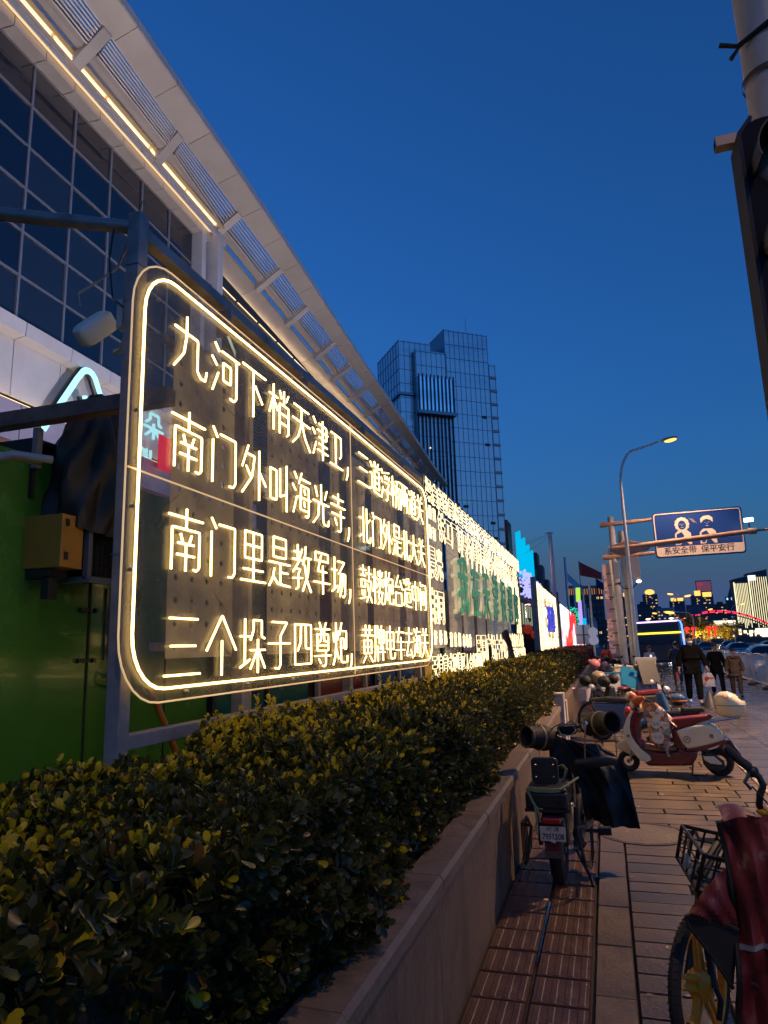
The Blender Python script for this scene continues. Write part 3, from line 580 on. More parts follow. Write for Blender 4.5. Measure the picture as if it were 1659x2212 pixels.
words_row('人民街', 20.3, 1.92, .3, pitch=.4)
M_greenl = mat('green letter face', (.13, .55, .32), .42, em=(.05, .45, .2), es=.10)
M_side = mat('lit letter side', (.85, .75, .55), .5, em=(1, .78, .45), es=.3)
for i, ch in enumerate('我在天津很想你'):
    yy = 11.5+i*1.2
    f = text(ch, 1.05, 'green_letter', M_greenl, B2, MTat(.24, yy, 2.55), extrude=.01, offset=.006, xs=.86)
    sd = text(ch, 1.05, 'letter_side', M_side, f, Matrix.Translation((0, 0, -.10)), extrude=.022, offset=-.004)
b = MB(); b.bx(-.02, 0, 9.98, 22.05, 4.2, 4.24); b.bx(-.02, .0, 9.96, 10.0, 1.05, 4.24); b.bx(-.02, 0, 22.03, 22.07, 1.05, 4.24); b.bx(-.02, 0, 9.98, 22.05, 1.04, 1.08); b.build('edge_frame', M_galv, B2)
b = MB(); b.grid(lambda u, v: (.1+.05*math.sin(u*7+v*5), 17.2+u*1.1+.25*math.sin(v*4), 1.25+v*.65+.1*math.sin(u*5)), 14, 10); b.build('torn_dark_sheet', mat('dark sheet', (.05, .035, .03), .6), B2, True)
B3 = thing('neon_board', 'third neon board farther on with small outlined words round blue letters', 'neon sign', (-2.44, 26.9, 0))
b = MB(); b.bx(-.06, -.04, 0, 11.6, 1.0, 4.0); b.build('back_panel', M_steelB, B3); b = MB(); b.bx(-.1, .1, -.3, -.1, 0, 4.1); b.build('post', M_galv, B3); b = MB(); b.bx(-.1, .1, 11.7, 11.9, 0, 4.1); b.build('post', M_galv, B3)
rows3 = ['津门故里海河意风区盘', '古文化街天塔湖大光明', '起士林鼓楼东滨江道和', '望海楼北塘劝业场大悲', '永乐桥瓷房子马可波罗', '狗不理麻花十八街耳朵', '解放桥世纪钟音乐厅民']
for r_, s in enumerate(rows3):
    for c_, ch in enumerate(s):
        if r_ in (1, 2, 3, 4) and 3 <= c_ <= 7 and (r_+c_) % 2 == 0: continue
        text(ch, .46, 'neon_character', M_neon2, B3, MTat(.05, .6+c_*1.13, 3.72-r_*.42), bevel=.013, outline=True, xs=2.1)
M_blue = mat('blue letter face', (.03, .05, .5), .4, em=(.05, .08, .9), es=.5)
for i, ch in enumerate('天津'): text(ch, 1.2, 'blue_letter', M_blue, B3, MTat(.14, 4.6+i*2.2, 2.6), extrude=.05, offset=.03, xs=1.5)
# ------------------------------------------------------------------ stall containers behind the boards
def paint(name, c, r=.22): return mat(name, c, r, nz=(1.3, .18), bump=(1.6, .5), coat=.4)
CG = thing('stall_container', 'glossy green painted stall container with a framed double door', 'container', (-3.6, 0, 0))
MG = paint('green enamel', (.075, .23, .025)); MDk = mat('dark seam', (.01, .015, .008), .6)
b = MB()
b.grid(lambda u, v: (.012*math.sin(v*9+u*3)*math.sin(u*PI), 1.9+u*2.35, v*3.0), 14, 16); b.build('front_panel', MG, CG, True)
b = MB(); b.grid(lambda u, v: (.003, 4.27+u*1.6, v*3.0), 4, 4); b.build('door', MG, CG, True)
b = MB(); b.bx(-1.6, -.01, 1.9, 5.88, 0, 2.99); b.build('body', MG, CG)
b = MB(); b.bx(-.004, .008, 4.245, 4.265, 0, 3.0); b.bx(.0, .012, 5.2, 5.21, 0, 3); b.build('door_gap', MDk, CG)
b = MB(); b.bx(.0, .02, 4.42, 4.8, 1.62, 2.15); b.build('notice_panel', mat('glossy notice', (.12, .09, .08), .08, coat=1), CG)
b = MB(); b.tube([(.03, 4.48, 1.5), (.06, 4.42, 1.54), (.06, 4.42, 1.45), (.03, 4.5, 1.42), (.06, 4.62, 1.45), (.05, 4.6, 1.53)], .013, 6, closed=True); b.build('handle', M_chrome, CG, True)
b = MB()
for z in (1.62, 1.98):
    for ya, yb in ((4.14, 4.22), (4.29, 4.32)): b = MB(); b.bx(.004, .03, ya, yb, z-.015, z+.015); b.build('hinge', M_darkmet, CG)
for (y0, y1, c, n, lab) in ((5.9, 8.3, (.02, .13, .12), 'teal enamel', 'teal stall container between the green and the red ones'), (8.33, 10.7, (.28, .015, .012), 'red enamel', 'dark red stall container seen under the neon board'), (10.75, 13.6, (.02, .10, .25), 'blue enamel', 'blue stall container with a mid-height seam next to the red one'), (13.65, 18, (.02, .12, .12), 'teal enamel', 'far teal stall container beyond the blue one'), (18.1, 24, (.16, .02, .02), 'maroon enamel', 'maroon stall container behind the second neon board')):
    T = thing('stall_container', lab, 'container', (-3.6, 0, 0)); b = MB(); b.bx(-1.6, 0, y0, y1-.04, 0, 2.98); b.build('body', paint(n, c), T, bevel=.02)
    b = MB(); b.bx(0, .03, y0+(y1-y0)*.48, y0+(y1-y0)*.5, 0, 2.9); b.build('rib', MDk, T); b = MB(); b.bx(0, .05, y0, y0+.06, 0, 2.98); b.build('rib', MDk, T)
# things round the near end of the stalls
b = MB(); b.tube([(-2.56, 3.22, 4.22), (-3.3, 2.93, 4.30), (-4.4, 2.5, 4.42)], .042, 10); b.build('handrail_pipe', M_galv, smooth=True, label='long pink-grey steel pipe fixed to the top of the sign post', cat='pipe')
b = MB(); b.bx(-5.2, -2.50, 3.55, 3.65, 3.2, 3.31); b.build('cross_beam', mat('brown box steel', (.22, .15, .13), .4, .4, nz=(8, .4)), bevel=.008, label='brown square steel beam crossing behind the near sign post', cat='beam')
SH = thing('lean_to_shed', 'dark lean-to shelter frame with drooping tarpaulin above the yellow box', 'shelter', (-3.6, 3.6, 0))
M_tarp = mat('black tarpaulin', (.022, .019, .018), .55, bump=(6, .8))
b = MB(); b.bx(-1.8, .02, .02, .05, 2.7, 3.12); b.build('side_board', M_tarp, SH); b = MB(); b.bx(-1.8, .02, .05, .9, 3.09, 3.12); b.build('roof_board', M_tarp, SH)
b = MB(); b.bx(.02, .06, .0, .05, 2.9, 3.18); b.build('strut', M_galv, SH); b = MB(); b.bx(-.62, -.57, .0, .05, 2.2, 3.05); b.build('strut', M_galv, SH)
def tarp(u, v):
    a = 2*PI*u; zz = 2.42+v*.98; r = .26*math.sin(min(1, (1-v)*1.25+.08)*PI/1.9)+.03; r *= 1+.14*math.sin(a*5+v*6)+.08*math.sin(a*11-v*9)
    return (.12+r*1.0*math.cos(a)+.08*v, .42+r*math.sin(a), zz+.12-.08*(1-v)*math.cos(a))
b = MB(); b.grid(tarp, 64, 22); b.build('tarpaulin', M_tarp, SH, True)
b = MB()
for dx in (0, .09):
    b.tube([(-.14+dx, -.38, .2), (-.14+dx, -.38, 2.5), (-.13+dx, -.38, 2.74), (-.05+dx, -.36, 2.86), (.08+dx, -.3, 2.9), (.2+dx, -.1, 2.9)], .026, 10)
b.build('conduit', mat('conduit grey', (.34, .34, .37), .35), SH, True)
YB = thing('junction_box', 'mustard yellow metal electric box on a bracket beside the green container', 'electric box', (-3.3, 3.61, 2.22))
b = MB(); b.bx(-.5, 0, 0, .2, 0, .35); b.build('body', mat('mustard paint', (.42, .20, .03), .45, nz=(3, .15)), YB, bevel=.006)
b = MB(); b.lathe([(.008, 0), (.022, 0), (.022, .012), (.008, .012)], 14, Matrix.Translation((-.40, -.001, .17)) @ Matrix.Rotation(PI/2, 4, 'X')); b.build('lock', M_chrome, YB)
b = MB()
for z in (.05, .27): b = MB(); b.bx(.001, .008, .03, .06, z, z+.05); b.build('hinge', M_darkmet, YB)
b = MB(); b.bx(-.45, -.1, .02, .18, -.06, 0); b.bx(-.4, -.34, .02, .1, -.16, -.05); b.bx(-.16, -.1, .02, .1, -.2, -.05); b.build('bracket', M_darkmet, YB)
AC = thing('caged_unit', 'boxed ventilation unit in a blue-grey metal cage right of the yellow box', 'vent unit', (-3.3, 3.86, 2.16))
M_bg = mat('blue grey steel', (.20, .23, .30), .4, .5)
b = MB()
for p, q in (((0, 0, 0), (0, .55, 0)), ((0, 0, .5), (0, .55, .5)), ((0, 0, 0), (0, 0, .5)), ((0, .55, 0), (0, .55, .5)), ((0, 0, 0), (-.4, 0, 0)), ((0, 0, .5), (-.4, 0, .5)), ((-.4, 0, 0), (-.4, 0, .5))): b.bar(p, q, .04)
b.build('cage_frame', M_bg, AC); b = MB()
for k in range(12): b.bar((.0, .03+k*.045, 0), (0, .03+k*.045, .5), .005)
for k in range(10): b.bar((.0, 0, .03+k*.05), (0, .55, .03+k*.05), .005)
b.build('grille', M_darkmet, AC); b = MB(); b.bx(-.38, -.05, .04, .5, .03, .47); b.build('unit_body', M_black, AC)
b = MB(); b.tube([(-3.12, 4.05, 1.72), (-3.05, 4.3, 1.35), (-2.95, 4.62, .7)], .024, 10); b.build('orange_pole', mat('orange pole', (.5, .14, .02), .45), smooth=True, label='orange wooden pole leaning against the green container', cat='pole')
# security camera style antenna box on the post
CB = thing('antenna_box', 'white rounded outdoor antenna box on an arm from the near sign post', 'antenna', (-2.88, 3.33, 3.66))
Mr = Matrix.Rotation(R(-38), 3, 'X') @ Matrix.Rotation(R(24), 3, 'Y')
b = MB(); b.ball((0, 0, 0), (.062, .07, .135), 20, 12, Mr, sq=.45); b.build('housing', M_white, CB, True)
b = MB(); b.tube([(.06, .12, -.12), (.14, .08, -.13), (.32, -.06, -.02)], .02, 8); b.bx(.26, .3, -.13, -.03, -.1, .08); b.build('arm', mat('cream plastic', (.55, .5, .44), .45), CB, True)
b = MB(); b.tube([(-.06, -.08, .12), (-.06, -.1, .2), (0, -.02, .3), (.1, .05, .42), (.2, .0, .5), (.3, -.1, .49)], .009, 6); b.tube([(.17, .0, .46), (.2, .02, .4), (.2, .02, .3)], .004, 5); b.box((.2, .02, .27), (.03, .02, .06)); b.build('cable', mat('grey cable', (.3, .26, .25), .5), CB)
text('NETWORK', .022, 'print', mat('print grey', (.1, .1, .12), .6), CB, Matrix.Translation((.07, .0, .02)) @ MT) if False else None
RS = thing('warning_placard', 'yellow and red warning placard tied to the rail below the neon board', 'placard', (-2.42, 9.55, 0))
b = MB(); b.bx(-.01, 0, 0, .36, 1.12, 1.62); b.build('yellow_panel', mat('placard yellow', (.55, .33, .03), .5), RS); b = MB(); b.bx(-.01, 0, 0, .36, .86, 1.11); b.build('red_panel', mat('placard red', (.35, .03, .03), .5), RS)
text('禁止靠近', .11, 'print', mat('print dark', (.05, .03, .02), .6), RS, MTat(.004, .19, 1.42), xs=.6); text('注意安全', .08, 'print', mat('print pale', (.6, .5, .4), .6), RS, MTat(.004, .18, .98), xs=.9)
# street lamp standing out of frame on the right, across the pavement
def street_lamp(x, y, rotz, h, label, bright=True, pole=True, L=2.0, energy=0, group=None):
    T = thing('street_lamp', label, 'street lamp', (x, y, 0), rotz, group)
    if pole:
        pts = [(0, 0, 0), (0, 0, h*.5), (0, 0, h*.82)]+[(L*.36*(1-math.cos(R(a))), 0, h*.82+h*.155*math.sin(R(a))) for a in (15, 30, 45, 60, 75)]+[(L*.6, 0, h*.985), (L*.86, 0, h*1.0)]
        b = MB(); b.tube(pts, [.1, .085, .06]+[.055]*5+[.045, .04], 12); b.build('pole', M_whitepole, T, True)
        b = MB(); b.lathe([(.12, 0), (.12, .35), (.1, .4)], 14); b.build('base_sleeve', M_whitepole, T, True)
        b = MB(); b.tube([(-.12, 0, h*.42), (.14, 0, h*.42)], .02, 6); b.build('clamp', M_darkmet, T)
    b = MB(); b.ball((L*.93+.28, 0, h*1.005+.02), (.36, .15, .07), 16, 8, Matrix.Rotation(R(-8), 3, 'Y'), sq=.8); b.build('head', mat('lamp housing', (.4, .36, .3), .4), T, True)
    if bright:
        lz = 2.2 if y > 80 else 1; b = MB(); b.ball((L*.93+.34, 0, h*1.005-.045*lz), (.26*lz, .14*lz, .075*lz), 14, 6, Matrix.Rotation(R(-8), 3, 'Y')); b.build('lens', M_sodium, T, True)
    if energy:
        l = bpy.data.lights.new('lamp_light', 'SPOT'); l.energy = energy; l.color = (1, .60, .31); l.spot_size = R(118); l.spot_blend = .75; l.shadow_soft_size = .12
        o = bpy.data.objects.new('lamp_light', l); COL.objects.link(o); o.parent = T; o.location = (L*.93+.34, 0, h-.12)
    return T
street_lamp(1.18, 31.4, 0, 10.1, 'tall white curved street lamp with a glowing orange head', energy=2500)
street_lamp(7.9, 12.5, PI, 9.2, 'street lamp across the pavement just outside the right of the picture', energy=12500)
street_lamp(1.2, -3.5, 0, 10.1, 'street lamp on the same pavement behind the viewpoint', energy=1400)
# ------------------------------------------------------------------ the mall behind: glass hall, cornice, canopy
BL = thing('mall_building', 'long glass-fronted mall with a white ribbed eave sweeping over the stalls', 'building', (-12, 10.3, 0), .041)
M_pane = mat('dusk glass', (.006, .012, .03), .07, 0, spec=.9, bump=(.35, .05))
M_pane2 = mat('dusk glass curtained', (.016, .028, .055), .12, 0, spec=.7, bump=(.35, .05))
M_mull = mat('mullion aluminium', (.33, .32, .36), .4, .5)
M_alu = mat('eave aluminium', (.56, .50, .49), .42, .15, nz=(.8, .10))
M_aluD = mat('eave aluminium shade joint', (.06, .05, .05), .7)
M_band = mat('fascia enamel panel', (.62, .58, .62), .4, nz=(1.1, .1))
M_wash = emit('warm cove strip', (1, .66, .34), 1.15); M_wash2 = emit('cove lamp', (1, .74, .42), 1.6)
zs = [9.02, 10.2, 11.3, 12.4, 13.5, 14.6, 15.72]; rb = random.Random(5)
pan = {}
def pane(y0, y1, z0, z1, m):
    k = (round(y1-y0, 3), round(z1-z0, 3), m.name)
    if k not in pan: pan[k] = MB().bx(-.012, .012, .02, y1-y0-.02, .02, z1-z0-.02).mesh('glass_pane', m)
    o = link('glass_pane', pan[k], BL, (0, y0, z0)); o.rotation_euler = (0, rb.uniform(-.006, .006), rb.uniform(-.012, .012))
ys = [1.06-1.47*k for k in range(11, 0, -1)]+[1.06+1.47*k for k in range(6)]
for i, y in enumerate(ys[:-1]):
    for j in range(6):
        pane(y, ys[i+1], zs[j], zs[j+1], M_pane2 if (j < 4 and (i*7+j*3) % 5 < 3) else M_pane)
q = MB()
for k in range(24): q.tube([(-.16+.02*(k % 2), .03+k*.059, 0), (-.16+.02*(k % 2), .03+k*.059, 1.06)], .03, 5)
for y in ys: b = MB(); b.bx(-.05, .05, y-.03, y+.03, 9.02, 15.72); b.build('mullion', M_mull, BL)
for z in zs: b = MB(); b.bx(-.04, .045, ys[0], ys[-1], z-.025, z+.025); b.build('transom', M_mull, BL)
b = MB(); b.bx(-6, -.25, -20, 9.2, 0, 17.2); b.bx(-6, -1.3, 9.2, 60, 0, 17.2); b.build('hall_body', mat('hall dark interior', (.03, .035, .05), .8), BL)
# white portal frame where the glass ends
b = MB(); b.bx(-.2, .42, 8.35, 8.62, 8.9, 16.0); b.build('portal_frame', M_band, BL, bevel=.02); b = MB(); b.bx(-.2, .7, 8.95, 9.3, 7.0, 16.0); b.build('portal_frame', M_band, BL, bevel=.02)
# spandrel below the glass
spm = MB().prism([(.0, 8.62), (.34, 8.66), (.36, 8.98), (.0, 9.0)], .012, 1.458, 'XZ').mesh('sill_panel', M_band)
bpm = MB().bx(-.02, .04, .012, 1.458, 7.32, 8.61).mesh('wall_panel', M_band)
lpm = MB().prism([(.0, 6.2), (.36, 6.2), (.36, 7.05), (.30, 7.1), (0, 7.1)], .012, 1.458, 'XZ').mesh('lower_panel', mat('lower band panel', (.42, .36, .46), .45))
for y in ys[:-1]+[8.4, 9.87, 11.34]:
    for me in (spm, bpm, lpm): link(me.name.split('.')[0], me, BL, (0, y, 0))
b = MB(); b.bx(.06, .26, -16, 12.5, 7.115, 7.13); b.build('cove_strip', emit('warm shelf strip', (1, .72, .36), 3.0), BL)
b = MB(); b.bx(0, .35, -16, 12.8, 5.2, 6.18); b.build('awning_band', mat('terracotta band', (.33, .13, .08), .5), BL)
# A-shaped hotel mark and lettering
HS = thing('roof_letters', 'big pale cyan letter A with a smile glowing on the mall front', 'light sign', (-11.7, 10.3, 0), .041)
M_cy = emit('cyan white light', (.42, .86, 1), 1.5)
def rod(parent, pts, r, name='glow_tube'):
    b = MB(); b.tube([(.12, y, z) for y, z in pts], r, 10, flat=.5, upv=(1, 0, 0)); b.build(name, M_cy, parent, True)
    b = MB(); b.tube([(0, y, z) for y, z in pts], r*1.2, 8, flat=.9, upv=(1, 0, 0)); b.build('channel', M_black, parent, True)
K = .975
rod(HS, [(1.75*K, 6.7), (2.75*K, 8.25)]+[(3.18*K+.3*math.sin(R(a)), 8.32+.3*math.cos(R(a))) for a in (-50, -25, 0, 25, 50)]+[(3.62*K, 8.2), (4.35*K, 7.02)], .085)
rod(HS, [(2.98, 7.93), (3.05, 7.75), (3.25, 7.6), (3.5, 7.55), (3.75, 7.62), (3.92, 7.82)], .085)
rod(HS, [(4.75, 8.5), (4.9, 8.38)], .07); rod(HS, [(4.72, 7.98), (4.8, 7.7)], .06); rod(HS, [(4.6, 7.45), (4.86, 7.36)], .06)
HT = thing('sign_letters', 'small pale cyan character and latin letters beside the glowing A', 'light sign', (-11.75, 10.3, 0), .041)
q = MB()
for stq in GLY['朵']: q.tube([(0, 5.7+px/10*.95, 7.75+pz/12*.75) for px, pz in soften(stq)], .045, 6)
q.build('character', M_cy, HT, True)
for i, ch in enumerate('YOU'): text(ch, .42, 'latin_letter', M_cy, HT, MTat(.0, 5.30+i*.33, 7.22), extrude=.03, offset=.012)
b = MB(); b.bx(.1, .16, 6.45, 7.05, 6.9, 8.0); b.build('red_lantern_panel', emit('red panel light', (.9, .03, .07), .9), label=None) if False else None
RP = MB(); RP.bx(-.03, .03, -.32, .32, -.5, .5); RP.build('hanging_banner', emit('red panel light', (.85, .03, .08), .9), loc=(-11.55, 16.42, 7.25), rotz=.041, label='glowing red rectangular panel hanging beside the cyan sign letters', cat='banner')
# upper cornice steps
def strip(name, prof, m, y0, y1, step, gap=.012, parent=BL):
    y = y0; me = MB().prism(prof, gap, step-gap, 'XZ').mesh(name, m)
    while y < y1-.05: link(name, me, parent, (0, y, 0)); y += step
strip('cornice_panel', [(.0, 15.74), (.40, 15.74), (.40, 15.98), (.0, 15.98)], M_alu, -13, 8.9, 1.0)
strip('riser_panel', [(.56, 15.9), (.60, 15.9), (.60, 16.22), (.56, 16.22)], M_band, -13, 8.9, 1.26)
b = MB(); b.bx(.41, .55, -15, 8.8, 16.0, 16.02); b.build('cove_strip', M_wash, BL)
b = MB(); b.bx(.0, .62, -16, 9, 16.03, 16.3); b.build('cornice_core', M_alu, BL)
b = MB(); b.bx(.60, .8, -16, 9.2, 16.28, 16.34); b.build('recess_soffit', mat('warm soffit', (.55, .42, .26), .5), BL)
for k in range(-5, 22):
    T = MB(); T.bx(-.02, .02, -.9, .9, -.012, .012); yy = 1.9+k*2.0; inn = yy < 9; o = T.build('cove_lamp', M_wash2, BL, loc=(.655 if inn else -.62, yy, 16.262 if inn else 15.62))
    l = bpy.data.lights.new('cove_light', 'AREA'); l.shape = 'RECTANGLE'; l.size = .06; l.size_y = 1.9; l.energy = 4; l.color = (1, .68, .34); lo = bpy.data.objects.new('cove_light', l); COL.objects.link(lo); lo.parent = BL; lo.location = (.645, yy, 16.235) if inn else (-.60, yy, 15.66); lo.rotation_euler = (0, R(145), 0)
# canopy
def itp(xs, vs): return lambda y: float(np.interp(y, xs, vs))
xo = itp([-14, 1, 4.4, 8.6, 12.6, 16, 20, 27, 39, 47, 62], [2.36, 2.22, 2.15, 2.07, 1.94, 1.78, 1.62, 1.38, 1.08, .80, .6])
xi = itp([-14, 1.4, 5.2, 9, 13, 16, 20, 24, 27, 30, 34, 47, 62], [1.75, 1.6, 1.4, 1.34, 1.26, 1.14, 1.04, .95, .86, .77, .64, .40, .25])
xn = itp([-14, 1.8, 5.3, 7, 9.3, 13, 16, 20, 23, 26, 62], [.78, .76, .69, .52, .30, .18, .09, -.04, -.18, -.25, -.3])
def seg(name, prof, y0, y1, m):
    """one length of a moulding whose section follows the curve of the eave"""
    p0, p1 = prof(y0), prof(y1); n = len(p0); q = MB()
    q.add([(x, y0, z) for x, z in p0]+[(x, y1, z) for x, z in p1], [tuple(range(n))[::-1], tuple(range(n, 2*n))]+[(i, (i+1) % n, n+(i+1) % n, n+i) for i in range(n)]); return q.build(name, m, BL)
ribs = [-9.4, -5.7, -2.0, 1.6, 5.25, 9.25, 13.1, 16.4, 20.3, 23.35, 26.7, 29.9, 33.4, 36.8, 40.2, 43.6, 47, 50.5]
for y0, y1 in zip(ribs, ribs[1:]):
    seg('inner_beam', lambda y: [(xn(y), 16.5), (xn(y)+.03, 16.40), (xn(y)+.12, 16.34), (xn(y)+.27, 16.36), (xn(y)+.34, 16.46), (xn(y)+.34, 16.8), (xn(y), 16.8)], y0+.01, y1-.01, M_alu)
    if y0 > 8: seg('soffit_panel', lambda y: [(xn(y)-.72, 15.98), (xn(y)-.02, 16.18), (xn(y)-.02, 16.3), (xn(y)-.72, 16.3)], y0+.01, y1-.01, M_alu)
    n = 8
    for t in [(k+.5)/n for k in range(n)]:
        def P3(y): a = xn(y)+.38; return Vector((a+(xi(y)-a)*t, y, 16.36+.50*t))
        b = MB(); b.bar(P3(y0+.2), P3(y1-.2), .045, .09, up=(-.5, 0, 1)); b.build('louvre', M_alu, BL)
for y0 in [k*1.89-13.2 for k in range(36)]:
    seg('fascia_panel', lambda y: [(xi(y), 16.80), (xo(y), 17.02), (xo(y)+.03, 17.06), (xo(y)+.03, 17.3), (xi(y), 17.3)], y0, y0+1.87, M_alu)
for y in ribs:
    q = MB(); w = .16; a = xn(y)-.02; c = xi(y)+.02; h = .42
    q.add([(a, y-w, 16.0), (a, y+w, 16.0), (c, y+w, 16.74), (c, y-w, 16.74), (a, y-w, 16.0+h), (a, y+w, 16.0+h), (c, y+w, 16.74+h*.7), (c, y-w, 16.74+h*.7)], [(0, 1, 2, 3), (4, 7, 6, 5), (0, 4, 5, 1), (1, 5, 6, 2), (2, 6, 7, 3), (3, 7, 4, 0)])
    q.build('rib', M_alu, BL, bevel=.015)
# dim louvred wall past the glass hall
for k in range(44):
    b = MB(); b.bx(-1.0, -.94, 9.4, 58, 9.2+k*.155, 9.26+k*.155); b.build('wall_slat', mat('wall slat', (.16, .15, .16), .45, .4), BL)
b = MB(); b.bx(-.9, -.7, 9.4, 60, 8.3, 9.1); b.build('sill_band', M_alu, BL)
LB = thing('strip_light', 'slanting pale tube light fixed on the wall behind the neon board', 'lamp', (-11.8, 10.3, 0), .041)
b = MB(); b.tube([(.1, 9.6, 13.6), (.1, 11.6, 12.0)], .05, 6); b.tube([(.1, 14.5, 11.6), (.1, 17.5, 10.2)], .05, 6); b.build('tube', emit('pale tube', (.8, .85, .6), 1.1), LB)
b = MB(); b.bx(-.15, .05, 9.5, 9.7, 13.5, 13.8); b.build('bracket', M_darkmet, LB)
# ------------------------------------------------------------------ glass office tower
TW = thing('office_tower', 'tall blue glass office tower with stepped roof and projecting finned bay', 'skyscraper', (-38.73, 140, 0), R(38))
M_tg = mat('tower glass', (.60, .63, .70), .3, .62, spec=.9, nz=(.12, .25), stretch=(.25, .25, 1.6))
M_tgl = mat('tower glass pale', (.9, .95, 1), .12, .92, spec=.9, nz=(.14, .3), stretch=(.2, .2, 1.8))
M_tm = mat('tower mullion', (.20, .26, .34), .4, .6); M_tb = mat('tower pale spandrel', (.5, .42, .42), .5)
def tblock(name, x0, x1, y0, y1, z1, m=M_tg, mod=1.25, flo=3.3, z0=0, side=True):
    b = MB(); b.bx(x0, x1, y0, y1, z0, z1); o = b.build(name, m, TW)
    q = MB(); n = round((x1-x0)/mod)
    for k in range(n+1): x = x0+(x1-x0)*k/n; q.bx(x-.03, x+.03, y0-.1, y0, z0, z1)
    nz_ = int((z1-z0)/flo)
    for k in range(nz_+1):
        z = z1-k*flo-.3; q.bx(x0, x1, y0-.08, y0, z-.05, z+.05)
    if side:
        n = round((y1-y0)/1.6)
        for k in range(n+1): y = y0+(y1-y0)*k/n; q.bx(x0-.1, x0, y-.05, y+.05, z0, z1)
        for k in range(nz_+1): z = z1-k*flo-.3; q.bx(x0-.08, x0, y0, y1, z-.06, z+.06)
    q.build('mullions', M_tm, o, kind='stuff'); return o
tblock('west_block', 0, 7.9, 0, 13.3, 69.2)
tblock('centre_block', 3.7, 11.2, -1.0, 12, 66.9, side=True)
tblock('main_block', 10.95, 22.0, -1.0, 13, 72.8)
tblock('east_wing', 22.0, 25.2, 1.5, 12, 66.8, mod=1.5, side=False)
b = MB(); b.bx(10.85, 10.95, -1.0, 8, 60, 72.8); b.build('parapet_side', M_tm, TW)
b = MB(); b.bx(-.4, 4.2, -.45, 13, 56.2, 56.8); b.bx(3.35, 3.7, -1.15, -.9, 0, 66.9); b.build('ledge', M_tm, TW)
b = MB(); b.bx(3.5, 12.2, -2.1, -1.0, 52.4, 60.2); b.build('finned_bay', M_tgl, TW)
b = MB()
for k in range(10): x = 3.7+k*.93; b.bx(x-.09, x+.09, -2.45, -2.1, 52.2, 60.8); b.bx(x-.08, x+.08, -1.45, -1.0, 0, 52)
b.build('fins', mat('tower fin', (.02, .03, .05), .5), TW, kind='stuff')
b = MB(); b.bx(3.3, 12.5, -2.6, -1.0, 51.6, 52.3); b.build('bay_ledge', M_tm, TW)
for k in range(19): b = MB(); b.bx(22.0, 25.35, 1.25, 1.5, 63.2-k*3.3, 63.75-k*3.3); b.build('pale_spandrel', M_tb, TW)
wv = MB()
for x, z in ((20.2, 52.5), (20.6, 46), (14.3, 31.5), (12.2, 31.8), (20.8, 28), (19.2, 24.6), (21.2, 24.6), (7, 36.2), (9.6, 36)): wv.bx(x-.55, x+.55, -1.16, -1.13, z-.3, z+.3)
wv.build('open_windows', M_black, TW, kind='stuff')
wv = MB()
for x, z in ((6.4, 44.2), (19.8, 19.5)): wv.bx(x-.3, x+.3, -1.16, -1.13, z-.15, z+.15)
wv.build('lit_windows', emit('window light', (1, .9, .6), 1.3), TW)
b = MB(); b.tube([(18.8, 3, 72.8), (18.8, 3, 79)], [.09, .03], 5); b.bx(8, 9.4, 3, 4.4, 69.2, 69.9); b.build('antenna_mast', M_tm, TW)
# ------------------------------------------------------------------ far skyline
M_wl = emit('warm windows', (1, .62, .25), .9); M_ww = emit('white windows', (.8, .9, 1), .7); M_gold = emit('golden roof floodlight', (1, .50, .10), 1.8)
SKY = [(-18.8, -18.0, 160, 19.8, 0), (-18.0, -15.7, 160.5, 23.6, 0), (-15.7, -13.5, 161, 22.0, 0), (-13.5, -12.5, 161.5, 19.1, 0), (-12.5, -11.5, 162, 15.8, 0), (-21.6, -17.9, 300, 22.5, 0),
       (-14.2, -7.9, 300, 24.3, 1), (-7.7, .4, 320, 25.4, 1), (17.8, 28.4, 700, 42.9, 2), (41.3, 56.0, 800, 49.6, 2), (33.1, 45.8, 760, 37.7, 0), (53.2, 84.4, 780, 33.6, 3), (69.4, 84.2, 820, 42.4, 2),
       (95.3, 117.3, 850, 49.3, 2), (125.1, 136.9, 900, 40.4, 4), (145.5, 159.3, 950, 51.0, 5), (167.1, 174.6, 1000, 40.0, 4), (-60, -24, 420, 24, 0), (84.5, 95, 870, 36, 4), (118, 125, 880, 33, 4), (137, 146, 930, 30, 4), (0.8, 17, 640, 20, 4), (57, 69, 900, 38, 0), (190, 260, 1100, 45, 4)]
DESC = ['narrow stepped end of the dark slab block behind the cyan sign', 'tallest bay of the dark apartment slab behind the cyan sign', 'second bay of the dark slab, right of its tallest bay', 'third step of the dark slab block, narrow', 'lowest right step of the dark slab block', 'dim low block seen between the slab and the tall pole', 'dark tower with orange-lit crown behind the flagpoles', 'dark tower with orange-lit crown half hidden by the pink pillar', 'dark tower with gold lights right behind the lamp pole', 'tower with a rounded golden crown above the bus', 'plain blue-grey block in front of the golden-crowned tower', 'wide pale office block striped with lit floors', 'setback tower with flat golden roof sign above the striped block', 'tall dark tower with two golden crowns under the big screen', 'stepped block with lit upper windows right of the screen tower', 'slim tower with pointed spire and cyan light band', 'low dim block behind the lit striped towers', 'long low dark roofline behind the stalls', 'small dim block left of the two-crowned tower', 'small dim block right of the two-crowned tower', 'low dim block left of the spired tower', 'low distant block behind the bus', 'distant block between striped block and golden tower', 'long dim block at the right edge of the skyline']
fc = mat('far block blue grey', (.075, .085, .125), .7); fcd = mat('far block dark', (.04, .045, .07), .6); fcp = mat('far block pale', (.22, .22, .25), .6)
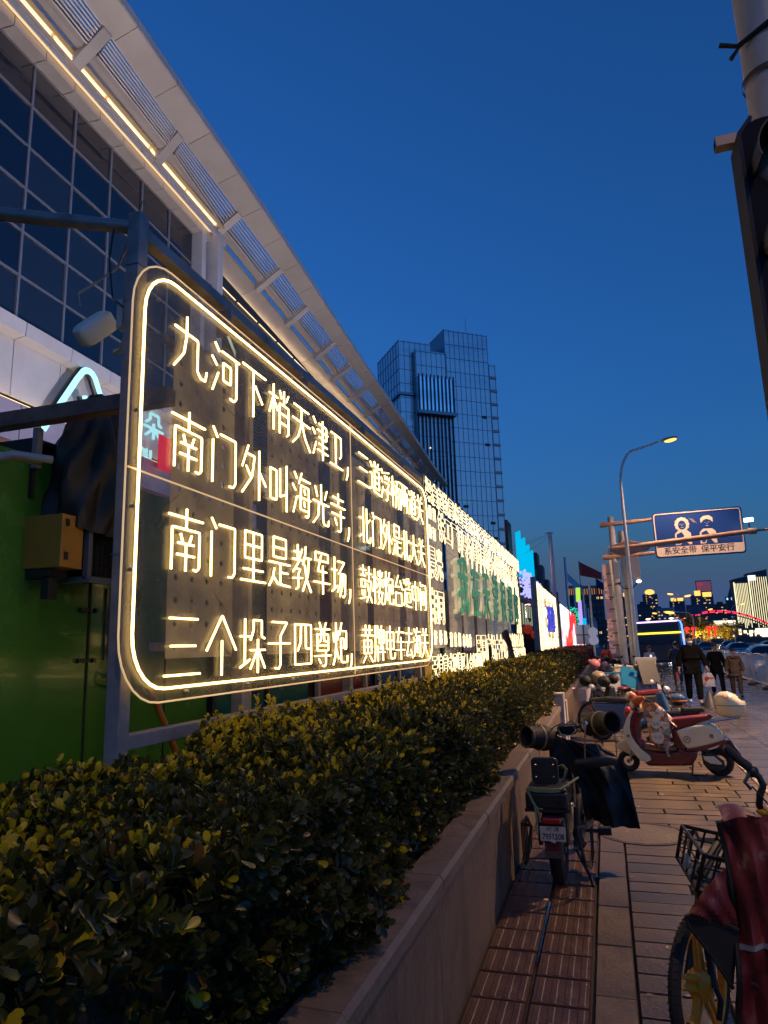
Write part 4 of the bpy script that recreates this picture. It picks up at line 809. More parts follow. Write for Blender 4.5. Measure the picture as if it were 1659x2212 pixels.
for i, (x0, x1, y, h, t) in enumerate(SKY):
    T = thing('distant_tower', DESC[i], 'tower block', ((x0+x1)/2, y, 0), group='distant skyline blocks'); w = x1-x0; d = max(6, w*.6)
    b = MB(); b.bx(-w/2, w/2, 0, d, 0, h)
    if t in (0, 2, 4) and w > 5: b.bx(-w/2*.55, w/2*.5, 1, d-1, h, h*1.05+.5)
    b.build('walls', {3: fcp, 1: fcd, 5: fcd}.get(t, fc if i % 2 else fcd), T)
    q = MB(); fl = 3.0 if h < 30 else 3.4; nx = max(2, int(w/(1.6 if h < 30 else 2.6))); rr = random.Random(i); dk = MB()
    for j in range(int((h-2)/fl)):
        for k in range(nx):
            xx = -w/2+(k+.5)*w/nx; zz = 1.5+j*fl+.8; s = w/nx*.3
            if rr.random() < {0: .05, 1: .07, 2: .16, 3: .5, 4: .25, 5: .2}[t]: q.bx(xx-s, xx+s, -.06, -.02, zz-.5, zz+.5)
            else: dk.bx(xx-s, xx+s, -.05, -.01, zz-.7, zz+.7)
    if q.v: q.build('lit_windows', M_wl if t != 5 else M_ww, T, kind='stuff')
    if dk.v: dk.build('windows', M_pane, T, kind='stuff')
    if t == 1:
        b = MB()
        for k in range(8): b.bx(-w/2+.3+k*w/8, -w/2+.6+k*w/8, -.1, -.05, h-3.5, h-.8)
        b.build('crown_lights', emit('orange crown', (1, .4, .12), .5), T)
        b = MB(); b.bx(-w/2-.3, w/2+.3, -.3, d, h-.5, h+.4); b.build('roof_slab', fcp, T)
    if t == 2:
        b = MB()
        if i == 13: b.bx(-w*.35, -w*.08, -.4, 2, h-1, h+4.5); b.bx(.02*w, w*.42, -.4, 2, h-2.5, h+2.5)
        elif i == 9: b.ball((0, 1, h+2), (w*.34, 2, 3.2), 12, 6)
        else: b.bx(-w*.4, -.05*w, -.3, 1, h-.5, h+3.0); b.bx(.04*w, w*.42, -.3, 1, h-.5, h+2.8)
        b.build('golden_crown', M_gold, T)
        b = MB()
        for k in range(int(h/2.6)): b.bx(-w*.28, -w*.24, -.3, -.1, k*2.6, k*2.6+1.2); b.bx(w*.1, w*.14, -.3, -.1, k*2.6+.6, k*2.6+1.6) if k % 2 else None
        b.build('gold_dots', M_wl, T, kind='stuff')
    if i == 13:
        b = MB(); b.bx(-w*.1-3, w*.5, 3, 4, h+3, h+16); b.build('screen_frame', M_black, T)
        b = MB(); b.bx(-w*.1-2.4, w*.5-.6, 2.8, 2.95, h+4, h+15); b.build('screen', emit('dim screen', (.14, .05, .10), 1), T); b = MB(); b.ball((-w*.1+1.2, 2.7, h+12), (3.4, .1, 2.2), 10, 6); b.ball((-w*.1-.4, 2.7, h+6), (2.0, .1, 2.2), 3, 4); b.build('screen_patch', emit('dim red', (.3, .04, .09), 1), T)
    if t == 5:
        b = MB(); b.lathe([(w*.42, h), (w*.3, h+4), (w*.14, h+9), (.6, h+12), (.15, h+21)], 4, Matrix.Translation((0, d/2, 0)) @ Matrix.Rotation(PI/4, 4, 'Z')); b.build('spire', fcd, T)
        b = MB(); b.bx(-w*.1, w*.45, -.4, -.1, h-4, h-1.2); b.bx(-w*.48, -w*.35, -.4, -.1, h-4, h-1.5); b.build('cyan_band', emit('cyan band', (.35, .8, 1), 1.4), T)
# the two slanted-roof towers with vertical light lines
for j, (x0, x1, y, h, lab) in enumerate(((101, 111.8, 620, 46.5, 'left slanted-roof tower drawn with pale vertical light lines'), (112.4, 127, 622, 51, 'right slanted-roof tower with vertical light lines and a white roof sign'))):
    T = thing('lit_tower', lab, 'tower', (x0, y, 0), group='towers with vertical light lines'); w = x1-x0
    b = MB(); b.prism([(0, 0), (w, 0), (w, h+2.5), (0, h)], 0, 12, 'XZ'); b.build('walls', fcd, T)
    b = MB(); b.prism([(-.6, h+.1), (w+.3, h+2.7), (w+.3, h+3.4), (-.6, h+.8)], -.6, 12, 'XZ'); b.build('roof_edge', fcp, T)
    for k in range(9):
        x = .9+k*w/9.3; thick = .42 if k in (0,) else .2; b = MB(); b.bx(x-thick, x+thick, -.4, -.1, 10+rb.uniform(-3, 5), h-2.5-(0 if k else -1)); b.build('light_line', emit('pale light line', (1, .88, .5), 1.5 if k == 0 else .75), T)
    if j: b = MB(); b.bx(.4, 6, -.7, -.5, h-5, h-1); b.build('roof_sign', emit('white sign', (.9, .97, 1), 1.6), T)
# river bridge arch
BR = thing('arch_bridge', 'steel arch bridge outlined in red lights across the river', 'bridge', (0, 400, 0))
pa = [(27.5+59.5*t, 0, 2.2+11.6*(1-(2*t-1)**2)+2.5*(1-t)) for t in [k/40 for k in range(41)]]
b = MB(); b.tube(pa, .55, 6); b.tube([(x, 1.5, z-1.3) for x, _, z in pa], .3, 5); b.build('arch', mat('arch steel dark red', (.16, .02, .03), .5), BR)
b = MB()
for k in range(150):
    t = k/149; x = 27.5+59.5*t; z = 2.2+11.6*(1-(2*t-1)**2)+2.5*(1-t)
    if k % 9 < 7:
        for dz in (-.34, .34): b.box((x, -.75, z+dz), (.34, .1, .34))
b.build('red_lamps', emit('red lamps', (1, .04, .10), 2.4), BR, kind='stuff')
b = MB()
for k in range(1, 20): t = k/20; x = 27.5+59.5*t; b.tube([(x, 0, 2.2+11.6*(1-(2*t-1)**2)+2.5*(1-t)), (x, 0, 2)], .1, 4)
b.build('hangers', fcd, BR, kind='stuff'); b = MB(); b.bx(15, 130, -3, 8, 1.2, 2.2); b.bx(58, 59.5, 0, 3, 0, 1.3); b.bx(75, 77, 0, 3, 0, 1.3); b.build('deck', fcd, BR)
# ------------------------------------------------------------------ lit things down the street
LED = thing('led_screen', 'long street-side light screen glowing white with red figures', 'screen', (-2.42, 42, 0))
m = bpy.data.materials.new('led wall'); m.use_nodes = True; nt = m.node_tree; nt.nodes.clear(); N = nt.nodes.new; L = nt.links.new
tc = N('ShaderNodeTexCoord'); n1 = N('ShaderNodeTexNoise'); n1.inputs['Scale'].default_value = 1; n1.inputs['Detail'].default_value = 1; mp = N('ShaderNodeMapping'); mp.inputs['Scale'].default_value = (1, .16, .45); L(tc.outputs['Object'], mp.inputs[0]); L(mp.outputs[0], n1.inputs[0])
cr = N('ShaderNodeValToRGB'); cr.color_ramp.interpolation = 'LINEAR'; e = cr.color_ramp.elements; e[0].position = .47; e[0].color = (.75, .86, 1, 1); e[1].position = .53; e[1].color = (1, .03, .03, 1); L(n1.outputs[0], cr.inputs[0])
em = N('ShaderNodeEmission'); em.inputs[1].default_value = 2.0; L(cr.outputs[0], em.inputs[0]); o_ = N('ShaderNodeOutputMaterial'); L(em.outputs[0], o_.inputs[0])
for k in range(40): b = MB(); b.bx(0, .06, 0, 46, 1.0+k*.072, 1.045+k*.072); b.build('light_bar', m, LED)
b = MB(); b.bx(-.1, -.02, -.2, 46.2, .9, 4.0); b.build('screen_back', M_black, LED)
CS = thing('light_sculpture', 'cyan glowing organ-pipe light sculpture rising above the neon board', 'light sculpture', (-4.6, 42, 0))
M_cb = emit('cyan bulbs', (.0, .50, .85), 1.05); M_vi = emit('violet bulbs', (.45, .45, 1), 1.3)
for k, (y, top) in enumerate(((0, 8.25), (2.6, 8.2), (5.1, 8.1), (7.6, 8.0))):
    b = MB(); b.tube([(0, y, 5.6), (0, y, top)], .12, 8); 
    for j in range(18): b.ball((.12, y, 5.6+(top-5.6)*j/17), .10, 6, 4)
    b.build('light_column', M_cb, CS, True)
b = MB(); rr = random.Random(2)
for j in range(260): b.ball((.3+rr.uniform(-.2, .2), rr.uniform(-1.5, 8.6), 4.4+rr.random()*1.5), rr.uniform(.05, .10), 5, 4)
b.build('bulb_cluster', M_vi, CS, kind='stuff'); b = MB(); b.bx(-.5, -.35, -1.6, .2, 4, 8.8); b.bx(-.4, .1, -1.5, 9, 4.1, 4.4); b.build('backing', mat('dark red panel', (.08, .01, .02), .6), CS)
b = MB(); b.bx(-.3, -.2, -1.4, 8.8, 1, 4.1); b.build('lower_wall', mat('market stall brown', (.08, .04, .03), .7), CS)
for k in range(7): b = MB(); b.bx(-.18, -.12, -1+k*1.3, -.8+k*1.3, 2.8, 4.1); b.build('light_bar', emit('dim lamp bar', (.6, .65, .45), .5), CS)
b = MB(); b.ball((.1, 1.5, 2.5), (.3, .8, .3), 10, 6); b.ball((.1, 6, 2.2), (.3, 1, .3), 10, 6); b.build('lantern', mat('red lantern', (.3, .02, .015), .5, em=(1, .1, .04), es=.15), CS, True)
GC = thing('light_canopy', 'dark canopy dotted with green lights beyond the white screen', 'light canopy', (-3.2, 62, 0))
b = MB(); b.bx(-.3, 1.0, 0, 10, 2.6, 4.6); b.build('canopy', mat('canopy dark green', (.01, .05, .04), .6), GC); b = MB()
for j in range(160): b.box((rr.uniform(-.3, 1.02), -.05-(.0), rr.uniform(2.7, 4.6)), (.10, .06, .05)); b.box((1.03, rr.uniform(0, 10), rr.uniform(2.7, 4.6)), (.05, .3, .05))
b.build('green_dots', emit('green dots', (.05, .8, .5), 1.1), GC, kind='stuff')
b = MB(); b.tube([(1.3, 0, 3.0), (1.3, 0, 5.1)], .16, 8); b.build('violet_tube', emit('violet tube', (.45, .3, 1), 1.3), GC, True); b = MB(); b.tube([(1.2, 0, 5.0), (1.25, 0, 6.2)], .2, 8); b.build('lime_tube', emit('lime tube', (.5, .9, .1), 1.0), GC, True)
b = MB(); b.tube([(1.55, 0, 2.6), (1.55, 0, 3.6)], .18, 8); b.build('cyan_tube', M_cb, GC, True)
# poles with wires and flags
def pole_thing(x, y, h, r, m, lab, cat='pole', lean=0, group=None):
    T = thing('tall_pole', lab, cat, (x, y, 0), group=group); b = MB(); b.tube([(0, 0, 0), (lean, 0, h)], [r, r*.75], 10); b.build('shaft', m, T, True); return T
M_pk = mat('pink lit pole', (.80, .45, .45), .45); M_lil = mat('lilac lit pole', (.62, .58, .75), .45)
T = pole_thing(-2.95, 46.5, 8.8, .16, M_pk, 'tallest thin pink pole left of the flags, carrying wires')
b = MB()
for k, (dx, dz) in enumerate(((-6, -1.0), (-7, -1.8), (-5, -2.6))): b.tube([(0, 0, 8.7-.1*k), (dx*.5, -1, 8.5+dz*.5-.35), (dx, -2, 8.6+dz)], .012, 4)
b.tube([(-.3, 0, 8.75), (.2, 0, 8.75)], .03, 5); b.build('overhead_wire', mat('wire', (.25, .2, .25), .6), T)
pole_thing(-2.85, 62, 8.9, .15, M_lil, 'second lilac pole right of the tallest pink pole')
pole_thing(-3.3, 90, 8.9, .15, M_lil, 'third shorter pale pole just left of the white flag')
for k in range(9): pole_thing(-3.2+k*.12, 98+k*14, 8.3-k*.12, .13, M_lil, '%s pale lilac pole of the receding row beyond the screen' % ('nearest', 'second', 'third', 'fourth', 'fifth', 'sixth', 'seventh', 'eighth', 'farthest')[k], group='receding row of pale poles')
def flag(x, y, h, m, w, hh, lab, drop):
    T = thing('flagpole', lab, 'flagpole', (x, y, 0)); b = MB(); b.tube([(0, 0, 0), (0, 0, h)], .05, 6); b.build('pole', fcd, T)
    b = MB(); b.grid(lambda u, v: (.05+u*w, .25*math.sin(u*6+v), h-.1-v*hh*(1-.5*u)-drop*u), 12, 6); b.build('flag', m, T, True)
flag(-3.0, 109, 13.7, mat('red flag cloth', (.80, .04, .03), .7), 3.1, 2.1, 'flagpole flying a drooping red flag above the skyline', 1.9)
flag(-4.9, 110, 12.2, mat('white flag cloth', (.6, .62, .75), .7), 2.1, 1.3, 'flagpole with a limp whitish flag left of the red flag', 2.4)
flag(-.75, 111, 11.2, mat('blue flag cloth', (.02, .03, .13), .7), 2.4, 1.4, 'flagpole with a dark blue flag right below the red flag', 1.9)
# traffic-sign gantry, ad pillar and camera mast near the lamp
GA = thing('sign_gantry', 'steel gantry pole holding the blue seat-belt sign over the road', 'gantry', (.72, 33.5, 0))
M_gan = mat('gantry paint', (.50, .45, .43), .4, nz=(3, .2)); M_rust = mat('gantry brown arm', (.42, .24, .17), .5, nz=(5, .3))
b = MB(); b.tube([(0, 0, 0), (-.06, 0, 7.3)], [.17, .14], 12); b.build('pole', M_gan, GA, True)
for z in (6.95, 5.42): b = MB(); b.tube([(-.55, 0, z), (.4, -.1, z+.01), (2.0, -.1, z+.09)], [.13, .10, .07], 8); b.build('arm', M_rust, GA, True)
SG = thing('road_sign', 'blue road sign showing two seat-belted people above a white caption strip', 'road sign', (4.28, 33.25, 6.25), R(-2))
b = MB(); b.prism([(x, z) for x, z in rrect(-1.84, 1.84, -1.03, 1.03, .14, 4)], -.03, .03, 'XZ'); b.build('panel', mat('sign blue', (.008, .045, .26), .4), SG)
M_sw = mat('sign reflective white', (.80, .66, .58), .45)
b = MB(); rp = rrect(-1.76, 1.76, -.95, .95, .1, 4); b.tube([(x, -.035, z) for x, z in rp], .028, 4, closed=True); b.build('border', M_sw, SG)
b = MB(); b.prism(rrect(-1.76, 1.76, -.96, -.56, .06, 3), -.042, -.036, 'XZ'); b.build('caption_strip', M_sw, SG)
MX = Matrix(((1, 0, 0, 0), (0, 0, -1, 0), (0, 1, 0, 0), (0, 0, 0, 1)))
text('系安全带', .34, 'caption', mat('sign text blue', (.01, .02, .09), .5), SG, Matrix.Translation((-.80, -.046, -.76)) @ MX, offset=.004); text('保平安行', .34, 'caption', MATS['sign text blue'], SG, Matrix.Translation((.72, -.046, -.76)) @ MX, offset=.004)
for cx, woman in ((-.62, True), (.4, False)):
    b = MB()
    if woman:
        for a in range(0, 360, 30): b.prism([(cx+.23*math.cos(R(a))+.09*math.cos(R(t)), .42+.25*math.sin(R(a))+.09*math.sin(R(t))) for t in range(0, 360, 60)], -.040-.0006*(a/30), -.037, 'XZ')
    else: b.prism([(cx-.24, .42), (cx-.25, .62), (cx-.12, .72), (cx+.12, .74), (cx+.25, .62), (cx+.24, .42), (cx+.14, .54), (cx-.12, .54)], -.044, -.037, 'XZ')
    b.prism([(cx-.34, -.5), (cx-.33, 0), (cx-.18, .15), (cx+.18, .15), (cx+.33, 0), (cx+.34, -.5), (cx+.22, -.5), (cx+.0, -.2), (cx-.12, -.5)], -.043, -.037, 'XZ')
    b.build('figure_white', M_sw, SG)
    b = MB(); b.prism([(cx+.17*math.cos(R(t)), .38+.2*math.sin(R(t))) for t in range(0, 360, 30)], -.052, -.048, 'XZ'); b.prism([(cx-.28, -.44), (cx-.26, -.02), (cx-.05, .08), (cx+.05, -.1), (cx-.16, -.46)], -.050, -.046, 'XZ'); b.build('figure_blue', MATS['sign blue'], SG)
    b = MB(); b.bx(cx-.11, cx-.04, -.056, -.053, .42, .435); b.bx(cx+.04, cx+.11, -.056, -.053, .42, .435); b.bx(cx-.01, cx+.01, -.056, -.053, .34, .41); b.bx(cx-.06, cx+.06, -.056, -.053, .27, .285); b.build('face_lines', M_sw, SG)
b = MB()
for k in range(3): b.bar((-.3+k*.06, -.045, .68-k*.02), (-.12+k*.06, -.045, .45-k*.02), .022, .01)
b.build('motion_lines', M_sw, SG)
CM = thing('signal_mast', 'thick mast with a long brown boom crossing in front of the blue sign', 'mast', (1.02, 31.9, 0))
b = MB(); b.tube([(.12, 0, 0), (0, 0, 6.35)], [.2, .16], 12); b.build('pole', M_gan, CM, True)
b = MB(); b.prism([(-.55, 5.45), (.05, 5.25), (1.1, 5.5), (.9, 5.72), (.2, 5.95), (-.5, 5.72)], -.2, .2, 'XZ'); b.build('gusset', M_rust, CM, bevel=.02)
b = MB(); b.tube([(-.45, -.1, 5.6), (.8, -.1, 5.66), (5.0, -.1, 5.95)], [.14, .13, .10], 10); b.tube([(5.0, -.1, 5.95), (5.3, -.1, 5.97)], .14, 10); b.tube([(5.3, -.1, 5.97), (9.5, -.1, 6.2)], .055, 8); b.build('boom', M_rust, CM, True)
b = MB(); b.bx(.28, .62, -.2, 0, 4.25, 5.2); b.build('control_box', mat('box cream', (.55, .45, .40), .5), CM, bevel=.01); b = MB(); b.bx(-.42, -.24, -.2, 0, 4.3, 5.0); b.build('control_box', MATS['box cream'], CM, bevel=.01)
b = MB(); b.tube([(-.45, -.15, 4.05), (-.2, -.2, 4.1)], .04, 6); b.tube([(-.3, -.2, 4.05), (-.1, -.25, 3.85), (.2, -.25, 3.82), (.45, -.2, 4.05)], .03, 6); b.build('bracket', M_darkmet, CM); b = MB(); b.ball((.52, -.2, 4.12), (.11, .08, .07), 8, 6); b.build('small_lamp', emit('small warm lamp', (1, .8, .5), 4), CM)
b = MB(); b.tube([(5.05, -.15, 6.1), (5.05, -.15, 6.3)], .03, 5); b.build('lamp_stem', M_darkmet, CM); b = MB(); b.tube([(4.88, -.15, 6.42), (5.22, -.15, 6.44)], .085, 8); b.build('fill_lamp', emit('cold fill lamp', (.6, 1, .95), 7), CM, True)
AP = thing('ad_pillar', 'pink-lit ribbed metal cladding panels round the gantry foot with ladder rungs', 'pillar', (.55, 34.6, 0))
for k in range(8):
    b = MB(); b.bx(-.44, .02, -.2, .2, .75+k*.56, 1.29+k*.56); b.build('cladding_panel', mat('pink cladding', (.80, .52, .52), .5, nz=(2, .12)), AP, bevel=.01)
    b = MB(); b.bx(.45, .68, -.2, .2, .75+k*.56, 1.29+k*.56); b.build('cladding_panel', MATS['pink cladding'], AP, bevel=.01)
for k in range(8): b = MB(); b.tube([(-.3, -.35, .9+k*.55), (.05, -.35, .9+k*.55)], .025, 5); b.build('rung', M_darkmet, AP)
b = MB(); b.tube([(.1, -.3, 0), (-.1, -.3, 6)], .08, 8); b.build('side_pole', M_whitepole, AP, True); b = MB(); b.bx(-.35, .1, -.1, .1, 0, .95); b.build('cabinet', mat('dark red cabinet', (.10, .01, .015), .5), AP)
for (x, y, z, r, lab) in ((-.95, 40, 1.95, .2, 'upper round signs on a pole seen from behind'),):
    T = thing('round_sign', 'pair of round signs seen from behind on a white pole left of the pink pillar', 'sign', (x+.3, y, 0)); b = MB(); b.tube([(0, 0, 0), (0, 0, 4.9)], .06, 8); b.build('pole', M_whitepole, T, True)
    b = MB()
    for zz in (2.15, 1.7): b.lathe([(0, 0), (.26, 0), (.26, .02), (0, .02)], 16, Matrix.Translation((0, -.1, zz)) @ Matrix.Rotation(PI/2, 4, 'X'))
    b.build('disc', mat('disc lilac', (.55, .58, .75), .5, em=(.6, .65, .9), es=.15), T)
T = thing('back_of_sign', 'grey rectangular sign seen from behind left of the round signs', 'sign', (-1.35, 46, 0)); b = MB(); b.bx(-.45, .45, -.02, .02, 1.5, 2.7); b.build('panel', mat('sign back', (.32, .36, .36), .5), T); b = MB(); b.tube([(0, -.05, 0), (0, -.05, 2.7)], .04, 6); b.bx(-.45, .45, -.05, -.02, 2.05, 2.1); b.build('stem', M_darkmet, T)
# pole and dark signal head that cut the right edge close to the camera
TP = thing('traffic_pole', 'thick pale pole with taped straps at the top right corner', 'pole', (.955, 3.25, 0)); b = MB(); b.tube([(0, 0, 0), (0, 0, 7)], [.115, .1], 20); b.build('shaft', mat('pole cream', (.62, .54, .48), .45, nz=(6, .15)), TP, True)
b = MB(); b.tube([(-.13, -.06, 4.38), (0, -.125, 4.42), (.1, -.1, 4.42)], .012, 6); b.tube([(-.2, -.05, 4.42), (-.12, -.06, 4.38), (-.16, -.05, 4.33)], .012, 5); b.build('wire_strap', M_rub, TP)
b = MB(); b.lathe([(.117, 4.20), (.117, 4.225)], 20); b.build('tape', mat('brown tape', (.12, .06, .04), .6), TP)
TS = thing('traffic_signal', 'dark three-lens traffic signal head seen edge-on at the right border', 'traffic signal', (.87, 3.0, 0))
b = MB(); b.prism(rrect(-.155, .2, 2.4, 3.78, .09, 5), -.09, .06, 'XZ'); b.build('housing', mat('signal black', (.012, .013, .022), .75, spec=.15), TS)
b = MB(); b.prism([(-.165, 2.38), (-.15, 2.38), (-.15, 3.72), (-.1, 3.79), (-.11, 3.80), (-.165, 3.73)], -.095, .065, 'XZ'); b.build('rim', mat('signal rim', (.03, .03, .05), .8), TS)
for z in (3.55, 3.19, 2.83):
    b = MB(); b.lathe([(.135, 0), (.135, .16), (.130, .16), (.130, 0)], 24, Matrix.Translation((-.0, -.09, z)) @ Matrix.Rotation(PI/2, 4, 'X'), a0=R(-20), a1=R(200)); b.build('visor', mat('visor black', (.01, .01, .012), .5), TS, True)
    b = MB(); b.ball((.0, -.085, z), (.122, .03, .122), 20, 8); b.build('lens', mat('signal lens unlit', (.12, .1, .09), .08, spec=.9), TS, True)
for z, x0 in ((3.76, -.235), (2.22, -.09)):
    b = MB(); w = .04
    for (dx, dz, sx, sz) in ((0, w, .26, .004), (0, -w, .26, .004)): b.box((x0+.13, 0, z+dz*.55), (.26, .05, .004))
    b.box((x0+.13, -.025, z), (.26, .004, .046)); b.box((x0+.13, .025, z), (.26, .004, .046)); b.build('bracket_tube', M_galv, TS)

# added floodlights on the stall roofs, unseen, to brighten the eave from below
for y in (2.5, 11, 20, 32, 46):
    T = thing('floodlight', 'small facade floodlight aimed at the eave, above the %s' % {2.5: 'green stall', 11: 'blue stall', 20: 'maroon stall', 32: 'third neon board', 46: 'light screen'}[y], 'floodlight', (-4.6, y, 3.0), group='floodlights on the stall roofs'); b = MB(); b.box((0, 0, .18), (.22, .3, .12), Matrix.Rotation(R(35), 3, 'Y')); b.build('body', M_black, T, bevel=.01); b = MB(); b.bx(-.02, .02, -.17, .17, 0, .18); b.build('yoke', M_black, T)
    l = bpy.data.lights.new('flood', 'SPOT'); l.energy = 1250 if y < 9 else 1700; l.color = (.98, .86, .86); l.spot_size = R(125); l.spot_blend = .8; l.shadow_soft_size = .15
    o = bpy.data.objects.new('flood', l); COL.objects.link(o); o.parent = T; o.location = (-.15, 0, .3); o.rotation_euler = Vector((-5.2, 2, 13)).to_track_quat('-Z', 'Y').to_euler()
# ------------------------------------------------------------------ two-wheelers
M_cream = mat('cream enamel', (.80, .70, .48), .22, coat=.6, nz=(2, .06)); M_maroon = mat('maroon enamel', (.20, .012, .012), .3, coat=.4, nz=(3, .15))
M_seat = mat('seat vinyl', (.02, .018, .017), .45, bump=(60, .3)); M_redl = mat('red tail lens', (.35, .008, .006), .12, coat=1); M_blk2 = mat('worn black paint', (.022, .02, .02), .33, nz=(9, .4))
M_nav = mat('navy quilt', (.008, .009, .013), .7, bump=(14, .8)); M_tan = mat('tan leatherette', (.34, .19, .07), .5); M_frame = mat('bronze frame', (.16, .12, .09), .35, .6); M_orange = mat('orange lens', (.7, .2, .02), .2)
def wheel(parent, x, y, z, r, w, heading=0, spokes=0, rim=M_darkmet, tyre=M_rub, n=28):
    """heading: rotation about z of a wheel that rolls along +x"""
    Mw = Matrix.Translation((x, y, z)) @ Matrix.Rotation(heading, 4, 'Z') @ Matrix.Rotation(PI/2, 4, 'X')
    b = MB(); b.lathe([(r-w*.75, -w*.28), (r-w*.4, -w*.5), (r-w*.1, -w*.34), (r, 0), (r-w*.1, w*.34), (r-w*.4, w*.5), (r-w*.75, w*.28)], n, Mw); t = b.build('tyre', tyre, parent, True)
    b = MB(); b.lathe([(r-w*.75, -w*.28), (r-w*1.0, -w*.22), (r-w*1.0, w*.22), (r-w*.75, w*.28)], n, Mw); b.lathe([(0, -w*.55), (r*.16, -w*.5), (r*.16, w*.5), (0, w*.55)], 10, Mw)
    b.build('rim', rim, parent, True)
    if spokes:
        b = MB()
        for k in range(spokes):
            a = 2*PI*k/spokes; b.bar(Mw @ Vector((r*.12*math.cos(a), r*.12*math.sin(a), 0)), Mw @ Vector(((r-w)*math.cos(a+.1), (r-w)*math.sin(a+.1), 0)), .016 if spokes < 8 else .004, .03 if spokes < 8 else .004)
        b.build('spokes', rim, parent)
def prism_part(parent, name, pts, y0, y1, m, bev=.02, cx=320, cy=1080, s=1/850, **k):
    b = MB(); b.prism([((x-cx)*s, (cy+(x-cx)*.04-z)*s) for x, z in pts], y0, y1, 'XZ'); o = b.build(name, m, parent, 'all' if False else False, bevel=None, **k)
    md = o.modifiers.new('bevel', 'BEVEL'); md.width = bev; md.segments = 4; md.limit_method = 'ANGLE'; md.angle_limit = R(50); md.harden_normals = False
    o.data.shade_smooth(); o.data.set_sharp_from_angle(angle=R(30)) ; return o
# cream and maroon scooter
SC = thing('electric_scooter', 'cream and dark red scooter with an orange patterned apron and egg-shaped tail box', 'scooter', (.17, 9.86, 0), R(-6.6))
wheel(SC, -.025, 0, .135, .135, .075); wheel(SC, 1.03, 0, .155, .165, .085)
prism_part(SC, 'front_fender', [(170, 812), (222, 752), (290, 715), (350, 760), (420, 900), (400, 912), (330, 905), (250, 862)], -.06, .06, M_cream, .025)
prism_part(SC, 'leg_shield', [(395, 420), (330, 500), (287, 600), (273, 690), (320, 800), (380, 885), (430, 945), (490, 962), (542, 940), (530, 895), (450, 830), (398, 760), (362, 690), (352, 600), (372, 500), (402, 440)], -.17, .17, M_cream, .05)
prism_part(SC, 'inner_shield', [(392, 425), (470, 425), (500, 470), (455, 560), (442, 640), (448, 740), (500, 795), (450, 835), (396, 764), (358, 690), (348, 600), (368, 500)], -.155, .155, M_maroon, .03)
prism_part(SC, 'underbody', [(450, 830), (620, 868), (800, 868), (820, 820), (900, 860), (1005, 850), (985, 930), (930, 1003), (500, 1003), (468, 965), (545, 940)], -.15, .15, M_maroon, .03)
prism_part(SC, 'footboard', [(432, 782), (520, 800), (640, 820), (800, 820), (800, 850), (620, 855), (480, 838)], -.13, .13, mat('tan mat', (.22, .11, .05), .6), .008)
prism_part(SC, 'seat', [(780, 530), (1000, 512), (1150, 500), (1185, 530), (1100, 562), (1000, 596), (845, 640), (790, 640)], -.11, .11, mat('maroon seat', (.20, .022, .016), .38, bump=(50, .15)), .03)
prism_part(SC, 'seat_front', [(770, 620), (835, 640), (870, 760), (900, 850), (830, 868), (775, 800), (765, 700)], -.12, .12, M_maroon, .03)
prism_part(SC, 'rear_body', [(808, 650), (900, 622), (1000, 596), (1100, 590), (1165, 600), (1215, 645), (1275, 725), (1262, 748), (1200, 775), (1050, 812), (905, 838), (860, 780)], -.16, .16, M_cream, .045)
prism_part(SC, 'lower_trim', [(880, 842), (1050, 815), (1265, 750), (1285, 775), (1130, 828), (1000, 862)], -.150, .150, M_maroon, .012)
prism_part(SC, 'rear_fender', [(1240, 775), (1325, 762), (1345, 800), (1412, 912), (1372, 915), (1310, 870)], -.07, .07, M_black, .012)
prism_part(SC, 'tail_lamp', [(1275, 705), (1300, 730), (1395, 875), (1380, 888), (1330, 800)], -.055, .055, mat('tail clear lens', (.45, .45, .5), .1, coat=1), .006)
prism_part(SC, 'tail_rack', [(1005, 572), (1180, 552), (1425, 528), (1430, 535), (1200, 575), (1120, 588), (1010, 596)], -.09, .09, M_whitepole, .008)
b = MB(); [b.tube([(.82, s_*.06, .605), (1.0, s_*.085, .635), (1.31, s_*.085, .683)], .012, 6) for s_ in (-1, 1)]; b.tube([(1.31, -.085, .683), (1.31, .085, .683)], .012, 6); b.build('rack_rails', M_chrome, SC, True)
prism_part(SC, 'motor_cover', [(1045, 912), (1150, 912), (1222, 985), (1210, 998), (1110, 985), (1055, 950)], -.115, -.09, M_cream, .008)
prism_part(SC, 'swing_arm', [(1030, 880), (1120, 870), (1240, 960), (1250, 1040), (1180, 1080), (1080, 1050), (1040, 990)], -.09, -.05, M_blk2, .015)
prism_part(SC, 'side_step', [(835, 862), (910, 862), (912, 888), (840, 888)], -.19, -.14, M_maroon, .01)
b = MB(); b.tube([(.73, -.06, .14), (.71, -.08, -.0)], .012, 6); b.tube([(.73, .06, .14), (.71, .08, -.0)], .012, 6); b.tube([(.71, -.08, .008), (.88, -.09, .006)], .012, 6); b.build('centre_stand', M_black, SC)
b = MB(); b.tube([(.03, -.05, .32), (0, -.055, .135)], .016, 8); b.tube([(.03, .05, .32), (0, .055, .135)], .016, 8); b.build('front_fork', M_steel, SC, True)
Ms = Matrix.Rotation(PI/2, 4, 'X')
b = MB(); b.lathe([(.033, 0), (.042, 0), (.042, .004), (.033, .004)], 20, Matrix.Translation((.695, -.158, .43)) @ Ms); b.bar((.675, -.161, .415), (.693, -.161, .45), .005); b.bar((.715, -.161, .415), (.697, -.161, .45), .005); b.bar((.678, -.161, .43), (.712, -.161, .432), .005); b.build('round_badge', mat('badge brown', (.06, .015, .01), .4), SC)
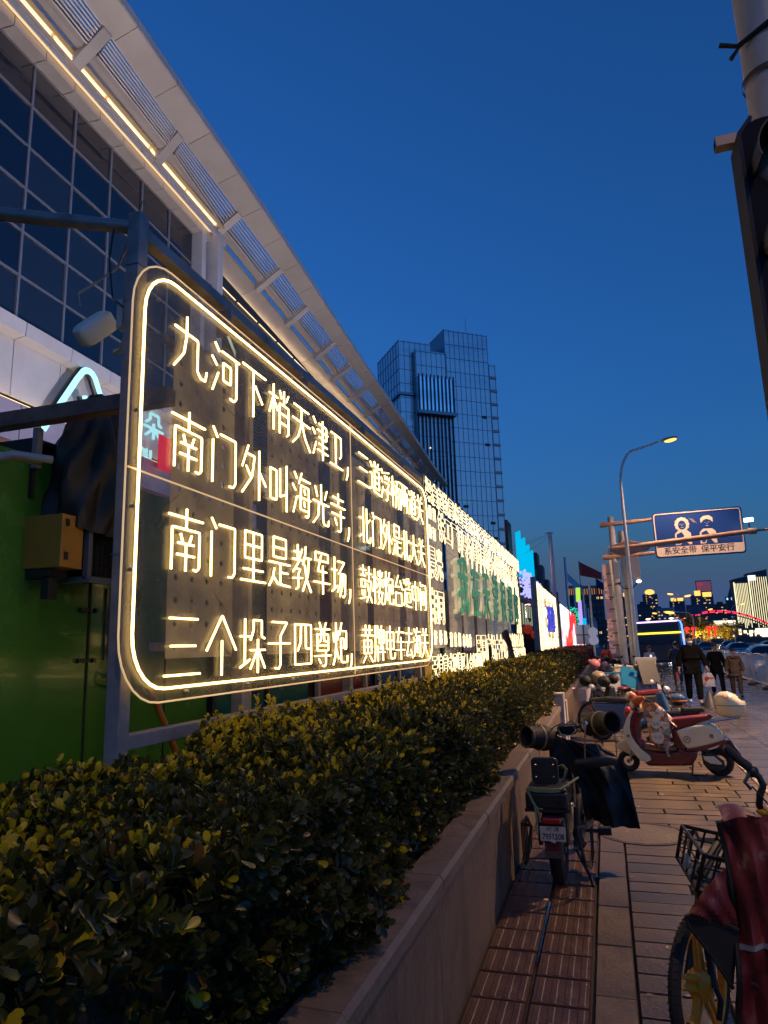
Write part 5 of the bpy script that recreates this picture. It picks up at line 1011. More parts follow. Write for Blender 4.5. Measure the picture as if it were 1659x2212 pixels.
b = MB(); b.lathe([(0, .004), (.028, .002), (.03, 0)], 16, Matrix.Translation((.975, -.158, .475)) @ Ms); b.lathe([(0, .004), (.02, .002), (.022, 0)], 14, Matrix.Translation((.01, -.168, .46)) @ Ms); b.build('chrome_cap', mat('cap grey', (.35, .3, .28), .2, .6), SC)
b = MB(); b.ball((1.105, -.062, .355), (.022, .012, .022), 10, 6); b.build('indicator', M_orange, SC, True)
b = MB()
for k in range(26): b.ball((.70+k*.0165, -.1612, .298+k*.0044+(.00006*k*k)), (.004, .002, .004), 5, 4)
b.build('stitching', mat('stitch brown', (.25, .12, .05), .6), SC, kind='stuff')
TB = thing('tail_box', 'glossy cream egg-shaped tail box with dark visor and red beak on the scooter rack', 'tail box', (1.39, 9.735, .69), R(-6.6))
b = MB()
prof = [(0, 0), (.09, .003), (.14, .03), (.168, .085), (.174, .14)]
b.lathe(prof, 32, Matrix.Diagonal((1, .88, 1, 1))); b.build('lower_shell', M_cream, TB, True)
b = MB(); b.lathe([(.1745, .146), (.172, .19), (.155, .24), (.125, .275), (.08, .297), (.03, .304), (0, .304)], 32, Matrix.Translation((0, 0, 0)) @ Matrix.Rotation(R(0), 4, 'Y') @ Matrix.Diagonal((1, .88, 1, 1)))
b.v = [(x-(z-.146)*.16, y, z-(.05*max(0, x)/.17 if z > .2 else 0)) for x, y, z in b.v]; b.build('lid', M_cream, TB, True)
b = MB(); b.lathe([(.1755, .139), (.1765, .1425), (.1755, .146)], 32, Matrix.Diagonal((1, .88, 1, 1))); b.build('seam', M_black, TB)
b = MB(); b.ball((.055, 0, .235), (.115, .085, .032), 18, 8, Matrix.Rotation(R(32), 3, 'Y')); b.build('visor', mat('visor glass', (.01, .015, .03), .04, coat=1), TB, True)
b = MB(); b.add([(-.075, -.135, .265), (-.03, -.155, .25), (-.075, -.15, .235), (-.06, -.185, .245)], [(0, 1, 3), (1, 2, 3), (0, 3, 2), (0, 2, 1)]); b.build('beak', mat('beak red', (.5, .03, .01), .4), TB)
# patterned fabrics: generic round blobs of orange, pink, cream and green with dark outlines
def pattern(name, cols, scale, line=(.03, .015, .01), rough=.6):
    m = bpy.data.materials.new(name); m.use_nodes = True; nt = m.node_tree; N = nt.nodes.new; L = nt.links.new; b = nt.nodes['Principled BSDF']; b.inputs['Roughness'].default_value = rough
    tc = N('ShaderNodeTexCoord'); v = N('ShaderNodeTexVoronoi'); v.inputs['Scale'].default_value = scale; L(tc.outputs['Object'], v.inputs[0]); v2 = N('ShaderNodeTexVoronoi'); v2.feature = 'DISTANCE_TO_EDGE'; v2.inputs['Scale'].default_value = scale; L(tc.outputs['Object'], v2.inputs[0])
    sp = N('ShaderNodeSeparateColor'); L(v.outputs['Color'], sp.inputs[0]); cr = N('ShaderNodeValToRGB'); cr.color_ramp.interpolation = 'CONSTANT'; el = cr.color_ramp.elements
    for i, c in enumerate(cols):
        e = el[i] if i < 2 else el.new(i/len(cols)); e.position = i/len(cols); e.color = (*c, 1)
    L(sp.outputs[0], cr.inputs[0]); lt = N('ShaderNodeMath'); lt.operation = 'LESS_THAN'; lt.inputs[1].default_value = .035; L(v2.outputs['Distance'], lt.inputs[0])
    mx = N('ShaderNodeMix'); mx.data_type = 'RGBA'; L(lt.outputs[0], mx.inputs[0]); L(cr.outputs[0], mx.inputs[6]); mx.inputs[7].default_value = (*line, 1); L(mx.outputs[2], b.inputs['Base Color'])
    n = N('ShaderNodeTexNoise'); n.inputs['Scale'].default_value = 9; L(tc.outputs['Object'], n.inputs[0]); bp = N('ShaderNodeBump'); bp.inputs['Strength'].default_value = .6; bp.inputs['Distance'].default_value = .02; L(n.outputs[0], bp.inputs['Height']); L(bp.outputs[0], b.inputs['Normal']); return m
M_pat = pattern('printed apron', [(.62, .16, .04), (.70, .55, .42), (.6, .25, .15), (.72, .62, .5), (.55, .10, .03), (.25, .33, .27), (.68, .35, .22), (.3, .22, .2)], 16)
M_org = mat('orange cloth', (.55, .12, .03), .6, bump=(12, .6), nz=(12, .35))
AP2 = thing('patterned_windshield', 'orange and cream patterned padded windshield apron hung on the scooter handlebar', 'apron', (.17, 9.86, 0), R(-6.6))
ap = [(480, 420), (520, 350), (600, 330), (660, 370), (740, 470), (762, 520), (755, 640), (745, 760), (700, 770), (725, 870), (690, 850), (600, 800), (545, 740), (535, 600), (500, 520)]
def apr(u, v):
    z0 = (1080-(350+v*(450)))/850+.01; wl = np.interp(v, [0, .2, .5, .85, 1], [500, 500, 535, 548, 600]); wr = np.interp(v, [0, .2, .5, .85, 1], [640, 740, 762, 748, 730]); x = (wl+(wr-wl)*u-320)/850
    return (x, -.175-.03*math.sin(u*PI)-.012*math.sin(u*9+v*7), z0)
b = MB(); b.grid(apr, 18, 24); b.grid(lambda u, v: tuple(Vector(apr(u, v))+Vector((0, .02, 0))), 18, 24); b.build('front_layer', M_pat, AP2, True)
b = MB(); b.grid(lambda u, v: (.16+.42*v+.02*math.sin(u*9), -.17+.34*u, .86-.26*v*v+.02*math.sin(u*7+v*4)-.12*(2*u-1)**2*(1-v)), 16, 10); b.build('top_layer', pattern('printed apron blue', [(.12, .15, .22), (.6, .5, .4), (.3, .1, .06), (.2, .24, .3)], 22), AP2, True)
for i, (cx, cy, r) in enumerate(((630, 705, 62), (625, 570, 45), (640, 500, 38), (720, 580, 36), (690, 465, 26))):
    x, z = (cx-320)/850, (1080-cy)/850+.01; q = MB(); r /= 850; q.prism([(x+r*math.cos(R(a)), z+r*.92*math.sin(R(a))) for a in range(0, 360, 24)], -.229-.0005*i, -.224, 'XZ'); q.build('printed_face', mat('print cream', (.72, .66, .52), .6), AP2)
    if i in (0, 1, 3):
        q = MB()
        for s_ in (-1, 1): q.tube([(x+s_*r*.36+r*.24*math.cos(R(a)), -.231, z+.1*r+r*.24*math.sin(R(a))) for a in range(0, 360, 30)], .0022, 4, closed=True); q.ball((x+s_*r*.36, -.231, z+.1*r), (r*.07, .001, r*.07), 6, 4)
        q.build('printed_eyes', M_black, AP2, kind='stuff')
b = MB(); b.tube([(.44, -.17, .36), (.46, -.19, .27), (.475, -.19, .23)], [.03, .02, .012], 8); b.build('hanging_tail', M_pat, AP2, True)
b = MB(); b.ball((.07, -.02, .93), (.075, .07, .07), 16, 10); b.build('hand_muff', M_pat, AP2, True); b = MB(); b.tube([(.11, -.1, .86), (.17, -.12, .9), (.24, -.13, .93)], [.05, .055, .025], 12); b.build('grip_muff', M_org, AP2, True)
b = MB(); b.ball((.095, -.02, .84), (.05, .09, .062), 16, 10); b.build('headlight_cowl', M_cream, SC, True); b = MB(); b.tube([(.1, 0, .8), (.13, 0, .7)], .035, 8); b.tube([(.14, -.12, .86), (.15, 0, .85), (.14, .14, .92)], .012, 8); b.build('handlebar', M_maroon, SC, True)
RH = MB(); RH.ball((0, 0, 0), (.05, .06, .08), 14, 9); RH.build('red_helmet', mat('red helmet', (.42, .02, .03), .25, coat=.6), loc=(.19, 9.98, .72), smooth=True, label='small red helmet hanging in front of the cream scooter', cat='helmet')
# black e-bike parked by the planter wall, seen from behind
KB = thing('black_ebike', 'black cargo e-bike with plate 7952308, backrest and leather hand muffs by the planter', 'e-bike', (-.45, 5.15, 0), R(-1))
wheel(KB, 0, .24, .235, .235, .10, PI/2); wheel(KB, .10, 1.2, .225, .225, .08, PI/2-.15)
b = MB(); b.box((-.035, .2, .585), (.29, .42, .115)); b.build('seat_box', M_blk2, KB, bevel=.02); b = MB(); b.box((-.035, .2, .65), (.27, .4, .03)); b.build('cushion', M_seat, KB, bevel=.012)
b = MB(); b.box((-.035, .02, .522), (.30, .06, .02)); b.build('box_rim', M_blk2, KB)
b = MB(); b.prism([(-.055+x, .75+z) for x, z in rrect(-.095, .095, -.09, .09, .035, 4)], .19, .225, 'XZ'); b.build('backrest', M_seat, KB, bevel=.008)
for sx in (-1, 1):
    for sz in (-1, 1): b = MB(); b.ball((-.055+sx*.062, .187, .75+sz*.042), (.006, .004, .006), 8, 5); b.build('bolt', M_chrome, KB)
b = MB(); b.tube([(.06, .25, .66), (.09, .3, .74), (.06, .36, .76), (0, .38, .74)], .012, 6); b.build('grab_rail', M_black, KB, True)
M_strap = mat('green strap', (.17, .21, .10), .7, bump=(60, .5)); b = MB()
for k in range(4): b.tube([(-.16, -.01, .655+k*.006), (-.10, -.015, .645+k*.007), (.02, -.012, .645+k*.007), (.06, 0, .65+k*.006)], .006, 5)
b.tube([(.05, 0, .655), (.12, .1, .685), (.17, .25, .70)], .008, 5); b.tube([(-.16, -.01, .65), (-.13, -.03, .59), (-.10, -.05, .545)], .009, 5); b.tube([(-.11, -.05, .55), (-.10, -.07, .47), (-.095, -.12, .40)], .007, 5); b.tube([(-.10, -.05, .55), (-.085, -.06, .5), (-.08, -.07, .46)], .007, 5); b.tube([(-.12, -.045, .548), (-.09, -.05, .545), (-.06, -.04, .54)], .006, 5); b.build('strap', M_strap, KB, True)
b = MB(); b.lathe([(.27, -.065), (.285, -.05), (.285, .05), (.27, .065), (.262, .06), (.262, -.06)], 20, Matrix.Translation((0, .24, .235)) @ Matrix.Rotation(PI/2, 4, 'Z') @ Matrix.Rotation(PI/2, 4, 'X'), a0=R(15), a1=R(175)); b.build('rear_fender', M_black, KB, True)
b = MB(); b.box((0, -.02, .43), (.16, .1, .13)); b.build('tail_housing', M_blk2, KB, bevel=.02); b = MB(); b.box((-.005, -.075, .475), (.125, .03, .038)); b.build('tail_lamp', M_redl, KB, bevel=.01)
b = MB(); b.box((0, -.085, .395), (.168, .006, .094)); b.build('number_plate', mat('plate white', (.50, .47, .42), .5, nz=(30, .3)), KB, bevel=.004)
text('7952308', .052, 'plate_digits', mat('plate ink', (.015, .03, .05), .5), KB, Matrix.Translation((.002, -.0895, .377)) @ MX, xs=.78, offset=.0012); text('天 津', .034, 'plate_digits', MATS['plate ink'], KB, Matrix.Translation((.0, -.0895, .424)) @ MX, xs=1.2)
b = MB(); b.box((.0, -.095, .355), (.035, .006, .02), Matrix.Rotation(.4, 3, 'Y')); b.build('torn_sticker', M_whitepole, KB)
b = MB(); b.box((0, -.06, .285), (.115, .008, .10)); b.build('mud_flap', mat('flap grey brown', (.07, .055, .05), .6), KB, bevel=.004); b = MB(); b.box((-.003, -.067, .305), (.075, .006, .03)); b.build('reflector', mat('dull red reflector', (.12, .01, .01), .3), KB)
for sx, x0 in ((-1, -.20), (1, .20)):
    b = MB(); b.tube([(x0*.75, .0, .42), (x0*1.1, .05, .42), (x0*1.18, .2, .40), (x0*1.18, .42, .38), (x0*1.1, .5, .3), (x0*1.1, .42, .17), (x0*1.1, .1, .15), (x0*.95, 0, .2), (x0*.75, -.0, .42)], .011, 6)
    for k in range(5): b.bar((x0*1.15, .1+k*.07, .16), (x0*1.17, .1+k*.07, .40), .008)
    b.build('crash_bar', M_black, KB, True)
    b = MB(); b.tube([(x0*.7, .25, .5), (x0*.6, .24, .24)], .016, 8); b.build('shock_absorber', M_darkmet, KB, True)
b = MB(); b.tube([(.18, .45, .30), (.28, .45, .30)], .012, 8); b.build('footpeg', M_black, KB, True); b = MB(); b.tube([(.27, .45, .30), (.36, .45, .305)], .03, 12); b.build('peg_rubber', M_rub, KB, True)
b = MB(); b.tube([(.12, .3, .2), (.2, .25, .05), (.22, .2, .0)], .012, 6); b.build('side_stand', M_black, KB, True)
b = MB(); b.prism([(.1, .26), (.9, .26), (1.05, .5), (1.0, .85), (.9, .88), (.85, .4), (.6, .34), (.45, .52), (.1, .52)], -.09, .09, 'YZ'); b.build('body_shell', M_blk2, KB, bevel=.03)
b = MB(); b.tube([(.08, 1.0, .85), (.1, 1.2, .23)], .03, 8); b.build('fork', M_darkmet, KB, True)
b = MB(); [b.tube(pp, .004, 5) for pp in ([(-.08, .8, .93), (-.02, .76, .99), (.05, .78, 1.02), (.1, .82, .97)], [(.16, .8, .99), (.12, .74, 1.04), (.02, .76, .98), (0, .82, .85)], [(.0, .84, .9), (-.03, .8, .78), (.02, .9, .6)])]; b.build('cables', M_black, KB, True); b = MB(); b.tube([(-.17, .78, .90), (-.02, .85, .93), (.09, .86, .95), (.2, .85, 1.0), (.36, .8, 1.03)], .014, 8); b.build('handlebar', M_black, KB, True)
b = MB(); b.box((.075, .8, .965), (.15, .05, .09), Matrix.Rotation(R(-8), 3, 'Y') @ Matrix.Rotation(R(35), 3, 'X')); b.build('dash', M_black, KB, bevel=.02); b = MB(); pts = [(.01, .97), (.03, .93), (.1, .92), (.145, .96), (.13, 1.0), (.04, .995)]; b.tube([(x, .765, z) for x, z in pts], .005, 6, closed=True); b.build('dash_bezel', mat('bezel pale', (.5, .48, .42), .3), KB, True)
M_muff = mat('muff leather', (.016, .013, .011), .7, bump=(9, .8)); M_fur = mat('muff lining', (.16, .10, .055), .8, bump=(60, .8))
for (cx, cz, dirx, nm) in ((-.155, .90, -1, 'hand_muff'), (.345, 1.01, 1, 'hand_muff')):
    ax = Vector((dirx*.55, -.62, .12*(1 if dirx < 0 else 1.2))).normalized(); Q = ax.to_track_quat('Z', 'Y').to_matrix().to_4x4(); Mt = Matrix.Translation((cx, .8, cz)) @ Q
    b = MB(); b.lathe([(.045, -.16), (.085, -.13), (.10, -.06), (.095, .0), (.085, .05), (.082, .11), (.088, .13), (.078, .13), (.06, .05), (.03, -.05)], 20, Mt); b.build('hand_muff', M_muff, KB, True)
    b = MB(); b.lathe([(.074, .125), (.083, .135), (.084, .12), (.074, .02), (.03, -.04)], 20, Mt); b.build('muff_lining', M_fur, KB, True)
    b = MB(); b.lathe([(.097, -.012), (.100, -.004), (.096, .008), (.09, .008)], 20, Mt); b.build('muff_band', M_tan, KB, True)
b = MB(); b.tube([(.19, .76, 1.0), (.215, .75, 1.06), (.235, .76, 1.02), (.20, .75, .985)], .012, 6, closed=True); b.build('lever_clamp', M_chrome, KB, True)
QC = thing('hanging_coat', 'dark navy quilted windshield skirt hanging from the black e-bike handlebar to knee height', 'windshield skirt', (-.45, 5.15, 0), R(-1))
def coat(u, v):
    xl = np.interp(v, [0, .3, .6, 1], [.0, .06, .15, .17]); xr = np.interp(v, [0, .12, .3, 1], [.30, .42, .50, .56]); z = .92-.62*v-.06*u*(1-v)-.03*u*v
    return (xl+(xr-xl)*u, .74-.10*math.sin(u*PI)-.05*math.sin(u*12+v*2)*(.3+v)-.018*math.sin(v*17+u*3)-.012*math.sin(u*29-v*9), z+.01*math.sin(u*14)*v)
b = MB(); b.grid(coat, 26, 26); b.grid(lambda u, v: tuple(Vector(coat(u, v))+Vector((0, .03, 0))), 26, 26); b.build('quilted_panel', M_nav, QC, True)
b = MB(); b.tube([(.14, .60, .74), (.25, .57, .75), (.36, .58, .77), (.43, .62, .76)], [.03, .04, .04, .03], 12); b.build('rolled_muff', mat('brown black quilt', (.03, .02, .018), .6, bump=(12, .8)), QC, True)
b = MB(); b.tube([(.225, .72, 1.03), (.215, .62, .9), (.21, .57, .76)], .006, 6); b.tube([(.27, .7, .93), (.31, .62, .86), (.335, .58, .79)], .006, 6); b.build('brown_cord', mat('brown cord', (.32, .13, .06), .6), QC, True)
# yellow-wheeled shared bicycle at the lower right
QB = thing('shared_bicycle', 'shared bicycle with orange-yellow five-spoke front wheel and black wire basket at the lower right', 'bicycle', (.26, 3.33, 0))
hd = math.atan2(-.88, -.47); M_yel = mat('yellow alloy', (.90, .40, .03), .35, coat=.3, nz=(8, .15)); fx, fy = -.47, -.88
WC = Vector((-.013, .04, .27))
Mw = Matrix.Translation(WC) @ Matrix.Rotation(hd, 4, 'Z') @ Matrix.Rotation(PI/2, 4, 'X')
b = MB(); r = .27; w = .05; b.lathe([(r-.045, -w*.3), (r-.03, -w*.5), (r-.008, -w*.36), (r, 0), (r-.008, w*.36), (r-.03, w*.5), (r-.045, w*.3)], 56, Mw); b.build('tyre', M_rub, QB, True)
b = MB()
for k in range(64):
    a = 2*PI*k/64
    for s_ in (-1, 1):
        p = Mw @ Vector(((r-.002)*math.cos(a+s_*.02), (r-.002)*math.sin(a+s_*.02), s_*.004)); p2 = Mw @ Vector(((r-.010)*math.cos(a+.03*s_+.03), (r-.010)*math.sin(a+.03*s_+.03), s_*.020)); b.bar(p, p2, .008, .003)
b.build('tread_blocks', M_rub, QB, kind='stuff')
b = MB(); b.lathe([(r-.045, -.018), (r-.062, -.014), (r-.066, 0), (r-.062, .014), (r-.045, .018)], 48, Mw); b.build('rim', M_yel, QB, True)
for k in range(5):
    a = 2*PI*k/5+.35
    for off in (-.12, .12):
        b = MB(); b.tube([Mw @ Vector((.05*math.cos(a+off*3), .05*math.sin(a+off*3), 0)), Mw @ Vector(((r-.06)*math.cos(a+off*.7), (r-.06)*math.sin(a+off*.7), 0))], [.016, .009], 8); b.build('spoke', M_yel, QB, True)
b = MB(); b.lathe([(0, -.05), (.04, -.045), (.062, -.02), (.062, .02), (.04, .045), (0, .05)], 16, Mw); b.build('hub', M_yel, QB, True)
b = MB(); b.tube([Mw @ Vector((0, 0, .055)), WC+Vector((.06, .14, .36)), (.25, .36, .88)], .016, 8); b.tube([Mw @ Vector((0, 0, -.055)), WC+Vector((.03, .12, .36)), (.25, .36, .88)], .016, 8); b.build('fork', M_blk2, QB, True)
b = MB(); b.tube([Mw @ Vector((0, 0, -.06)), Mw @ Vector((.02, -.03, -.085)), Mw @ Vector((.05, -.09, -.08))], .012, 6); b.build('axle_nut', M_darkmet, QB, True)
b = MB(); b.tube([(.28, .42, .70), (.5, .9, .45), (.55, 1.0, .4)], .025, 8); b.tube([(.5, .9, .45), (.62, 1.15, .8)], .022, 8); b.build('main_frame', M_yel, QB, True)
wheel(QB, .72, 1.32, .335, .335, .05, hd, 5, M_yel)
b = MB(); b.ball((.64, 1.18, .86), (.07, .13, .04), 12, 8); b.build('saddle', M_seat, QB, True)
# basket: front face, sides, floor
def bp(u, v, w_):   # u across, v depth towards the camera, w height
    A0 = Vector((-.028, .47, .63)); return A0+Vector((.036, -.46, 0))*(1-v)*(1+.02*w_)+Vector((.20, -.17, 0))*u*(1+.12*w_)+Vector((.03, -.115, .17))*w_
b = MB()
for q_ in ((0, 0), (1, 0), (1, 1), (0, 1)): pass
for w_ in (0, 1): b.tube([bp(0, 0, w_), bp(1, 0, w_), bp(1, 1, w_), bp(0, 1, w_)], .009, 6, closed=True)
for (u, v) in ((0, 0), (1, 0), (1, 1), (0, 1)): b.tube([bp(u, v, 0), bp(u, v, 1)], .009, 6)
b.build('basket_rim', M_black, QB, True); b = MB()
for k in range(1, 5): b.bar(bp(k/5, 1, 0), bp(k/5, 1, 1), .007); b.bar(bp(k/5, 0, 0), bp(k/5, 0, 1), .007)
for k in range(1, 4): b.bar(bp(0, k/4, 0), bp(0, k/4, 1), .007); b.bar(bp(1, k/4, 0), bp(1, k/4, 1), .007)
for w_ in (.35, .68): b.tube([bp(0, 0, w_), bp(1, 0, w_), bp(1, 1, w_), bp(0, 1, w_)], .004, 4, closed=True)
b.build('basket_bars', M_black, QB); b = MB(); b.add([bp(.02, .02, .02), bp(.98, .02, .02), bp(.98, .98, .02), bp(.02, .98, .02)], [(0, 1, 2, 3)]); b.add([bp(.02, .02, .0), bp(.98, .02, .0), bp(.98, .98, .0), bp(.02, .98, .0)], [(0, 1, 2, 3)]); b.build('basket_floor', mat('basket plate', (.05, .04, .035), .5), QB)
b = MB(); b.ball(bp(-.04, .45, .40), (.012, .012, .035), 8, 6); b.build('reflector', mat('clear reflector', (.6, .55, .45), .15), QB, True)
b = MB(); b.add([bp(.80, .3, .30), bp(.98, .3, .30), bp(.98, .3, .95), bp(.80, .3, .95)], [(0, 1, 2, 3)]); b.build('sticker', mat('sticker cream', (.5, .46, .36), .5, nz=(60, .6)), QB)
b = MB(); b.tube([(.14, -.27, 1.235), (.185, -.28, 1.19), (.215, -.28, 1.165)], .017, 12); b.build('grip', M_rub, QB, True)
b = MB(); b.ball((.225, -.28, 1.15), (.022, .02, .022), 10, 8); b.tube([(.22, -.28, 1.155), (.245, -.285, 1.13), (.255, -.28, 1.10), (.24, -.28, 1.07), (.235, -.27, 1.03), (.25, -.25, .99)], [.011, .012, .013, .013, .013, .013], 10); b.tube([(.215, -.285, 1.15), (.19, -.30, 1.115), (.21, -.3, 1.09)], .007, 6); b.tube([(.215, -.29, 1.1), (.26, -.3, 1.04), (.28, -.29, .98)], .003, 5); b.build('handlebar', M_black, QB, True)
b = MB(); b.ball((.255, -.255, 1.005), (.032, .03, .022), 16, 8); b.build('bell', mat('bell yellow', (.8, .36, .02), .25, coat=1), QB, True)
QQ = thing('quilted_windshield', 'burgundy quilted windshield blanket with pale feather print covering the shared bicycle front', 'blanket', (.25, 3.33, -.035))
m = mat('burgundy quilt', (.19, .026, .028), .5, bump=(9, 1.0), nz=(3.5, .5), nz2=(11, (.42, .22, .20), .61)); M_pipe = mat('black piping', (.012, .011, .01), .6, bump=(120, .6))
def ql(v): return float(np.interp(v, [0, .1, .25, .45, .7, 1], [.10, .115, .122, .12, .10, .085]))
def quilt(u, v):
    x = ql(v)+u*(.42-ql(v))+.02*u; z = 1.0-.9*v+.03*math.sin(min(u*3, 1)*PI/2); y = -.27-.10*math.sin(min(1, u*1.3)*PI/2)+.05*v+.020*math.sin(u*15+v*7)+.016*math.sin(v*19+u*5)+.010*math.sin(u*31-v*13)-.02*abs(math.sin(v*5.2))**8; return (x, y, z)
b = MB(); b.grid(quilt, 30, 44); b.grid(lambda u, v: tuple(Vector(quilt(u, v))+Vector((.012, .035, 0))), 30, 44); b.build('main_panel', m, QQ, True)
b = MB(); b.grid(lambda u, v: (.115+u*.32, -.27-.08*math.sin(u*2)+.22*v, 1.0+.035*math.sin(v*2.5)-.02*v+.02*math.sin(u*9)), 16, 8); b.build('top_fold', m, QQ, True)
sl = [(.115, -.255, .84), (.10, -.25, .8), (.055, -.25, .76), (.0, -.25, .70), (-.05, -.25, .65)]
lo = [(.13, -.24, .56), (.115, -.245, .60), (.08, -.25, .63), (.03, -.255, .665), (-.012, -.25, .695)]
b = MB(); b.grid(lambda u, v: tuple(Vector(sl[0]).lerp(Vector(sl[4]), u)*(1-v)+Vector((.125, -.262, .62)).lerp(Vector(sl[4]), u)*v+Vector((0, -.035*math.sin(u*PI)*math.sin(v*PI)-.008*math.sin(u*20+v*9), .018*math.sin(u*PI)*(1-v)))), 14, 10); b.build('side_flap', m, QQ, True)
b = MB(); b.grid(lambda u, v: tuple(Vector((.125, -.258, .62)).lerp(Vector(sl[4]), u)*(1-v)+Vector((.085, -.25, .42)).lerp(Vector((-.05, -.245, .64)), u)*v), 10, 8); b.build('flap_lining', mat('quilt lining', (.022, .018, .016), .6), QQ, True)
b = MB(); b.tube([Vector(quilt(0, v/30))+Vector((-.004, -.004, 0)) for v in range(31)], .010, 8); b.tube([(.125, -.268, .625), (.07, -.262, .645), (.0, -.256, .662), (-.052, -.252, .652), (-.045, -.25, .62), (0, -.25, .56), (.04, -.25, .50), (.085, -.25, .42)], .008, 8); b.build('piping', M_pipe, QQ, True)
b = MB(); b.grid(lambda u, v: tuple(Vector(quilt(u, .475+.02*v+.02*u))+Vector((0, -.004, 0))), 20, 2); b.build('reflective_strip', mat('grey reflective strip', (.30, .32, .33), .5), QQ, True)
# ------------------------------------------------------------------ generic parked e-bikes behind the cream scooter
M_bl = mat('ebike blue', (.04, .10, .22), .3, coat=.4); M_gy = mat('ebike grey', (.28, .29, .32), .3, coat=.3); M_wh = mat('ebike white', (.6, .6, .62), .3, coat=.3); M_pkm = mat('pink plastic', (.62, .22, .26), .4); M_bag = mat('white cloth', (.46, .40, .42), .8, bump=(18, .8))
def ebike(name, lab, x, y, rot, body=M_gy, seat=M_seat, muffs=True, basket=None, shield=False, topbox=None, frame=False, lean=0):
    T = thing(name, lab, 'e-bike' if not frame else 'bicycle', (x, y, 0), rot, 'parked bikes beyond the cream scooter'); T.rotation_euler[1] = 0; T.rotation_euler[0] = lean
    r = .22 if not frame else .3
    wheel(T, 0, 0, r, r, .07 if not frame else .045, 0, 0 if not frame else 16); wheel(T, 1.15, 0, r, r, .08 if not frame else .045, 0, 0 if not frame else 16)
    if frame:
        b = MB(); b.tube([(.05, 0, .62), (.5, 0, .3), (.62, 0, .32), (.72, 0, .75)], .02, 6); b.tube([(.62, 0, .32), (1.15, 0, r)], .014, 6); b.tube([(.70, 0, .68), (1.15, 0, r)], .014, 6); b.tube([(.05, 0, .9), (0, 0, r)], .02, 6); b.build('bike_frame', M_frame, T, True)
        b = MB(); b.ball((.74, 0, .8), (.13, .08, .035), 12, 6); b.build('saddle', seat, T, True)
    else:
        b = MB(); b.prism([(.1, .3), (.22, .24), (.8, .22), (1.0, .32), (1.2, .5), (1.25, .62), (.7, .62), (.62, .36), (.3, .34), (.2, .8), (.1, .82), (.02, .5)], -.12, .12, 'XZ'); b.build('body_shell', body, T, bevel=.035)
        b = MB(); b.prism([(.6, .62), (1.28, .64), (1.3, .69), (1.0, .72), (.62, .70)], -.12, .12, 'XZ'); b.build('seat', seat, T, bevel=.025)
        b = MB(); b.tube([(.1, 0, .5), (0, 0, r)], .025, 8); b.build('fork', M_darkmet, T, True); b = MB(); b.bx(-.12, .14, -.05, .05, r*2+.01, r*2+.05); b.build('fender', body, T, bevel=.01)
        b = MB(); b.bx(1.26, 1.3, -.06, .06, .5, .57); b.build('tail_lamp', M_redl, T, bevel=.006); b = MB(); b.tube([(.7, .12, .2), (.72, .2, 0)], .01, 5); b.build('side_stand', M_black, T)
    b = MB(); b.tube([(.16, -.3, .97), (.1, -.1, .92), (.1, .1, .92), (.16, .3, .97)], .013, 6); b.tube([(.1, 0, .93), (.09, 0, .6)], .025, 8); b.build('handlebar', M_darkmet, T, True)
    b = MB(); b.ball((.05, 0, .84), (.06, .07, .06), 12, 8); b.build('headlight', mat('headlight glass', (.5, .5, .5), .1, coat=1), T, True)
    if muffs:
        for s_ in (-1, 1): b = MB(); b.ball((.12, s_*.27, .95), (.10, .13, .10), 14, 8); b.build('hand_muff', muffs if muffs is not True else M_nav, T, True)
    else:
        for s_ in (-1, 1): b = MB(); b.tube([(.1, s_*.2, .95), (.06, s_*.26, 1.12)], .006, 5); b.ball((.06, s_*.27, 1.15), (.015, .055, .035), 10, 6); b.build('mirror', M_black, T, True)
    if basket:
        b = MB(); b.grid(lambda u, v: (-.17+.14*math.cos(2*PI*u)*(.8+.25*v)+.01*math.sin(u*40), .18*math.sin(2*PI*u)*(.8+.25*v), .62+.22*v+.015*math.sin(u*25)*v), 32, 6); b.lathe([(0, .62), (.13, .62)], 12, Matrix.Translation((-.17, 0, 0))); b.build('basket', basket, T, True)
    if shield:
        b = MB(); b.prism([(.0, .55), (.05, .5), (.28, 1.0), (.20, 1.30), (.16, 1.32), (.2, 1.0)], -.24, .24, 'XZ'); b.build('leg_shield', M_gy, T, bevel=.02); b = MB(); b.prism([(-.02, .8), (.02, .8), (.22, 1.25), (.18, 1.28)], -.2, .2, 'XZ'); b.build('shield_insert', M_black, T, bevel=.01)
    if topbox:
        b = MB(); b.box((1.28, 0, .86), (.34, .36, .3)); b.build('top_box', topbox, T, bevel=.05)
    return T
ebike('parked_bicycle', 'brown-framed city bicycle with a sagging white cloth basket and navy hand muffs', -.36, 13.3, R(38), frame=True, basket=M_bag, muffs=M_nav, seat=M_maroon)
ebike('parked_ebike', 'black e-bike with dark red seat just behind the cloth-basket bicycle', -.15, 14.3, R(20), body=M_black, seat=M_maroon, muffs=M_nav)
ebike('parked_ebike', 'grey delivery e-bike with tall leg shield and mirrors beside the lamp pole', .78, 14.8, R(118), body=M_gy, shield=True, muffs=False)
ebike('parked_ebike', 'blue-trimmed e-bike standing with its seat towards the walkway', .92, 12.6, R(170), body=M_bl, muffs=False)
ebike('parked_bicycle', 'thin brown bicycle without basket between the two dark e-bikes', .15, 15.4, R(25), frame=True, muffs=False)
ebike('parked_ebike', 'dark e-bike with grey fairing behind the brown bicycle', .35, 16.6, R(60), body=M_black, muffs=M_muff)
ebike('parked_ebike', 'white-bodied e-bike with a black top box in the middle of the row', -.1, 18.2, R(35), body=M_wh, topbox=M_black)
ebike('parked_ebike', 'blue e-bike with round navy muffs past the white-bodied one', .3, 20.2, R(50), body=M_bl, muffs=M_nav)
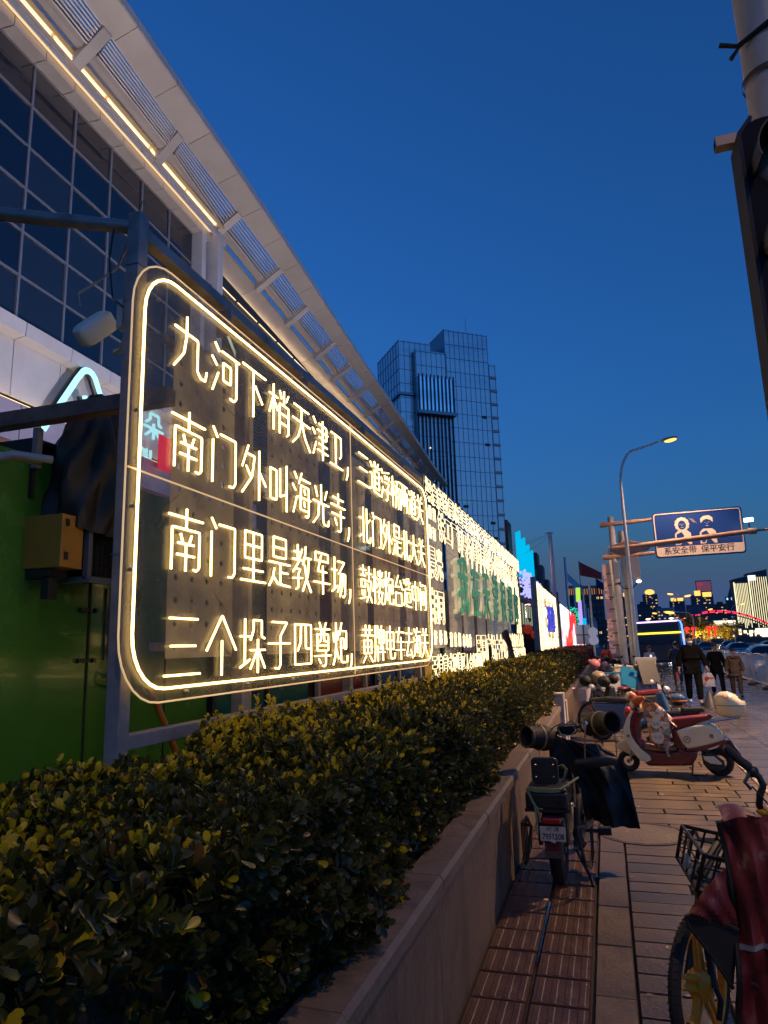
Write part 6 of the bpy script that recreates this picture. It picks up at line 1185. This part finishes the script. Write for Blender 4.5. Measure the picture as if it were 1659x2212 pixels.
ebike('parked_ebike', 'small white e-bike leaning near the foot of the lamp', .55, 23.5, R(40), body=M_wh, muffs=False)
ebike('parked_ebike', 'far grey e-bike beside the pink-lit pillar', -.1, 26, R(45), body=M_gy)
ebike('parked_ebike', 'farthest dark e-bike near the round signs', -.35, 31, R(50), body=M_black)
ebike('parked_ebike', 'bike with pale pink muffs half hidden behind the pink hood', -.35, 22.5, R(30), body=M_gy, muffs=M_pkm)
T = thing('delivery_box', 'white insulated delivery box with blue edges and small dark print', 'delivery box', (-.02, 14.75, .72), R(12))
b = MB(); b.box((0, 0, .16), (.40, .40, .32)); b.build('box', mat('box white', (.55, .55, .58), .5), T, bevel=.01); b = MB()
for sx in (-1, 1): b.box((sx*.2, -.2, .16), (.02, .02, .33))
b.box((0, -.2, .325), (.42, .02, .02)); b.build('blue_edging', mat('edging blue', (.02, .22, .42), .4), T)
b = MB(); b.bar((.2, -.1, .30), (.62, -.02, .12), .03, .34); b.build('open_lid', MATS['edging blue'], T); text('外卖 配送', .07, 'print', M_black, T, Matrix.Translation((.02, -.203, .2)) @ MX)
T = thing('cream_tub', 'long cream plastic tub carried on a bike behind the delivery box', 'tub', (.28, 16.6, .86), R(8)); b = MB(); b.prism([(-.24, .28), (.22, .24), (.17, 0), (-.18, 0)], -.2, .2, 'XZ'); b.build('tub', mat('tub cream', (.55, .50, .42), .5), T, bevel=.015); b = MB(); b.bx(-.25, .24, -.215, -.2, .22, .25); b.build('rim', MATS['tub cream'], T)
q = MB(); q.ball((0, 0, 0), (.12, .12, .11), 16, 10); q.ball((-.1, -.02, .07), (.035, .03, .035), 8, 6); q.ball((.1, -.02, .07), (.035, .03, .035), 8, 6); q.build('pink_helmet', M_pkm, loc=(-.29, 16.4, 1.16), smooth=True, label='pink eared helmet resting on a bike handlebar by the hedge', cat='helmet')
q = MB(); q.ball((0, 0, 0), (.14, .13, .11), 16, 10); q.build('tan_helmet', mat('tan helmet', (.32, .24, .15), .35, coat=.4), loc=(-.2, 13.9, 1.0), smooth=True, label='round tan helmet between the navy hand muffs', cat='helmet')
T = thing('open_helmet', 'glossy black open-face helmet with an orange rim band behind the maroon seat', 'helmet', (.95, 11.6, .74)); b = MB(); b.ball((0, 0, 0), (.12, .12, .11), 18, 10); b.build('shell', mat('helmet black', (.012, .012, .016), .1, coat=1), T, True); b = MB(); b.ball((.0, -.03, .045), (.10, .095, .065), 14, 8); b.build('visor', mat('blue visor', (.08, .14, .25), .05, coat=1), T, True); b = MB(); b.tube([(.121*math.cos(a/12*PI), -.121*math.sin(a/12*PI), .0) for a in range(13)], .010, 6); b.build('rim_band', M_orange, T, True)
T = thing('black_ebike', 'black e-bike seen behind the maroon seat, only its flat black saddle showing', 'e-bike', (.85, 11.35, 0), R(5)); b = MB(); b.box((.26, 0, .63), (.30, .2, .07)); b.build('saddle', M_seat, T, bevel=.02); b = MB(); b.box((0, 0, .59), (.7, .16, .05)); b.prism([(-.3, .3), (.3, .3), (.36, .56), (-.3, .58)], -.08, .08, 'XZ'); b.build('body_shell', M_blk2, T, bevel=.02); wheel(T, -.38, 0, .22, .22, .07); wheel(T, .45, 0, .22, .22, .07)
q = MB(); q.lathe([(.17, 0), (.16, .03), (.05, .34), (.03, .36), (0, .36)], 14); q.build('traffic_cone', mat('dark cone', (.05, .05, .07), .5), loc=(2.33, 19.4, 0), smooth=True, label='small dark traffic cone beside the walking man', cat='cone')
# ------------------------------------------------------------------ white pedestrian fence on the right
fp = MB().bx(-.005, .005, -.010, .010, .16, 1.02).mesh('fence_slat', M_white); fcount = 0
for k in range(8):
    y0 = 17.6+k*2.55; T = thing('fence_panel', ['%s white slatted fence panel counted from the camera' % w_ for w_ in ('nearest', 'second', 'third', 'fourth', 'fifth', 'sixth', 'seventh', 'farthest')][k], 'fence', (4.72+.012*k*2, y0, 0), -.012, 'white fence panels along the kerb')
    b = MB(); b.bx(-.02, .02, 0, 2.5, .12, .17); b.build('lower_rail', M_white, T); b = MB(); b.tube([(0, y, 1.02+.06*math.sin(y/2.5*PI)) for y in [i*2.5/12 for i in range(13)]], .024, 6); b.build('top_rail', M_white, T)
    for yy in (0, 2.48): b = MB(); b.bx(-.03, .03, yy-.03, yy+.03, .0, 1.12); b.build('post', M_white, T)
    b = MB(); b.lathe([(.2, 0), (.2, .05), (.08, .12), (0, .13)], 12, Matrix.Translation((0, 0, .0))); b.build('foot', mat('fence foot rubber', (.04, .03, .03), .8), T)
    if k < 7:
        for j in range(17): link('fence_slat', fp, T, (0, .14+j*.14, 0))
# ------------------------------------------------------------------ vehicles on the road
def car(lab, x, y, rot, m, lights=None, L=4.4, group='cars on the road behind the fence'):
    T = thing('car', lab, 'car', (x, y, -.14), rot, group)
    def sec(u, v):
        xx = (u-.5)*L; top = np.interp(u, [0, .03, .12, .25, .36, .62, .78, .92, .98, 1], [.55, .78, .86, .92, 1.38, 1.42, 1.02, .92, .75, .5]); a = PI*v; w = .88*(1-.12*abs(2*u-1)**4)
        y_ = w*math.copysign(abs(math.cos(a))**.45, math.cos(a)); z = .28+(top-.28)*abs(math.sin(a))**.5; tm = max(0, (z-.9)/.5); return (xx, y_*(1-.22*tm), z)
    b = MB(); b.grid(sec, 30, 18); b.build('body', m, T, True)
    b = MB(); b.grid(lambda u, v: tuple(Vector(sec(.29+u*.44, .10+.12*v))*1.0+Vector((0, .012, 0))), 8, 3); b.grid(lambda u, v: tuple(Vector(sec(.29+u*.44, .78+.12*v))+Vector((0, -.012, 0))), 8, 3); b.grid(lambda u, v: tuple(Vector(sec(.27+u*.08, .22+.56*v))+Vector((-.012, 0, .012))), 3, 8); b.grid(lambda u, v: tuple(Vector(sec(.66+u*.10, .22+.56*v))+Vector((.012, 0, .012))), 3, 8); b.build('windows', M_pane, T, True)
    for sx in (-1, 1):
        for sy in (-1, 1): wheel(T, sx*L*.3, sy*.8, .31, .31, .2)
    for s_ in (-1, 1):
        b = MB(); b.ball((-L*.5+.12, s_*.62, .66), (.06, .16, .07), 10, 6); b.build('headlight', emit('head lamp', (.75, .95, 1), 16) if lights == 'front' else mat('headlight glass', (.5, .5, .5), .1), T, True)
        b = MB(); b.bx(L*.5-.1, L*.5-.03, s_*.62-.2, s_*.62+.2, .72, .82); b.build('tail_light', emit('tail lamp', (1, .02, .04), 3.2) if lights == 'rear' else M_redl, T)
    if lights == 'rear': b = MB(); b.bx(L*.5-.12, L*.5-.06, -.6, .6, .79, .83); b.build('brake_bar', MATS['tail lamp'], T)
    return T
M_cs = mat('car silver', (.35, .34, .38), .25, .4, coat=1); M_cw = mat('car white', (.55, .52, .58), .25, coat=1); M_cd = mat('car dark', (.02, .02, .03), .2, coat=1)
car('silver car close behind the fence, side windows facing the pavement', 6.9, 27.5, PI/2, M_cs)
car('dark car with glowing red rear lights above the silver car', 9.6, 41, -PI/2+PI, M_cd, 'rear')
car('white car behind the fence left of the silver one', 7.0, 37, PI/2, M_cw)
car('pale car far right behind the dark one', 13.2, 45, PI/2, M_cw)
for (x, y, l) in ((5.3, 62, 'front'), (9.6, 60, None), (13, 66, None), (6.2, 78, 'front'), (10, 82, 'rear'), (13.5, 90, None), (6.2, 100, 'front'), (10.2, 104, 'rear')):
    car({62: 'car with bright headlights approaching right of the bus', 60: 'dark car in the middle lane of the queue', 66: 'car in the outer lane of the queue', 78: 'second approaching car with lit headlights', 82: 'car braking in the distance with red lights', 90: 'small dark car at the far outer lane', 100: 'farthest approaching car with lit headlights', 104: 'farthest car leaving with red lights'}[y], x, y, PI/2, random.Random(y).choice([M_cd, M_cs, M_cw]), l)
BU = thing('sightseeing_bus', 'dark sightseeing bus front outlined in blue, violet and yellow light behind the lamp pole', 'bus', (3.0, 45, 0))
b = MB(); b.bx(-1.28, 1.28, 0, 9, .3, 2.78); b.build('body', mat('bus dark', (.03, .02, .04), .2, coat=1), BU, bevel=.12); b = MB(); b.bx(-1.1, 1.1, -.03, .01, 1.35, 1.95); b.bx(-1.1, 1.1, -.03, .01, 2.1, 2.62); b.build('windscreen', M_pane, BU, bevel=.04)
def glow(nm, pts, r, c, s_): b = MB(); b.tube(pts, r, 8); b.build(nm, emit(nm+' light', c, s_), BU, True)
glow('violet_outline', [(-1.25, -.05, 2.66), (1.1, -.05, 2.72)], .045, (.8, .5, 1), 2.6); glow('yellow_bar', [(-1.2, -.06, 2.0), (1.25, -.06, 2.04)], .055, (1, .75, .05), 2.2)
glow('blue_outline', [(1.1, -.06, 2.75), (1.24, -.06, 2.7), (1.31, -.06, 2.5), (1.35, -.06, 1.6), (1.42, -.06, .3)], .05, (.10, .25, 1), 3.0); glow('left_blue_lamp', [(-1.38, -.06, 1.35), (-1.32, -.06, 1.75)], .07, (.15, .35, 1), 2.5)
for s_ in (-1, 1): wheel(BU, s_*1.05, 1.6, .42, .42, .28, PI/2)
for x, w_ in ((-.5, 0), (.8, 0)): b = MB(); b.ball((x, .1, 2.86), (.14, .1, .05), 8, 6); b.build('roof_lamp', emit('roof lamp', (1, .8, .5), 3), BU, True)
# lit trees at the river and far street lamps
def tree(x, y, h, w, lab, cols, n=3200, trunk=True, s=.35, seed=1, group=None, emis=False):
    T = thing('tree', lab, 'tree', (x, y, 0), group=group); rg = np.random.RandomState(seed)
    if trunk: b = MB(); b.tube([(0, 0, 0), (.05, 0, h*.4), (0, 0, h*.7)], [.16, .12, .06], 8); [b.tube([(0, 0, h*.35), (math.cos(a)*w*.3, math.sin(a)*w*.3, h*.68)], [.07, .03], 5) for a in (0, 1.3, 2.6, 4, 5.2)]; b.build('trunk', mat('bark', (.08, .05, .03), .9), T, True)
    cl = rg.normal(0, 1, (18, 3))*np.array([w*.28, w*.28, h*.15])+np.array([0, 0, h*.68]); idx = rg.randint(0, 18, n); P = cl[idx]+rg.normal(0, 1, (n, 3))*np.array([w*.11, w*.11, h*.07]); ax = rg.normal(0, 1, (n, 3)); sd = rg.normal(0, 1, (n, 3))
    ti = np.array(cols)[rg.randint(0, len(cols), n)]*rg.uniform(.6, 1.3, (n, 1)); link('crown', leaves_mesh('crown', L_LO, F_LO, P, ax, sd, rg.uniform(.6, 1.2, n)*s, ti, M_leaf), T, kind='stuff')
    l = bpy.data.lights.new('tree_light', 'POINT'); l.energy = 900 if emis else 0; l.color = (1, .62, .12); l.shadow_soft_size = .3
    if emis: o = bpy.data.objects.new('tree_light', l); COL.objects.link(o); o.parent = T; o.location = (0, -w*.8, h*.3); b = MB(); b.lathe([(0, 0), (.15, 0), (.18, .2), (0, .22)], 10, Matrix.Translation((0, -w*.8, 0))); b.build('uplight', M_black, T)
    return T
YC = [(.30, .24, .03), (.22, .22, .03), (.38, .26, .03)]
for i, (x, y, h, w) in enumerate(((11.8, 150, 3.4, 4), (14.2, 148, 4.0, 4.5), (16.6, 150, 6.2, 4.6), (19.4, 152, 5.2, 4.4), (22.5, 155, 4.4, 4))): tree(x, y, h, w, ['lowest yellow floodlit bush right of the bus', 'second yellow floodlit bush from the bus', 'tallest golden floodlit tree behind the masked man', 'floodlit tree right of the tallest golden one', 'last greenish floodlit tree left of the red lanterns'][i], YC, seed=i, group='floodlit trees by the river', emis=True)
for i, (x, y, h) in enumerate(((10.2, 92, 4.9), (11.6, 132, 9.0), (15.5, 150, 10.5), (13.6, 165, 8.6), (14.8, 190, 8.2), (17, 215, 7.6), (20.5, 175, 8.2), (24, 200, 9), (27, 240, 8), (30, 190, 9.6))):
    street_lamp(x, y, 0 if i % 2 else PI, h, ['short street lamp behind the walking man', 'street lamp with a lit head above the bus roof line', 'highest far lamp head left of the arch', 'lamp head just under the highest far one', 'small far lamp low over the road', 'tiny far lamp near the floodlit bushes', 'far lamp over the floodlit bushes', 'far lamp right of the floodlit trees', 'faint lamp under the arch crown', 'far lamp at the right, in front of the lit towers'][i], L=2.4, group='far street lamps')
for k, x in enumerate((12.75, 13.75, 16.0, 16.9)):
    T = thing('lantern', ['left red lantern of the left pair', 'right red lantern of the left pair', 'left red lantern of the right pair', 'right red lantern of the right pair'][k]+' hanging on the river road lamps', 'lantern', (x, 125, 2.75), group='red street lanterns'); b = MB(); b.ball((0, 0, .5), (.42, .42, .28), 12, 8); b.build('globe', emit('lantern red', (1, .03, .03), 1.7), T, True); b = MB(); b.bx(-.14, .14, -.1, .1, -.9, .3); b.build('tail', MATS['lantern red'], T)
ST = thing('shop_row', 'row of white and warm lights along the far river bank under the arch', 'building', (0, 230, 0)); b = MB(); b.bx(22, 75, 0, 8, 0, 4.2); b.build('walls', fcd, ST); b = MB(); rr = random.Random(9)
for k in range(70): x = rr.uniform(27, 70); b.bx(x, x+rr.uniform(.3, 1.2), -.2, -.1, rr.choice([1.5, 2.3, 3.5]), 0+rr.choice([1.8, 2.7, 4.0]))
b.build('window_lights', emit('shop lights', (1, .82, .5), 2.0), ST, kind='stuff'); b = MB(); b.bx(31, 37, -.3, -.2, 5.0, 6.6); b.bx(27, 31, -.3, -.2, 4.8, 5.6); b.build('lit_sign', emit('cream sign', (1, .9, .65), 1.7), ST)
BV = thing('signboard', 'dark blue overhead direction board far down the road', 'road sign', (17, 160, 5.0)); b = MB(); b.bx(-2.6, 2.6, 0, .2, 1.6, 3.6); b.build('panel', mat('far sign blue', (.02, .05, .16), .5), BV); b = MB(); b.bx(-.1, .1, .2, .4, -5, 3.4); b.build('post', fcd, BV)
# ------------------------------------------------------------------ people
M_skin = mat('skin', (.42, .24, .16), .5); M_hair = mat('black hair', (.012, .010, .009), .45)
def skin_obj(name, verts, edges, radii, m, parent, root=0, sub=2, flat=None):
    me = bpy.data.meshes.new(name); me.from_pydata(verts, edges, []); o = bpy.data.objects.new(name, me); COL.objects.link(o); o.parent = parent; me.materials.append(m)
    md = o.modifiers.new('skin', 'SKIN'); md.use_smooth_shade = True
    if not me.skin_vertices: me.attributes  # layer appears with the modifier
    sv = me.skin_vertices[0].data if me.skin_vertices else None
    if sv is None:
        bm = bmesh.new(); bm.from_mesh(me); bm.verts.layers.skin.verify(); bm.to_mesh(me); bm.free(); sv = me.skin_vertices[0].data
    for i, r in enumerate(radii): sv[i].radius = r if isinstance(r, tuple) else (r, r); sv[i].use_root = (i == root)
    s2 = o.modifiers.new('sub', 'SUBSURF'); s2.levels = 1; s2.render_levels = sub; return o
def person(lab, x, y, face, H=1.72, coat=M_black, trousers=M_black, shoes=M_black, la=None, ra=None, stride=.18, long=.78, hair='short', mask=False, collar=None, wide=1.0, hood=False, cap=None, skirt=None):
    """face: rotation about z (0 = looking towards -Y). la / ra: (elbow, hand) in body space; x is the body's own left seen from the front"""
    T = thing('person', lab, 'person', (x, y, 0), face); k = H/1.75
    def V(*p): return tuple(q*k for q in p)
    fl, fr = (.10, -stride, .04), (-.10, stride, .05)
    la = la or ((.27, .02, 1.12), (.29, -.06, .86)); ra = ra or ((-.27, .04, 1.12), (-.29, -.02, .86))
    vs = [(0, 0, .95), (0, .01, 1.12), (0, .01, 1.32), (0, .0, 1.44), (0, -.01, 1.53), (0, -.02, 1.60), (0, -.02, 1.68),
          (.11, 0, .90), (.11, -stride*.55-.02, .50), (.10, -stride+.03, .09), (.11, -stride-.11, .035),
          (-.11, 0, .90), (-.11, stride*.4, .50), (-.10, stride+.02, .10), (-.11, stride-.11, .04),
          (.17, 0, 1.40), la[0], la[1], (-.17, 0, 1.40), ra[0], ra[1]]
    rd = [(.15, .11), (.13, .10), (.155, .11), (.07, .06), .05, (.075, .088), (.07, .08), .085, .055, .04, .032, .085, .055, .04, .032, .06, .045, .034, .06, .045, .034]
    ed = [(0, 1), (1, 2), (2, 3), (3, 4), (4, 5), (5, 6), (0, 7), (7, 8), (8, 9), (9, 10), (0, 11), (11, 12), (12, 13), (13, 14), (2, 15), (15, 16), (16, 17), (2, 18), (18, 19), (19, 20)]
    n = len(vs)
    for hi, hd_ in ((17, la), (20, ra)):
        e, h = Vector(hd_[0]), Vector(hd_[1]); d = (h-e).normalized(); sd = d.cross(Vector((0, 1, 0))).normalized() if abs(d.y) < .95 else Vector((1, 0, 0)); fw = d.cross(sd)
        for j, (off, L_) in enumerate(((-.03, .075), (-.01, .09), (.01, .085), (.03, .07))):
            base = h+d*.045+fw*off; vs.append(tuple(base)); rd.append(.012); ed.append((hi, len(vs)-1)); vs.append(tuple(base+d*L_*.6+sd*.012)); rd.append(.010); ed.append((len(vs)-2, len(vs)-1)); vs.append(tuple(base+d*L_*.85+sd*.03)); rd.append(.008); ed.append((len(vs)-2, len(vs)-1))
        vs.append(tuple(h+fw*-.045+d*.02)); rd.append(.013); ed.append((hi, len(vs)-1)); vs.append(tuple(h+fw*-.06+d*.055+sd*.01)); rd.append(.010); ed.append((len(vs)-2, len(vs)-1))
    skin_obj('body', [V(*v) for v in vs], ed, [tuple(q*k for q in r) if isinstance(r, tuple) else r*k for r in rd], M_skin, T)
    # trousers, coat, shoes follow the same skeleton, a little wider
    tv = [0, 7, 8, 9, 11, 12, 13]; te = [(0, 1), (1, 2), (2, 3), (0, 4), (4, 5), (5, 6)]; skin_obj('trousers', [V(*vs[i]) for i in tv], te, [q*k*wide for q in (.15, .115, .085, .068, .115, .085, .068)], trousers, T)
    cv = [(0, 0, long), (0, .005, .95), (0, .01, 1.14), (0, .01, 1.34), (0, 0, 1.46), vs[15], vs[16], tuple(Vector(vs[16]).lerp(Vector(vs[17]), .85)), vs[18], vs[19], tuple(Vector(vs[19]).lerp(Vector(vs[20]), .85))]
    skin_obj('coat', [V(*v) for v in cv], [(0, 1), (1, 2), (2, 3), (3, 4), (3, 5), (5, 6), (6, 7), (3, 8), (8, 9), (9, 10)], [tuple(q*k*wide for q in r) for r in ((.205, .15), (.195, .145), (.18, .135), (.19, .14), (.075, .075), (.095, .09), (.075, .07), (.055, .052), (.095, .09), (.075, .07), (.055, .052))], coat, T, root=1)
    for s_, (i, j) in ((1, (9, 10)), (-1, (13, 14))): a, c = Vector(vs[i]), Vector(vs[j]); b = MB(); b.ball(V(*((a+c)/2+Vector((0, -.02, -.012)))), tuple(q*k for q in (.05, .145, .05)), 12, 8); b.build('shoe', shoes, T, True)
    b = MB(); b.ball(V(0, .012, 1.685), tuple(q*k for q in (.085, .10, .088)), 16, 10, Matrix.Rotation(R(-18), 3, 'X'))
    if hair == 'long': b.ball(V(0, .05, 1.60), tuple(q*k for q in (.09, .07, .14)), 12, 8)
    b.build('hair', cap or M_hair, T, True)
    if cap: b = MB(); b.ball(V(0, -.09, 1.68), tuple(q*k for q in (.08, .07, .012)), 12, 6); b.build('cap_brim', cap, T, True)
    b = MB()
    for s_ in (-1, 1): b.ball(V(s_*.03, -.098, 1.635), tuple(q*k for q in (.013, .006, .007)), 8, 5); b.ball(V(s_*.03, -.096, 1.658), tuple(q*k for q in (.018, .005, .004)), 8, 4)
    b.build('eyes', M_hair, T, kind='stuff'); b = MB(); b.ball(V(0, -.108, 1.605), tuple(q*k for q in (.013, .018, .022)), 8, 6); b.ball(V(-.082, -.01, 1.61), tuple(q*k for q in (.012, .02, .03)), 8, 5); b.ball(V(.082, -.01, 1.61), tuple(q*k for q in (.012, .02, .03)), 8, 5); b.build('nose_and_ears', M_skin, T, True, kind='stuff')
    if not mask: b = MB(); b.ball(V(0, -.098, 1.568), tuple(q*k for q in (.022, .008, .006)), 8, 5); b.build('mouth', mat('lips', (.3, .1, .08), .5), T, True)
    if mask: b = MB(); b.ball(V(0, -.062, 1.545), tuple(q*k for q in (.068, .062, .04)), 14, 8); b.build('face_mask', mat('mask white', (.7, .72, .78), .6), T, True)
    if collar: b = MB(); b.tube([V(.17*math.cos(a), .02+.14*math.sin(a), 1.42) for a in [2*PI*i/14 for i in range(14)]], .055*k, 8, closed=True); b.build('fur_collar', collar, T, True)
    return T
M_coatb = mat('black jacket', (.006, .006, .006), .9, bump=(10, .5), spec=.1); M_brown = mat('brown coat', (.10, .06, .03), .65, bump=(12, .5)); M_brownd = mat('dark brown trousers', (.05, .03, .018), .7); M_shw = mat('white trainers', (.6, .55, .55), .5); M_knit = mat('pink knit', (.58, .36, .32), .8, bump=(50, .8)); M_trd = mat('grey trousers', (.07, .06, .07), .7)
person('tall man in black jacket and trousers, white mask under his chin, white trainers', 2.06, 20.0, R(2), 1.76, M_coatb, M_coatb, M_shw, la=((.29, .03, 1.14), (.34, -.06, .88)), ra=((-.29, .02, 1.14), (-.32, -.04, .87)), mask=True, stride=.2, wide=1.12)
person('shorter man in black coat and dark cap carrying white plastic bags', 2.95, 22.4, R(8), 1.50, M_coatb, M_coatb, M_black, ra=((-.27, -.02, 1.13), (-.33, -.12, .86)), cap=mat('cap black', (.02, .02, .022), .7), stride=.2, long=.72)
person('older person in brown fur-collared coat and brown trousers by the fence', 3.38, 22.1, R(5), 1.34, M_brown, M_brownd, M_black, collar=mat('brown fur', (.09, .055, .03), .9, bump=(60, 1)), stride=.1, wide=1.1)
person('woman in pale pink sweater standing and looking at her phone', 1.47, 27.8, R(25), 1.42, M_knit, M_black, M_black, la=((.26, -.03, 1.12), (.10, -.26, 1.22)), ra=((-.26, -.03, 1.12), (-.08, -.26, 1.2)), stride=.04, hair='long', long=.95)
person('person in dark blue coat and grey trousers seen from behind', 2.42, 28.4, R(190), 1.54, mat('navy coat', (.02, .03, .045), .6), M_trd, M_black, la=((.27, -.05, 1.12), (.12, -.25, 1.1)), ra=((-.27, -.05, 1.12), (-.12, -.25, 1.1)), stride=.05)
person('distant person in a red hooded jacket leaning over a bike', -.05, 34, R(150), 1.5, mat('red jacket', (.45, .03, .03), .6), M_black, M_black, stride=.05, hair='long')
person('distant dark-clothed person between the mast and the bus', .95, 38, R(10), 1.55, M_coatb, M_black, M_black, stride=.1)
PH = MB(); PH.box((0, 0, 0), (.07, .012, .14), Matrix.Rotation(R(-35), 3, 'X')); PH.build('mobile_phone', emit('phone glow', (.8, .9, 1), 1.2), loc=(1.50, 27.56, 1.05), label='lit mobile phone held in front of the woman in pink', cat='phone')
BG = thing('shopping_bag', 'bulging white plastic bag with red and yellow print held by the man in the cap', 'bag', (2.66, 22.1, .50), R(10))
b = MB(); b.grid(lambda u, v: ((.10+.10*math.sin(min(1, v*1.2)*PI*.6))*math.cos(2*PI*u)*(1+.08*math.sin(u*25)), (.07+.08*math.sin(v*PI*.6))*math.sin(2*PI*u), .18-.38*v+.01*math.sin(u*19)), 30, 12); b.build('bag', mat('thin plastic', (.62, .60, .62), .35, bump=(14, .8)), BG, True)
b = MB(); b.tube([(-.08, 0, .18), (-.02, 0, .26), (.04, 0, .18)], .012, 6); b.build('handles', MATS['thin plastic'], BG, True); b = MB(); b.ball((-.05, -.115, .0), (.08, .02, .09), 10, 8); b.build('red_print', mat('bag red', (.5, .03, .02), .4), BG, True); b = MB(); b.ball((.06, -.13, .04), (.06, .02, .04), 10, 6); b.build('yellow_print', mat('bag yellow', (.6, .3, .04), .4), BG, True)
BG2 = MB(); BG2.ball((0, 0, 0), (.10, .08, .13), 14, 10); BG2.build('shopping_bag', mat('bag pale print', (.58, .46, .44), .5, nz=(20, .5)), loc=(2.50, 22.0, .42), smooth=True, label='smaller patterned white bag hanging left of the bulging bag', cat='bag')
HB = MB(); HB.tube([(0, 0, -.1), (0, 0, .1)], .03, 10); HB.build('drink_bottle', mat('drink red', (.3, .05, .04), .2), loc=(1.66, 19.88, .70), label='small red drink bottle in the right hand of the masked man', cat='bottle')
LF = mat('dry leaf', (.40, .33, .16), .7)
for i, (x, y) in enumerate(((.03, 3.85), (.17, 4.4), (-.3, 6.1), (.05, 5.6))): q = MB(); q.add([(0, 0, .003), (.02, .008, .008), (.045, 0, .004), (.02, -.009, .006)], [(0, 1, 2), (0, 2, 3)]); q.build('fallen_leaf', LF, loc=(x, y, .002), rotz=i*1.3, label=['yellow fallen leaf nearest the camera on the paving joint', 'fallen leaf left of the bicycle tyre', 'fallen leaf on the tactile strip behind the e-bike', 'pale fallen leaf beside the e-bike wheel'][i], cat='leaf')
